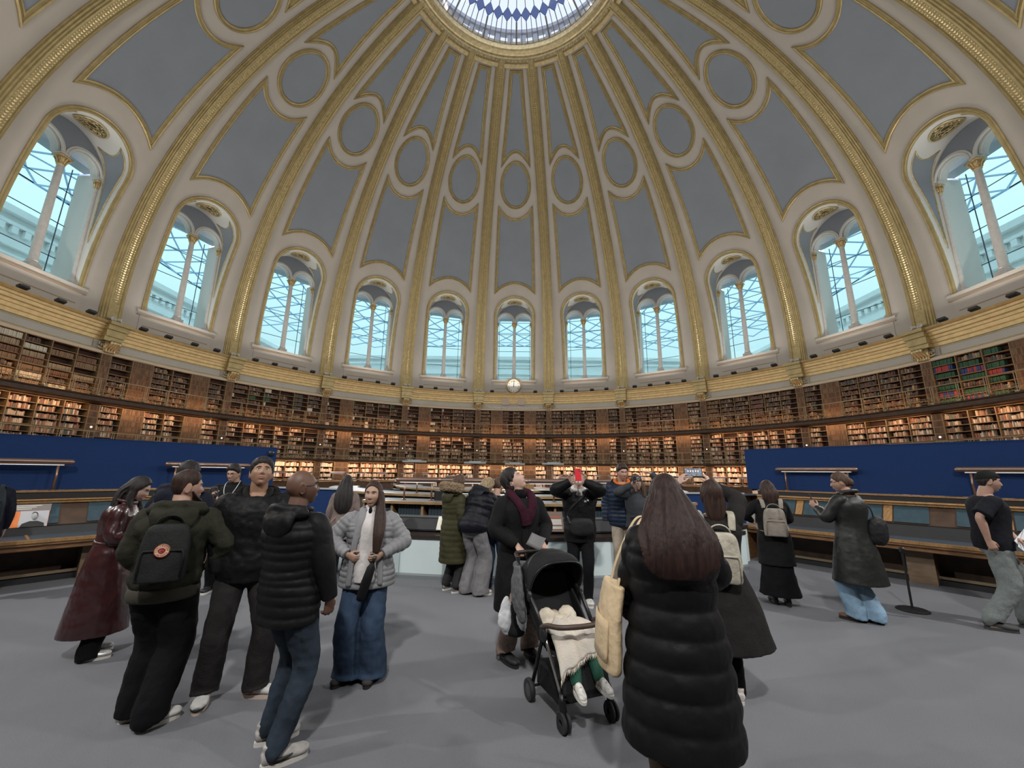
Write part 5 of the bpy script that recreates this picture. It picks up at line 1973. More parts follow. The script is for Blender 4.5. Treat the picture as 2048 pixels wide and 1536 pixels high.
# backpack
def daypack(P, lab, w, h, d, m, zc, yb, name='backpack', logo=False, strap=True, top_handle=True):
    g = thing(name, lab, 'bag')
    g.matrix_world = P.M @ P.T @ Matrix.Translation((0, yb * P.S, zc * P.S))
    mb = MB()
    n = 10
    rows = []
    for z, a, b in ((-h / 2, w * .46, d * .40), (-h * .47, w * .50, d * .48), (-h * .2, w * .51, d * .52), (h * .15, w * .49, d * .47), (h * .38, w * .43, d * .40), (h * .48, w * .33, d * .28), (h * .5, w * .2, d * .15)):
        rows.append((z, a, b))
    path, rad = cr_path([(0, -d * .5, z) for z, a, b in rows], [(a, b) for z, a, b in rows], 4)
    vs, fs = [], []
    N = 28
    for c, (a, b) in zip(path, rad):
        for k in range(N):
            t = 2 * pi * k / N
            e = lambda x: (abs(x) ** .55) * (1 if x > 0 else -1)
            vs.append((c.x + a * e(cos(t)), c.y + b * e(sin(t)), c.z))
    mm = len(path)
    for i in range(mm - 1):
        for k in range(N):
            k2 = (k + 1) % N
            fs.append((i * N + k, i * N + k2, (i + 1) * N + k2, (i + 1) * N + k))
    fs += [tuple(reversed(range(N))), tuple((mm - 1) * N + k for k in range(N))]
    mb.add(vs, fs)
    remesh(mb.build('pack_body', m, g, smooth=True), .009, 2, .008, .08)
    mb = MB()
    mb.tube([(w * .42 * x, -d * 1.02, z) for x, z in ((-1, -h * .42), (-1, -h * .02), (-.9, h * .05), (.9, h * .05), (1, -h * .02), (1, -h * .42))], .006, 6)
    mb.build('pocket_seam', m, g, smooth=True)
    if top_handle:
        mb = MB()
        mb.tube([(w * .3 * cos(t), -d * .45, h * .46 + .07 * sin(t)) for t in [pi * i / 10 for i in range(11)]], [(.014, .005)] * 11, 8, side=(0, 1, 0))
        mb.build('handle', m, g, smooth=True)
    if strap:
        for sg in (-1, 1):
            mb = MB()
            S = P.S
            loc = lambda x, y, z: (x * S, (y - yb) * S, (z - zc) * S)
            path, rad = cr_path([loc(sg * .11, -.15, 1.36), loc(sg * .125, -.10, 1.47), loc(sg * .135, .03, 1.485), loc(sg * .15, .15, 1.36), loc(sg * .165, .165, 1.2), loc(sg * .19, .05, 1.06), loc(sg * .13, -.14, 1.02)], [(.028, .006)] * 7, 5)
            mb.tube(path, rad, 8, side=(1, 0, 0))
            mb.build('strap', m, g, smooth=True)
    return g
pk = daypack(p, 'small black backpack with a round cream and red badge on the olive jacket', .27, .37, .13, cloth('black_pack_canvas', (.016, .018, .017), .7), 1.185, -.19, logo=True)
m = MB()
BM = Matrix.Translation((-.005, -.136, .02)) @ Matrix.Rotation(R(90), 4, 'X')
m.lathe([(.001, -.006), (.042, -.006), (.042, .004), (.038, .007), (.001, .007)], 28, BM)
m.build('badge', mat('badge_cream', (.62, .46, .28), .6), pk)
m = MB()
m.lathe([(.0385, .004), (.042, .004), (.042, .0085), (.0385, .0085)], 28, BM, ring=True)
for k_, ch in enumerate('FJALLRAVEN KANKEN'):
    if ch != ' ':
        v2, f2 = text_mesh(ch, .0135, .0008)
        MM = BM @ Matrix.Rotation(R(100 - k_ * 20), 4, 'Z') @ Matrix.Translation((0, .030, .008))
        m.add([MM @ q for q in v2], f2)
m.tube([BM @ V((.016 * cos(t) * (1 + .12 * sin(3 * t)), .014 * sin(t), .0075)) for t in [2 * pi * i / 18 for i in range(18)]], .0045, 6, closed=True)
m.ball(BM @ V((.002, -.001, .007)), (.011, .004, .008), 10, 6)
m.build('badge_print', mat('badge_red', (.26, .02, .03), .6), pk)

# -- person in the navy hooded jacket behind him
NAVY = cloth('navy_parka', (.007, .008, .016), .8)
p = Person('person in a dark navy hooded jacket half hidden behind the olive bomber', (-2.97, -12.40), -15, 1.74, feet=[(-3.06, -12.40, -20), (-2.88, -12.40, -5)], head=(10, 6, 0), skin='light', lean=4)
p.body(); p.hair('short', 'black', .024, .012)
p.top('jacket', NAVY, .80, .06, fold=.022, cuff=.05)
p.hood_down(NAVY, 1.15)
p.trousers(BLACKT, .09, .075, .075); p.shoes(BSHOE, SOLEW)

# -- man with glasses, lanyard and phone by the left desk
p = p5 = Person('person in black jacket with white lanyard looking down at a phone by the left desk', (-3.92, -10.30), 166, 1.74, head=(10, -14, 0), skin='asian', feet=[(-3.82, -10.26, 160), (-4.02, -10.30, 172)])
p.set_arm(1, (-3.98, -10.60, 1.29), (.7, .0, -1), d=(-.25, .5, .8), n=(-.75, .35, .5), curl=45)
p.set_arm(0, (-3.80, -10.60, 1.22), (-.8, .0, -1), d=(.8, .5, .35), n=(.3, .3, .9), curl=40)
p.body(); p.features('black', (.40, .2, .17), .6); p.hair('short', 'black', .030, .010, rough=.009); p.glasses()
p.top('jacket', BLACKC, .80, .055, fold=.02, cuff=.05, collar=(.05, .075))
p.strip('lanyard', [p.T @ V((x * p.S, y * p.S, z * p.S)) for x, y, z in ((-.07, -.02, 1.52), (-.085, .07, 1.47), (-.06, .155, 1.36), (.0, .175, 1.26), (.06, .155, 1.36), (.085, .07, 1.47), (.07, -.02, 1.52))], [(.004, .003)] * 7, mat('lanyard_white', (.55, .58, .6), .6), 6)
p.trousers(BLACKT, .09, .075, .075); p.shoes(BSHOE, SOLEW)
def phone(lab, loc, M3, case, w=.075, h=.155, screen=None, name='smartphone'):
    g = thing(name, lab, 'phone')
    g.matrix_world = Matrix.Translation(loc) @ M3.to_4x4()
    m = MB(); m.box((0, 0, 0), (w, .009, h)); m.build('case', case, g)
    if screen:
        m = MB(); m.box((0, -.0048, 0), (w * .9, .001, h * .93)); m.build('screen', screen, g)
    m = MB()
    for q in (-.012, .012):
        m.lathe([(.001, 0), (.008, 0), (.008, .003), (.001, .003)], 10, Matrix.Translation((-w * .22, .0045, h * .38 + q)) @ Matrix.Rotation(R(-90), 4, 'X'))
    m.build('camera_lens', BLACK, g)
    return g
phone('dark phone held by the person with the lanyard', p.M @ (p.arm[1]['W'] + p.arm[1]['d'] * .085 + p.arm[1]['n'] * .025), Matrix.Rotation(R(200), 3, 'Z') @ Matrix.Rotation(R(-35), 3, 'X'), mat('grey_phone', (.10, .10, .11), .3))

# -- young man looking up
p = p6 = Person('young person in a black hooded jacket gazing up, black-white-red trainers', (-2.02, -13.08), 150, 1.77, feet=[(-1.71, -12.94, 84), (-2.03, -13.03, 156)], head=(-6, 22, -3), skin='tan', vox=.005)
p.set_arm(0, (-1.64, -12.98, .90), (-1, -.4, -.2), hand=False)
p.set_arm(1, (-1.99, -13.14, .88), (1, -.4, -.2), hand=False)
p.body(); p.features('black', (.30, .13, .11), .9); p.hair('short', 'black', .032, .010, rough=.010)
p.top('hooded_jacket', BLACKN, .82, .075, hem=(.20, .16), fold=.028, fscale=.085, cuff=.06, upper=.085)
p.hood_down(BLACKC, .95)
p.strip('collar_edge', [p.T @ V((x * p.S, y * p.S, z * p.S)) for x, y, z in ((-.085, -.02, 1.50), (-.078, .05, 1.46), (-.035, .10, 1.40), (0, .115, 1.375), (.035, .10, 1.40), (.078, .05, 1.46), (.085, -.02, 1.50))], [.022, .024, .022, .018, .022, .024, .022], BLACKC, 10)
p.trousers(cloth('charcoal_trouser', (.021, .019, .019), .9, var=.2), .10, .088, .090, .06)
p.shoes(WSHOE, mat('cream_sole', (.50, .40, .34), .6), 'sneaker', ('dunk', mat('black_leather', (.014, .014, .014), .5), mat('red_leather', (.28, .03, .03), .5)))

# -- bald man in the ribbed down jacket
p = p7 = Person('bald person in black ribbed down jacket and blue jeans, seen from behind', (-1.16, -13.50), 22, 1.675, feet=[(-1.29, -13.46, 55), (-1.13, -13.66, 52)], head=(30, 5, 0), skin='brown', vox=.005, twist=-4, lean=-2, bulk=1.03)
p.set_arm(1, (-.93, -13.56, .80), (.8, -.8, .2), d=(-.1, .15, -1), n=(-1, .2, 0), curl=48)
p.set_arm(0, (-1.36, -13.26, .86), (-1, -.6, 0), curl=40)
p.body(); p.features('black', (.16, .07, .06)); p.glasses()
p.top('down_jacket', PUFF, .76, .052, hem=(.215, .165), ribs=(.058, .013), fold=.006, fscale=.05, cuff=.055, upper=.074, vox=.0075, collar=(.05, .085), belly=.03, sribs=None)
p.hood_down(PUFF, 1.0)
p.trousers(DENIMD, .104, .080, .066, .075, fold=.022, fscale=.07)
p.shoes(GSHOE, SOLEW, 'sneaker', ('swoosh', mat('black_trim', (.02, .02, .02), .6)))

# -- long-haired visitor by the barrier
p = Person('person with long black hair in a pinkish cardigan standing at the barrier', (-2.46, -9.75), -8, 1.60, True, head=(-5, -12, 0), skin='asian')
p.body(); p.hair('long', 'black', .02, .02, [[(0, -.05, .02, .085, .06), (0, -.11, -.08, .105, .06), (0, -.17, -.25, .13, .055), (0, -.19, -.42, .12, .045), (0, -.18, -.52, .06, .02)]])
p.top('cardigan', cloth('pink_beige_knit', (.17, .13, .118), .95), .70, .045, fold=.02, cuff=.05)
p.trousers(BLACKT, .09, .075, .075); p.shoes(mat('grey_shoe', (.12, .12, .125), .7), SOLEB)
g = thing('shoulder_bag', 'flat brownish-pink bag at the hip of the long-haired person by the barrier', 'bag', (-2.62, -9.98, -.24), 0)
m = MB(); limb(m, [(0, 0, .58), (0, 0, .66), (0, 0, .86), (0, 0, .90)], [(.10, .03), (.15, .05), (.14, .045), (.12, .02)], 4, 16, side=(1, 0, 0)); m.build('bag_body', mat('bag_pinkish', (.20, .11, .085), .6), g, smooth=True)
m = MB(); m.tube([(-.1, 0, .88), (.05, .06, 1.15), (.2, .2, 1.36), (.26, .3, 1.36), (.2, .2, 1.1), (.1, .05, .88)], .01, 6); m.build('strap', mat('bag_pinkish', (.33, .19, .15), .6), g, smooth=True)

# -- woman in the grey quilted jacket
p = p9 = Person('person in an open light grey quilted jacket, white fleece and wide blue jeans, facing us', (-1.01, -12.66), 166, 1.58, True, feet=[(-.92, -12.66, 176), (-1.11, -12.68, 206)], head=(14, 1, 0), skin='asian', vox=.005, bulk=1.1)
p.set_arm(1, (-1.13, -12.86, 1.0), (1.2, -.3, -.3), d=(-.75, .35, -.35), n=(-.3, -.8, .2), curl=50)
p.set_arm(0, (-.86, -12.82, 1.0), (-1.2, -.5, -.1), d=(.75, .45, -.35), n=(.3, -.8, .2), curl=42)
p.body(); p.features('darkbrown', (.40, .19, .165))
p.hair('long', 'darkbrown', .012, .008, [[(0, -.05, .02, .07, .05), (0, -.075, -.08, .075, .05), (0, -.09, -.2, .08, .04), (-.02, -.09, -.36, .06, .03)], [(-.065, .0, .02, .030, .05), (-.088, .03, -.10, .036, .045), (-.095, .12, -.22, .046, .034), (-.095, .185, -.36, .044, .024), (-.085, .19, -.50, .026, .014)]])
GREYQ = cloth('light_grey_quilt', (.20, .20, .21), .5, var=.12, bump=.25, bscale=30)
jk = p.top('quilted_jacket', GREYQ, .80, .055, hem=(.255, .20), ribs=(.043, .011), sribs=(.043, .010), fold=.008, fscale=.07, cuff=.055, upper=.076, vox=.0062, collar=(.045, .09))
FLEECE = cloth('white_fleece', (.52, .49, .48), .95, bump=.25, bscale=60)
m = MB()
fw = [(.86, .115, .012), (.98, .112, .010), (1.08, .108, .004), (1.2, .10, .003), (1.32, .088, .002), (1.42, .066, -.002), (1.47, .052, -.01), (1.53, .060, -.02)]
limb(m, [p.T @ V((.01, (.105 if z < 1.36 else .07 if z < 1.45 else .03) * p.S + dd, z * p.S)) for z, w, dd in fw], [(w * p.S, (.105 if z < 1.1 else .095 if z < 1.36 else .07) * p.S) for z, w, dd in fw], 5, 24, side=(1, 0, 0))
remesh(m.build('fleece_front', FLEECE, p.root, smooth=True), .008, 2, .005, .05)
for sg in (-1, 1):
    p.strip('jacket_front_edge', [p.T @ V(((.01 + sg * w * (1.06 if z > 1.3 else 1.12 + (1.2 - z) * .25)) * p.S, (yy + .006) * p.S, z * p.S)) for z, w, yy in ((.83, .112, .172), (.98, .110, .176), (1.1, .106, .174), (1.22, .098, .172), (1.34, .084, .160), (1.43, .068, .12), (1.50, .070, .06))], [(.022, .006), (.022, .007), (.022, .007), (.024, .008), (.030, .010), (.034, .012), (.028, .010)], GREYQ, 10, side=(1, 0, 0))
m = MB()
m.ball(p.T @ V((.012, .105 * p.S, 1.475 * p.S)), (.016, .02, .04), 12, 8)
m.build('zip_neck', BLACKT, p.root, smooth=True)
p.trousers(DENIM, .105, .105, .135, .03, fold=.02, waist=1.04)
p.shoes(mat('dark_suede', (.035, .030, .028), .9), SOLEB, 'boot')
um = thing('folded_umbrella', 'folded black umbrella hanging at the hip of the grey quilted jacket', 'umbrella')
a, b = p.M @ (p.arm[0]['W'] + V((.06, .05, -.05))), V((-.985, -12.90, .66))
m = MB(); m.tube([a + (b - a) * t for t in (0, .06, .15, .5, .85, .97, 1)], [.012, .02, .034, .040, .036, .03, .012], 12); m.build('folded_canopy', BLACKN, um, smooth=True)
m = MB(); m.tube([a + V((0, 0, .0)), a + (a - b).normalized() * .05], .014, 8); m.build('handle', BLACK, um, smooth=True)

# -- two visitors bending over the display case
PARKA = cloth('olive_parka', (.036, .034, .015), .65, var=.2)
p = Person('person in a long olive parka with a fur-trimmed hood at the barrier', (-.64, -10.05), 42, 1.62, True, head=(10, -18, 0), skin='light', feet=[(-.74, -10.02, 40), (-.58, -10.16, 55)])
p.set_arm(0, (-.74, -10.12, .74), (-.6, -1, 0), d=(.1, .15, -1), curl=35)
p.body(); p.hair('long', 'brown', .028, .022, [[(0, -.04, .02, .08, .06), (0, -.07, -.07, .085, .06), (0, -.08, -.15, .06, .04)]], rough=.012)
p.top('parka', PARKA, .42, .06, hem=(.235, .20), ribs=(.075, .007), sribs=(.08, .006), fold=.012, cuff=.055, upper=.08)
p.hood_down(PARKA, 1.0)
m = MB()
for q in range(2):
    m.tube([p.T @ V((.17 * cos(t) * p.S, (-.06 + .15 * sin(t)) * p.S, (1.53 + .05 * q - .03 * sin(t)) * p.S)) for t in [pi * (.85 + 1.3 * i / 18) for i in range(19)]], [.05] * 19, 10)
remesh(m.build('fur_trim', mat('brown_fur', (.20, .14, .085), .95, var=.5, vscale=40, bump=1.0, bscale=120), p.root, smooth=True), .008, 1, .035, .018)
p.trousers(cloth('dark_grey_trouser', (.022, .022, .024), .9), .085, .08, .078, .10)
p.shoes(mat('black_white_sneaker', (.16, .16, .16), .55, var=.9, vscale=22), SOLEW)
p = Person('blond person in a black puffer jacket and wide grey trousers leaning over the display case', (-.31, -10.20), 30, 1.68, True, lean=24, head=(12, -16, 6), skin='light', feet=[(-.42, -10.17, 45), (-.22, -10.27, 66)], hips=-.06)
p.set_arm(0, (-.28, -9.80, .98), (-1, -.4, -.5), curl=20)
p.set_arm(1, (-.04, -9.86, .98), (1, -.4, -.5), curl=20)
p.body(); p.hair('long', 'blond', .026, .02, [[(0, -.05, .02, .075, .055), (.02, -.075, -.06, .07, .05), (.06, -.04, -.18, .05, .035), (.08, .0, -.26, .03, .02)]], rough=.012, extra=[((0, -.10, .03), (.04, .035, .04))])
p.top('puffer_jacket', cloth('blue_black_puffer', (.0055, .0062, .0100), .5, bump=.15), .88, .085, hem=(.215, .18), ribs=(.10, .012), fold=.02, cuff=.065, upper=.095)
p.hood_down(cloth('blue_black_puffer', (.0055, .0062, .0100), .5), 1.05)
p.trousers(cloth('grey_corduroy', (.155, .15, .155), .95, var=.12), .112, .108, .125, .035, fold=.02)
p.shoes(mat('cream_shoe', (.50, .45, .41), .6), SOLEW)
p = Person('person in blue jeans mostly hidden behind the black coat', (-.06, -10.02), 20, 1.60, head=(0, -12, 0), skin='light', lean=8)
p.body(); p.hair('short', 'brown', .022, .012)
p.top('jacket', BLACKN, .82, .055, fold=.02)
p.trousers(DENIM, .09, .078, .072); p.shoes(BSHOE, mat('grey_sole', (.25, .25, .25), .7))
# -- stroller
SX, SY, SHD = .675, -13.02, 157.0
st = thing('stroller', 'black folding stroller with a canopy and brown bumper bar, seen from the front', 'stroller', (SX, SY, 0), R(-SHD))
SM = Matrix.Translation((SX, SY, 0)) @ Matrix.Rotation(R(-SHD), 4, 'Z')
FRAME = mat('black_frame', (.012, .012, .013), .35, .3)
CHROME = mat('chrome_tube', (.55, .52, .50), .18, .95)
SEATF = cloth('black_stroller_cloth', (.014, .014, .015), .75)
TYRE = mat('black_tyre', (.016, .016, .017), .7)
for sg in (-1, 1):
    # rear wheels
    w = MB()
    Mx_ = Matrix.Translation((sg * .235, -.21, .075)) @ Matrix.Rotation(R(90), 4, 'Y')
    w.lathe([(.045, -.016), (.070, -.018), (.075, -.01), (.075, .01), (.070, .018), (.045, .016)], 24, Mx_, ring=True)
    wo = w.build('rear_wheel', TYRE, st, smooth=False)
    smooth_by_angle(wo)
    w = MB(); w.lathe([(.001, -.012), (.045, -.014), (.047, 0), (.045, .014), (.001, .012)], 20, Mx_); w.build('wheel_hub', mat('grey_hub', (.10, .10, .10), .4, .5), wo)
    # front swivel wheels
    w = MB()
    for dx in (-.017, .017):
        w.lathe([(.02, -.010), (.058, -.010), (.064, -.004), (.064, .004), (.058, .010), (.02, .010)], 22, Matrix.Translation((sg * .19 + dx, .235, .064)) @ Matrix.Rotation(R(90), 4, 'Y'), ring=True)
    wo = w.build('front_wheel', TYRE, st)
    smooth_by_angle(wo)
    w = MB(); w.tube([(sg * .19, .235, .064), (sg * .19, .23, .12), (sg * .19, .215, .17), (sg * .19, .21, .22)], [.012, .026, .024, .018], 10); w.build('wheel_fork', FRAME, wo, smooth=True)
    # legs
    m = MB(); m.tube([(sg * .19, .21, .20), (sg * .205, .03, .46), (sg * .215, -.02, .54)], [.013, .013, .013], 10); m.build('front_leg', CHROME, st, smooth=True)
    m = MB(); m.tube([(sg * .215, -.21, .09), (sg * .22, -.08, .36), (sg * .215, .0, .54)], .014, 10); m.build('rear_leg', FRAME, st, smooth=True)
    m = MB(); m.tube([(sg * .215, .02, .50), (sg * .225, -.18, .70), (sg * .225, -.44, .89), (sg * .21, -.52, .95)], [.016, .016, .015, .014], 10); m.build('side_tube', FRAME, st, smooth=True)
    m = MB(); m.ball((sg * .222, .0, .52), (.022, .05, .06), 12, 8); m.ball((sg * .232, -.22, .72), (.02, .035, .045), 12, 8); m.build('hinge', BLACK, st, smooth=True)
m = MB(); m.tube([(-.19, .22, .19), (.19, .22, .19)], .013, 8); m.tube([(-.215, -.2, .10), (.215, -.2, .10)], .010, 8); m.build('cross_bar', FRAME, st, smooth=True)
m = MB()
pth, rr = cr_path([(-.21, -.52, .95), (-.20, -.585, .975), (-.14, -.605, .982), (.14, -.605, .982), (.20, -.585, .975), (.21, -.52, .95)], [.015] * 6, 5)
m.tube(pth, rr, 10); m.build('handle_bar', mat('brown_handle', (.030, .020, .017), .5), st, smooth=True)
m = MB()
pth, rr = cr_path([(-.225, -.02, .56), (-.225, .08, .60), (-.18, .20, .62), (0, .245, .625), (.18, .20, .62), (.225, .08, .60), (.225, -.02, .56)], [.018] * 7, 6)
m.tube(pth, rr, 12); m.build('bumper_bar', mat('brown_leather_bar', (.060, .036, .027), .5), st, smooth=True)
# seat shell
m = MB()
def seat_fn(x, y):
    prof = [(-.44, .86), (-.38, .70), (-.27, .50), (-.18, .40), (-.02, .37), (.10, .385), (.17, .36), (.20, .26), (.22, .20)]
    t = y * (len(prof) - 1)
    i = min(len(prof) - 2, int(t)); f = t - i
    yy = prof[i][0] * (1 - f) + prof[i + 1][0] * f
    zz = prof[i][1] * (1 - f) + prof[i + 1][1] * f
    u = 2 * x - 1
    return V((u * .185, yy + .05 * abs(u) ** 3 * (1 if y < .5 else .2), zz + .04 * abs(u) ** 4 * (1 if .3 < y < .8 else .3)))
m.grid(seat_fn, 12, 32)
o = m.build('seat', SEATF, st, smooth=True)
md = o.modifiers.new('thick', 'SOLIDIFY'); md.thickness = .025; md.offset = 0; BAKE.append(o)
for sg in (-1, 1):
    m = MB()
    m.grid(lambda x, y: V((sg * (.19 + .015 * sin(pi * x)), -.44 + .46 * x, .86 - .42 * x - (.36 - .30 * x) * y * .55 + .0)), 8, 6)
    o = m.build('seat_side', SEATF, st, smooth=True)
    md = o.modifiers.new('thick', 'SOLIDIFY'); md.thickness = .014; md.offset = 0; BAKE.append(o)
# canopy
m = MB()
HX, HY, HZ = .0, -.25, .70
def can(x, y):
    a = R(178 - 118 * y)            # from behind over the top to the front brim
    t = pi * x
    rad_y, rad_z = .31, .325
    sc = abs(sin(t)) ** .55
    rib = 1 + .045 * abs(sin(4 * pi * y)) ** .7
    return V((-.232 * (1 if cos(t) > 0 else -1) * abs(cos(t)) ** .62, HY + rad_y * cos(a) * sc * rib, HZ + rad_z * sin(a) * sc * rib))
m.grid(can, 28, 20)
o = m.build('canopy', SEATF, st, smooth=True)
md = o.modifiers.new('thick', 'SOLIDIFY'); md.thickness = .010; md.offset = 0; BAKE.append(o)
for y in (1.0, .66, .34):
    m = MB(); m.tube([can(i / 28, y) * 1.0 + V((0, .0, .003)) for i in range(29)], .009, 6); m.build('canopy_hoop', FRAME, o, smooth=True)
m = MB()
for sg in (-1, 1):
    limb(m, [(sg * .245, -.44, .90), (sg * .265, -.40, .78), (sg * .262, -.36, .62), (sg * .245, -.30, .50)], [(.016, .07), (.03, .115), (.03, .11), (.012, .05)], 4, 14, side=(1, 0, 0))
limb(m, [(-.24, -.50, .90), (0, -.56, .86), (.24, -.50, .90)], [.035, .05, .035], 4, 12)
remesh(m.build('grey_drape', cloth('grey_melange', (.10, .10, .105), .9, var=.3, vscale=30), st, smooth=True), .009, 2, .02, .06)
m = MB(); m.box((0, -.02, .20), (.36, .36, .16)); o = remesh(m.build('basket', SEATF, st), .012, 4, .01)
m = MB(); m.box((0, .235, .205), (.34, .10, .018)); m.build('foot_rest', FRAME, st)
# reflective bag hung at the handle
g = thing('hanging_bag', 'black and silver-white bag hanging behind the stroller', 'bag', (.235, -12.56, 0), R(-10))
for x, c, nm in ((-.045, 0, 'silver_panel'), (.085, .02, 'silver_panel')):
    m = MB()
    limb(m, [(x, c, .62), (x - .01, c, .55), (x - .015, c - .02, .42), (x + .005, c, .32)], [(.012, .01), (.045, .02), (.062, .03), (.03, .012)], 4, 14, side=(1, 0, 0))
    remesh(m.build(nm, mat('silver_white_cloth', (.52, .53, .55), .4), g, smooth=True), .007, 1, .018, .05)
m = MB()
limb(m, [(.03, .02, .58), (.02, .02, .46), (.02, .02, .34), (.02, .02, .30)], [(.02, .02), (.085, .045), (.10, .05), (.05, .02)], 4, 16, side=(1, 0, 0))
remesh(m.build('bag_body', SEATF, g, smooth=True), .008, 2, .012)
m = MB(); m.tube([(.0, .02, .56), (.03, .0, .75), (.05, -.02, .95)], .012, 6); m.tube([(.06, .02, .56), (.06, .0, .75), (.06, -.02, .95)], .010, 6); m.build('strap', SEATF, g, smooth=True)

# -- child in the stroller, under the blanket
ch = thing('person', 'small child in the stroller with green leggings and white trainers', 'person', (SX, SY, 0), R(-SHD))
m = MB()
limb(m, [(.0, -.24, .53), (0, -.18, .50), (.0, -.10, .47), (0, -.02, .45)], [(.05, .04), (.085, .06), (.09, .065), (.06, .05)], 4, 14, side=(1, 0, 0))
m.ball((0, -.24, .545), (.05, .05, .05), 16, 12)
for sg in (-1, 1):
    limb(m, [(sg * .045, -.03, .46), (sg * .06, .10, .47), (sg * .075, .17, .42), (sg * .09, .235, .29), (sg * .095, .265, .25)], [.05, .046, .042, .034, .03], 4, 12)
    limb(m, [(sg * .08, -.24, .58), (sg * .12, -.10, .53), (sg * .07, .0, .53)], [.03, .026, .02], 4, 10)
    m.ball((sg * .065, .01, .53), (.018, .024, .015), 10, 8)
remesh(m.build('body', skin_mat('pale'), ch, smooth=True), .008, 2)
m = MB()
for sg in (-1, 1):
    limb(m, [(sg * .045, .06, .485), (sg * .06, .11, .475), (sg * .075, .175, .42), (sg * .09, .235, .295), (sg * .092, .25, .27)], [.055, .052, .048, .040, .036], 5, 14)
remesh(m.build('leggings', mat('green_leggings', (.010, .075, .045), .8, bump=.3, bscale=160), ch, smooth=True), .007, 2, .006)
for sg in (-1, 1):
    M = Matrix.Translation((sg * .095, .265, .235)) @ Matrix.Rotation(R(-sg * 8), 4, 'Z') @ Matrix.Rotation(R(-8), 4, 'X')
    m = MB()
    limb(m, [M @ V(q) for q in ((0, -.035, .03), (0, 0, .035), (0, .045, .025), (0, .085, .015), (0, .10, .01))], [(.02, .02), (.028, .032), (.032, .026), (.028, .018), (.012, .008)], 4, 14, side=(1, 0, 0))
    sh = remesh(m.build('shoe', mat('white_toddler_shoe', (.55, .54, .50), .55, var=.3, vscale=40), ch, smooth=True), .006, 2)
    m = MB()
    m.prism([((.033 * abs(cos(t)) ** .8) * (1 if cos(t) > 0 else -1), .03 + .082 * sin(t)) for t in [2 * pi * i / 20 for i in range(20)]], -.012, .008, M)
    m.build('sole', SOLEW, sh)
    m = MB(); m.tube([M @ V((-.03, .03, .03)), M @ V((0, .03, .062)), M @ V((.03, .03, .03))], [(.012, .004)] * 3, 8, side=(0, 1, 0)); m.build('strap', SOLEW, sh, smooth=True)
CREAMC = mat('cream_printed_muslin', (.52, .46, .36), .9, col2=(.62, .56, .47), vscale=16, bump=.3, bscale=60)
m = MB()
limb(m, [(.01, -.25, .56), (0, -.20, .54), (0, -.14, .52), (.0, -.06, .50), (0, -.0, .50)], [(.05, .03), (.085, .05), (.10, .06), (.10, .05), (.07, .03)], 4, 16, side=(1, 0, 0))
remesh(m.build('wrap', CREAMC, ch, smooth=True), .009, 2, .02, .06)
for sg, c, r in ((-1, (-.075, -.17, .545), (.082, .075, .095)), (1, (.105, -.175, .55), (.072, .07, .09))):
    m = MB()
    m.ball(c, r, 16, 12)
    limb(m, [V(c) + V((0, .03, -.02)), V(c) + V((-sg * .02, .09, -.05))], [r[0] * .9, r[0] * .6], 4, 14)
    remesh(m.build('hood_ear', CREAMC, ch, smooth=True), .008, 2, .022, .05)
# blanket with a fringe
def blk(x, y):
    prof = [(-.055, .59), (.0, .588), (.07, .58), (.14, .555), (.20, .50), (.235, .43)]
    t = y * (len(prof) - 1)
    i = min(len(prof) - 2, int(t)); f = t - i
    u = 2 * x - 1
    yy = prof[i][0] * (1 - f) + prof[i + 1][0] * f
    zz = prof[i][1] * (1 - f) + prof[i + 1][1] * f
    w = .15 + .07 * y
    sl = .05 * u * y
    return V((u * w, yy + .012 * sin(u * 9 + y * 4) - .03 * abs(u) ** 3 + sl, zz - .05 * abs(u) ** 3 + .008 * sin(u * 14 + y * 3) - .05 * u * y))
m = MB(); m.grid(blk, 30, 24)
o = m.build('blanket', mat('cream_wool_blanket', (.58, .50, .41), .95, col2=(.48, .46, .42), vscale=4.5, bump=.5, bscale=90), None, smooth=True)
o.matrix_world = SM
tag(o, 'cream fringed blanket spread over the child in the stroller', 'blanket')
md = o.modifiers.new('thick', 'SOLIDIFY'); md.thickness = .012; md.offset = 0; BAKE.append(o)
m = MB()
for i in range(64):
    q = blk(i / 63, 1.0)
    m.tube([q, q + V((.004 * sin(i * 5), .006, -.02)), q + V((.008 * sin(i * 3.1), .004, -.038))], [.0028, .0024, .0012], 5)
f = m.build('fringe', mat('cream_fringe', (.60, .53, .45), .95), o, smooth=True)

# -- man behind the stroller
p = p12 = Person('person in a long black coat and burgundy scarf pushing the stroller, face turned up', (.25, -12.25), 150, 1.73, feet=[(.40, -12.18, 148), (.18, -12.28, 143)], head=(-42, 40, 0), skin='pale', vox=.005)
HB = lambda x: SM @ V((x, -.605, .982))
a, b = HB(.13), HB(-.12)
p.set_arm(1, (a.x - .045, a.y + .065, a.z + .045), (.9, -.4, -.5), d=(-.1, .75, -.55), n=(0, -.55, -.85), curl=62)
p.set_arm(0, (b.x - .03, b.y + .075, b.z + .05), (-.9, -.3, -.6), d=(.2, .75, -.5), n=(.1, -.55, -.85), curl=58)
p.body(); p.features('black', (.40, .16, .14), .35)
p.hair('short', 'black', .036, .024, rough=.013, extra=[((0, -.095, -.05), (.055, .04, .055)), ((.05, -.05, -.03), (.03, .05, .05)), ((-.05, -.05, -.03), (.03, .05, .05))])
p.top('black_coat', BLACKC, .43, .045, hem=(.24, .21), fold=.016, fscale=.12, cuff=.055, upper=.075)
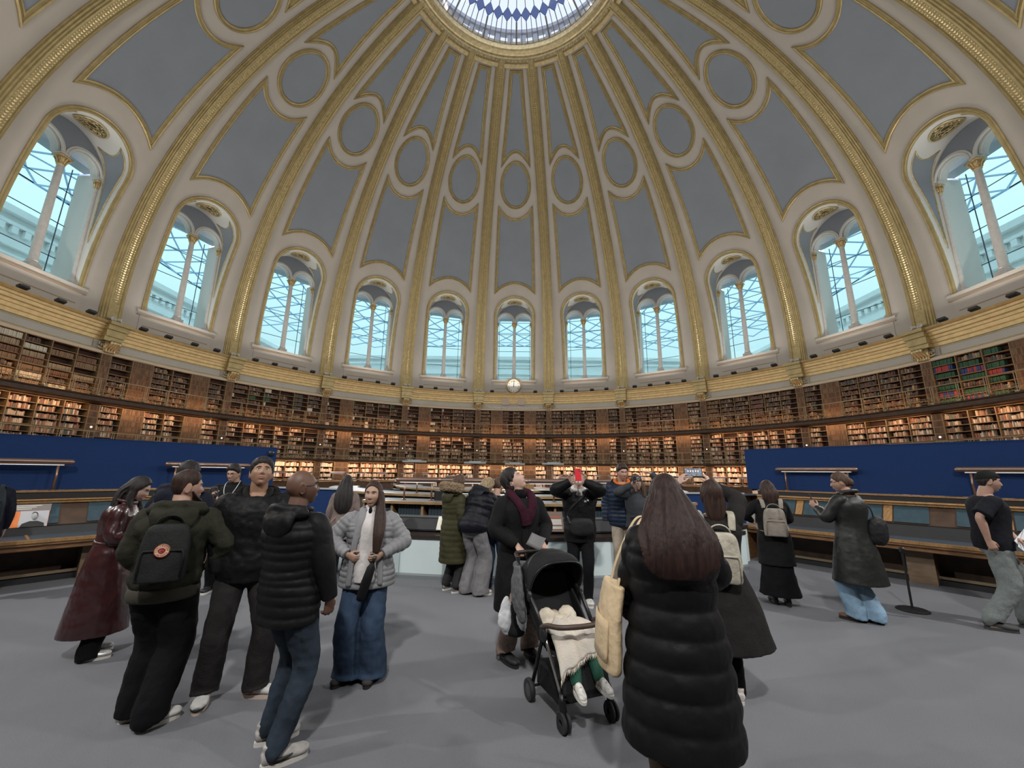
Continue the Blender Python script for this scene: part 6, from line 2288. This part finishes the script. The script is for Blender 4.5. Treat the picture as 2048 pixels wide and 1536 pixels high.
p.strip('coat_front_edge', [p.hc + V((.02, .175 * p.S, -.46 * p.S)), p.hc + V((.02, .165 * p.S, -.2)), p.T @ V((.02, .155 * p.S, 1.1 * p.S)), p.T @ V((.02, .16 * p.S, 1.3 * p.S))], [(.030, .012)] * 4, BLACKC, 8, side=(1, 0, 0))
SCARF = cloth('burgundy_scarf', (.030, .006, .013), .9, bump=.5)
m = MB()
S = p.S
pth, rr = cr_path([p.T @ V((x * S, y * S, z * S)) for x, y, z in ((.0, .175, 1.22), (-.03, .175, 1.30), (-.085, .12, 1.42), (-.105, .0, 1.50), (0, -.105, 1.525), (.105, .0, 1.50), (.075, .13, 1.40), (.035, .18, 1.29), (.02, .18, 1.20))], [(.05, .014), (.05, .02), (.045, .035), (.045, .035), (.05, .03), (.045, .035), (.045, .035), (.05, .02), (.05, .014)], 6)
m.tube(pth, rr, 14, side=(1, 0, 0))
remesh(m.build('scarf', SCARF, p.root, smooth=True), .008, 2, .012, .05)
m = MB(); m.tube([p.T @ V((0, .0, 1.44 * S)), p.T @ V((0, .004, 1.535 * S))], [(.078 * S, .08 * S), (.066 * S, .066 * S)], 18, side=(1, 0, 0)); m.build('turtleneck', BLACKT, p.root, smooth=True)
p.trousers(cloth('beige_check_trouser', (.22, .165, .135), .9, var=.25, vscale=30), .09, .082, .088, .075)
p.shoes(mat('black_runner', (.015, .015, .016), .6, bump=.5, bscale=80), SOLEB, 'sneaker')
bk = thing('folded_leaflet', 'folded grey leaflet held over the stroller handle', 'leaflet')
m = MB()
c = p.M @ p.arm[0]['W']
c2 = V((.445, -12.52, 1.075))
Q = Matrix.Translation(c2) @ Matrix.Rotation(R(-22), 4, 'Z') @ Matrix.Rotation(R(-32), 4, 'X') @ Matrix.Rotation(R(18), 4, 'Y')
m.grid(lambda x, y: Q @ V(((x - .5) * .15, .012 * sin(pi * x), (y - .5) * .12)), 8, 4)
o = m.build('cover', mat('leaflet_grey', (.13, .125, .13), .6), bk, smooth=True)
md = o.modifiers.new('thick', 'SOLIDIFY'); md.thickness = .004; md.offset = 0; BAKE.append(o)

# -- person with the red phone
p = p13 = Person('person in black jacket and crossbody bag raising a red phone before their face', (1.16, -10.50), 186, 1.72, feet=[(1.235, -10.58, 176), (1.07, -10.44, 196)], head=(4, 24, 0), skin='pale')
p.set_arm(1, (1.00, -10.80, 1.575), (1.4, -.1, -.55), d=(.22, .25, .95), n=(-.75, .55, 0), curl=38)
p.set_arm(0, (1.17, -10.80, 1.575), (-1.4, -.1, -.55), d=(-.22, .25, .95), n=(.75, .55, 0), curl=38)
p.body(); p.features('black', (.40, .2, .18), .6); p.hair('short', 'black', .030, .014, rough=.009)
p.top('shell_jacket', BLACKN, .78, .065, hem=(.215, .165), fold=.022, cuff=.055, upper=.085)
m = MB()
m.tube([p.T @ V((.088 * p.S * cos(t), (-.01 + .085 * sin(t)) * p.S, (1.50 - .035 * sin(t)) * p.S)) for t in [2 * pi * i / 20 for i in range(20)]], .030, 10, closed=True)
m.ball(p.T @ V((0, .12 * p.S, 1.40 * p.S)), (.055, .02, .07), 12, 8)
remesh(m.build('white_hood', cloth('white_hoodie', (.50, .50, .48), .95), p.root, smooth=True), .008, 2, .01, .05)
m = MB(); m.ball(p.HM @ V((0, .088, -.062)), (.045, .025, .042), 14, 10); m.build('face_mask', mat('white_mask', (.62, .62, .60), .8), p.root, smooth=True)
m = MB()
for i in range(3):
    r = .010 + .006 * i
    m.tube([p.T @ V((-.10 * p.S + r * cos(t), .176 * p.S, 1.335 * p.S + r * sin(t))) for t in [pi * .5 + pi * .5 * j / 6 for j in range(7)]], .0028, 5)
for i in range(3):
    m.box(p.T @ V((-.075 * p.S, .178 * p.S, (1.342 - i * .009) * p.S)), (.03, .004, .004))
m.build('chest_mark', mat('white_print', (.6, .6, .6), .7), p.root)
p.trousers(BLACKT, .092, .078, .066, .06); p.shoes(mat('white_grey_runner', (.46, .45, .42), .6, var=.35, vscale=25), SOLEW)
ph = phone('red phone held up by the person with the crossbody bag', V((1.085, -10.90, 1.665)), Matrix.Rotation(R(-4), 3, 'Z') @ Matrix.Rotation(R(200), 3, 'Z') @ Matrix.Rotation(R(8), 3, 'X'), mat('red_phone_case', (.55, .012, .022), .4), .085, .165)
m = MB(); m.tube([(0, -.008, -.08), (.01, -.02, -.16), (.015, .01, -.26)], .005, 6); m.build('wrist_cord', BLACK, ph, smooth=True)
g = thing('crossbody_bag', 'black crossbody bag across the front of the person with the red phone', 'bag')
g.matrix_world = p.M @ p.T
m = MB()
limb(m, [(-.02, .20, .87), (-.02, .205, .92), (-.02, .205, 1.04), (-.02, .195, 1.09)], [(.10, .03), (.155, .05), (.15, .05), (.11, .03)], 4, 20, side=(1, 0, -.25))
remesh(m.build('bag_body', cloth('black_bag_nylon', (.015, .015, .016), .6), g, smooth=True), .009, 2, .010)
m = MB(); m.tube([(-.14, .19, 1.06), (.0, .215, 1.09), (.12, .195, 1.02)], .006, 6); m.build('flap_edge', BLACK, g, smooth=True)
m = MB()
pth, rr = cr_path([(.13, .18, 1.02), (.16, .10, 1.12), (.08, .185, 1.25), (-.04, .18, 1.36), (-.11, .08, 1.46), (-.10, -.10, 1.45)], [(.018, .005)] * 6, 5)
m.tube(pth, rr, 8); m.build('strap', BLACK, g, smooth=True)

# -- couple by the end of the barrier
p = Person('tall person in a navy ribbed down jacket with orange hood lining, beige trousers', (1.98, -9.72), 190, 1.84, head=(-18, -10, 0), skin='light', feet=[(2.05, -9.74, 178), (1.87, -9.70, 190)])
p.body(hands=False); p.features('darkbrown', (.34, .16, .14), .6); p.hair('short', 'darkbrown', .028, .010, rough=.006)
NVP = cloth('navy_down', (.012, .019, .036), .45, bump=.15)
p.top('down_jacket', NVP, .84, .05, hem=(.20, .155), ribs=(.06, .012), sribs=(.06, .010), fold=.006, cuff=.055, upper=.075)
p.hood_down(BLACKC, .95)
m = MB(); m.tube([p.T @ V((.098 * p.S * cos(t), (.012 + .085 * sin(t)) * p.S, (1.49 - .05 * sin(t)) * p.S)) for t in [pi * (-.15 + 1.3 * i / 16) for i in range(17)]], [(.018, .03)] * 17, 10, side=(0, 0, 1)); m.build('orange_lining', cloth('orange_lining', (.52, .13, .025), .8), p.root, smooth=True)
p.trousers(cloth('beige_chino', (.27, .23, .18), .9, var=.2), .088, .078, .075, .03); p.shoes(BSHOE, SOLEB)
p = Person('person in a grey jacket with long wavy hair holding a camera up to their glasses', (2.17, -10.0), 192, 1.67, True, head=(6, -4, 10), skin='pale', feet=[(2.22, -10.02, 180), (2.05, -9.99, 194)])
p.set_arm(1, (1.985, -10.21, 1.53), (1.3, .2, -.5), d=(-.55, .3, .75), n=(-.4, .6, -.2), curl=45)
p.set_arm(0, (2.34, -10.02, 1.70), (-1.4, .1, .3), d=(.85, .1, .35), n=(.2, -.1, -1), curl=28)
p.body(); p.features('brown', (.40, .18, .16)); p.glasses((.02, .02, .02))
p.hair('long', 'brown', .026, .022, [[(0, -.04, .02, .085, .06), (0, -.06, -.08, .10, .06), (0, -.05, -.2, .11, .06), (0, -.03, -.30, .07, .04)], [(-.07, .0, .0, .03, .04), (-.085, .03, -.12, .035, .04), (-.09, .06, -.24, .03, .03)]], rough=.012)
p.top('grey_jacket', cloth('slate_grey_coat', (.040, .044, .050), .9), .92, .055, hem=(.20, .155), fold=.02, cuff=.052, collar=(.05, .08))
m = MB(); m.box(p.T @ V((.085, .168, 1.12 * p.S)), (.12, .03, .02)); m.build('pocket_flap', cloth('slate_grey_coat', (.04, .044, .05)), p.root)
m = MB(); w = p.arm[1]['W']; e = p.arm[1]['E']; m.tube([w + (e - w) * .02, w + (e - w) * .22], [.040, .046], 12); m.build('red_cuff', mat('dark_red_knit', (.16, .02, .025), .9), p.root, smooth=True)
p.trousers(DENIM, .088, .076, .072); p.shoes(BSHOE, SOLEB)
cm = thing('compact_camera', 'small black and silver camera held to the eye by the person in grey', 'camera', (2.045, -10.26, 1.615), R(4))
m = MB(); m.box((0, 0, 0), (.115, .035, .068)); m.build('camera_body', BLACK, cm)
m = MB(); m.lathe([(.001, 0), (.028, 0), (.028, .03), (.022, .034), (.001, .03)], 18, Matrix.Translation((.01, -.017, 0)) @ Matrix.Rotation(R(90), 4, 'X')); m.build('lens', mat('silver_ring', (.3, .3, .3), .3, .8), cm)
m = MB(); m.box((-.02, 0, .040), (.05, .03, .014)); m.build('top_plate', mat('silver_ring', (.3, .3, .3)), cm)

# -- person with the raised phone and canvas backpack
p = p17 = Person('person in long brown-black coat holding a phone sideways overhead', (1.87, -12.90), 14, 1.63, True, head=(-6, 14, 0), skin='pale', feet=[(1.79, -12.93, 0), (1.98, -12.87, 10)], lean=-3)
p.set_arm(1, (2.00, -12.68, 1.60), (1.6, .2, -.35), d=(-.35, .25, .9), n=(-.8, .5, 0), curl=30)
p.set_arm(0, (1.72, -12.68, 1.60), (-1.6, .2, -.35), d=(.35, .25, .9), n=(.8, .5, 0), curl=30)
p.body(); p.hair('long', 'darkbrown', .024, .02, [[(0, -.05, .02, .075, .055), (0, -.085, -.07, .08, .055), (0, -.10, -.16, .06, .045), (0, -.10, -.22, .03, .02)]], rough=.01)
p.top('long_coat', cloth('brown_black_wool', (.0155, .0140, .0138), .85), .42, .055, hem=(.33, .27), fold=.018, fscale=.13, cuff=.052, upper=.08, hoff=(.05, -.03))
m = MB()
for sd in (0, 1):
    a_ = p.arm[sd]
    m.tube([a_['W'].lerp(a_['E'], .03), a_['W'].lerp(a_['E'], .16)], [(.038, .036), (.045, .043)], 12)
m.build('grey_cuff', cloth('grey_knit', (.11, .105, .10), .95), p.root, smooth=True)
p.trousers(BLACKT, .082, .07, .062, .05); p.shoes(mat('white_leather_shoe', (.60, .56, .53), .5), SOLEW)
SCR = mat('phone_screen_view', (.10, .12, .17), .15, col2=(.36, .38, .42), vscale=55, emit=.0)
ph = phone('black phone held sideways overhead by the person in the long coat', V((1.865, -12.65, 1.705)), Matrix.Rotation(R(-4), 3, 'Z') @ Matrix.Rotation(R(-14), 3, 'X') @ Matrix.Rotation(R(90), 3, 'Y'), mat('black_phone_case', (.02, .02, .022), .3), .078, .16, SCR)
m = MB()
for i in range(5):
    m.box((-.01, -.0055, -.045 + i * .022), (.016, .0008, .009))
m.build('bright_windows', mat('screen_windows', (.75, .8, .85), .3, emit=.25), ph)
g = daypack(p, 'crumpled cream canvas backpack on the long black coat', .26, .36, .12, mat('cream_canvas', (.40, .37, .30), .9, var=.2, vscale=14, bump=.6, bscale=40), 1.16, -.16, strap=True)

# -- woman in the foreground
p = p16 = Person('person in black quilted down coat with long reddish-brown hair, back turned', (1.09, -14.09), 8, 1.665, True, head=(-4, 0, 0), skin='light', vox=.006, bulk=1.05, feet=[(.99, -14.08, 4), (1.19, -14.11, 14)])
p.set_arm(0, (.92, -13.86, .86), (-1, -.6, -.3), curl=30)
p.set_arm(1, (1.30, -13.80, 1.04), (1.3, -.8, -.4), d=(-.4, .9, .1), curl=40)
p.body()
p.hair('long', 'redbrown', .026, .022, [[(0, -.04, .03, .085, .075), (0, -.095, -.07, .13, .080), (0, -.18, -.17, .18, .065), (.0, -.23, -.25, .185, .045), (0, -.25, -.33, .165, .032), (0, -.25, -.39, .10, .014)], [(-.07, .0, .0, .035, .05), (-.10, .0, -.12, .042, .045), (-.115, .0, -.26, .045, .04), (-.12, -.02, -.38, .025, .02)], [(.07, .0, .0, .035, .05), (.10, .0, -.12, .042, .045), (.115, .0, -.26, .045, .04), (.12, -.02, -.36, .025, .02)]], rough=.006, vox=.006)
p.top('down_coat', PUFF, .42, .072, hem=(.305, .25), ribs=(.125, .018), sribs=(.115, .012), fold=.012, fscale=.09, cuff=.065, upper=.074, vox=.009)
m = MB()
for sd in (0, 1):
    limb(m, [p.knee[sd] + V((0, 0, .1)), p.knee[sd], p.knee[sd].lerp(p.ank[sd], .35), p.knee[sd].lerp(p.ank[sd], .7), p.ank[sd] + V((0, 0, .02))], [.066, .062, .066, .055, .045], 5, 16)
remesh(m.build('boots', mat('brown_knit_boot', (.050, .030, .018), .9, bump=.5, bscale=100), p.root, smooth=True), .008, 2)
p.shoes(mat('brown_suede', (.06, .035, .02), .9), SOLEB, 'boot')
g = thing('tote_bag', 'cream canvas tote bag hanging at the left side of the long black down coat', 'bag')
g.matrix_world = p.M @ Matrix.Translation((-.385, .10, 0)) @ Matrix.Rotation(R(10), 4, 'Z') @ Matrix.Rotation(R(4), 4, 'Y')
CANV = mat('cream_tote_canvas', (.55, .42, .26), .9, var=.08, vscale=9, bump=.5, bscale=35)
m = MB()
limb(m, [(0, 0, .66), (0, 0, .70), (.0, 0, .92), (.02, 0, 1.09)], [(.030, .12), (.055, .175), (.050, .17), (.040, .155)], 6, 20, side=(1, 0, 0))
remesh(m.build('bag_body', CANV, g, smooth=True), .008, 2, .022, .11)
m = MB(); m.grid(lambda x, y: V((-(.056 - .004 * y) * sqrt(1 - ((-.13 + .26 * x) / .178) ** 2) - .006, -.13 + .26 * x, .72 + .20 * y)), 10, 4); o = m.build('side_pocket', CANV, g); md = o.modifiers.new('t', 'SOLIDIFY'); md.thickness = .008; md.offset = 0; BAKE.append(o)
for yy in (-.07, .07):
    m = MB()
    pth, rr = cr_path([(.02, yy, 1.07), (.05, yy * .9, 1.20), (.12, yy * .7, 1.38), (.17, yy * .5, 1.45), (.24, yy * .4, 1.44)], [(.018, .005)] * 5, 5)
    m.tube(pth, rr, 8, side=(0, 1, 0)); m.build('strap', CANV, g, smooth=True)
# dangling pale cords at her right side
g = thing('bag_cord', 'pale looped cord hanging below the right arm of the black down coat', 'cord')
m = MB()
c0 = p.M @ (p.arm[1]['W'] + V((.05, -.03, -.12)))
pth, rr = cr_path([c0, c0 + V((.02, .0, -.2)), c0 + V((.06, 0, -.42)), c0 + V((.12, 0, -.52)), c0 + V((.16, .01, -.50)), c0 + V((.13, .01, -.34)), c0 + V((.05, .0, -.12)), c0 + V((.01, 0, .02))], [.006] * 8, 6)
m.tube(pth, rr, 6); m.build('loop', mat('pale_cord', (.42, .42, .40), .8), g, smooth=True)

# -- woman with the beige backpack at the right desk
p = Person('person in black coat and long black skirt with a beige backpack', (3.84, -10.45), 22, 1.60, True, head=(-12, -14, 0), skin='light', feet=[(3.78, -10.42, 10), (3.90, -10.52, 24)])
p.set_arm(0, (3.72, -10.18, 1.04), (-1, -.5, -.3), curl=40); p.set_arm(1, (4.02, -10.22, 1.04), (1, -.5, -.3), curl=40)
p.body(); p.hair('long', 'darkbrown', .03, .028, [[(0, -.04, .02, .09, .06), (0, -.07, -.07, .105, .06), (0, -.08, -.17, .09, .05), (0, -.08, -.24, .05, .03)]], rough=.014)
p.top('coat', BLACKC, .55, .05, hem=(.245, .20), fold=.018, cuff=.052, upper=.078)
p.skirt(BLACKT, .13, (.27, .22))
p.shoes(BSHOE, SOLEB, 'boot')
GREIGE = mat('beige_grey_canvas', (.21, .185, .155), .8, var=.12, vscale=20, bump=.3, bscale=80)
g = daypack(p, 'beige-grey square-topped backpack on the black coat', .27, .36, .13, GREIGE, 1.17, -.155)
m = MB()
for sg in (-1, 1):
    m.box((sg * .06, -.125, .06), (.045, .02, .014)); m.tube([(sg * .06, -.11, .17), (sg * .06, -.128, .07)], .007, 6)
m.build('buckle_strap', GREIGE, g)

# -- woman in the leather coat with phone
p = Person('person in dark leather coat and pale jeans looking at a phone', (4.44, -11.06), 334, 1.745, True, head=(-24, -12, 0), skin='light', feet=[(4.36, -11.06, 315), (4.53, -11.12, 325)])
p.set_arm(0, (4.24, -10.82, 1.27), (-.8, -.6, -.8), d=(-.25, .55, .8), n=(.6, .4, .3), curl=36)
p.set_arm(1, (4.44, -10.78, 1.20), (.9, -.6, -.6), d=(-.6, .6, .4), n=(-.3, .2, .9), curl=36)
p.body(); p.features('brown', (.36, .16, .14)); p.glasses()
p.hair('short', 'brown', .016, .012, extra=[((0, -.10, -.02), (.045, .04, .05))], rough=.006)
LEATH = mat('black_green_leather', (.0085, .0095, .0085), .5, var=.2, vscale=6, bump=.05, bscale=16, spec=.4)
p.top('leather_coat', LEATH, .44, .052, hem=(.30, .27), fold=.012, fscale=.10, cuff=.058, upper=.085, collar=(.06, .085))
p.trousers(DENIML, .098, .092, .104, .045, fold=.02)
p.shoes(mat('brown_clog', (.115, .055, .028), .7), SOLEB, 'loafer')
phone('dark phone held low by the person in the leather coat', p.M @ (p.arm[0]['W'] + V((.02, .06, .12))), Matrix.Rotation(R(50), 3, 'Z') @ Matrix.Rotation(R(-25), 3, 'X'), mat('plum_phone', (.05, .02, .03), .3))
g = thing('shoulder_bag', 'black slouchy shoulder bag at the hip of the leather coat', 'bag')
g.matrix_world = p.M @ p.T @ Matrix.Translation((.16, -.16, .0))
m = MB()
limb(m, [(.0, 0, .90), (0, -.02, .95), (.0, -.03, 1.12), (-.02, -.01, 1.2)], [(.10, .05), (.15, .085), (.14, .08), (.09, .04)], 4, 18, side=(1, 0, 0))
remesh(m.build('bag_body', cloth('black_bag_nylon', (.015, .015, .016), .6), g, smooth=True), .009, 2, .022, .08)
m = MB(); pth, rr = cr_path([(.02, .0, 1.18), (-.02, .0, 1.30), (-.10, .06, 1.43), (-.22, .10, 1.49), (-.30, .16, 1.47)], [(.013, .006)] * 5, 5); m.tube(pth, rr, 8); m.build('strap', BLACK, g, smooth=True)

# -- man walking to the right
p = p20 = Person('person in black cap, black T-shirt and grey sweatpants striding to one side', (5.98, -11.28), 118, 1.80, feet=[(6.22, -11.20, 118), (5.74, -11.27, 122)], head=(0, -3, 0), skin='light', lean=4)
p.set_arm(1, (5.73, -11.42, .99), (.5, -1, -.1), d=(.1, .3, -1), curl=45)
p.set_arm(0, (6.06, -11.42, 1.0), (-.6, -1, -.6), d=(.6, .8, -.3), n=(.2, -.3, -.9), curl=40)
p.body(); p.features('darkbrown')
m = MB(); hair_shell(m, p.HM, 'cap', .022, .018, .001)
remesh(m.build('cap', cloth('black_cap', (.012, .013, .012), .9), p.root, smooth=True), .006, 1)
m = MB(); hair_shell(m, p.HM, 'short', .010, .010, .002); remesh(m.build('hair', HAIR['black'], p.root, smooth=True), .006, 1)
p.top('t_shirt', cloth('black_cotton', (.010, .011, .015), .9), .86, .045, hem=(.20, .16), fold=.018, end=.42, upper=.078)
p.trousers(mat('grey_melange_fleece', (.165, .185, .180), .95, var=.18, vscale=90, bump=.25, bscale=200), .108, .098, .070, .085, fold=.022, cuff=True, name='sweatpants')
p.shoes(mat('dark_grey_sneaker', (.055, .057, .055), .8), mat('dark_grey_sole', (.045, .045, .045), .8))
pp = thing('printed_sheets', 'white sheets with two round grey pictures held by the striding person', 'sheets')
Q = Matrix.Translation(p.M @ (p.arm[0]['W'] + V((-.0, .10, -.06)))) @ Matrix.Rotation(R(8), 4, 'Z') @ Matrix.Rotation(R(-20), 4, 'X') @ Matrix.Rotation(R(-38), 4, 'Y')
m = MB(); m.box((0, 0, 0), (.30, .004, .21), Q); m.build('top_sheet', mat('white_paper', (.66, .67, .68), .6), pp)
m = MB(); m.box((.03, .012, .02), (.30, .004, .21), Q @ Matrix.Rotation(R(10), 4, 'Y')); m.build('under_sheet', mat('white_paper', (.66, .67, .68), .6), pp)
m = MB()
for x, z in ((-.07, -.03), (-.01, .01)):
    m.lathe([(.001, 0), (.03, 0), (.03, .002), (.001, .002)], 20, Q @ Matrix.Translation((x, -.003, z)) @ Matrix.Rotation(R(90), 4, 'X'))
m.build('coin_picture', mat('coin_grey', (.16, .16, .16), .6), pp)

# -- person cropped by the left edge
p = Person('person cropped by the left edge bending to the left desk with a dark rounded backpack', (-6.62, -11.05), 305, 1.68, head=(0, -20, 0), skin='light', lean=10, feet=[(-6.68, -11.13, 305), (-6.56, -10.97, 305)])
p.body(); p.hair('short', 'black'); p.top('jacket', NAVY, .80, .06, fold=.02); p.trousers(DENIM, .09, .078, .074); p.shoes(BSHOE, SOLEB)
daypack(p, 'dark rounded backpack at the left edge of the picture', .34, .46, .20, cloth('dark_teal_pack', (.016, .022, .027), .6), 1.20, -.17)

bake_all()
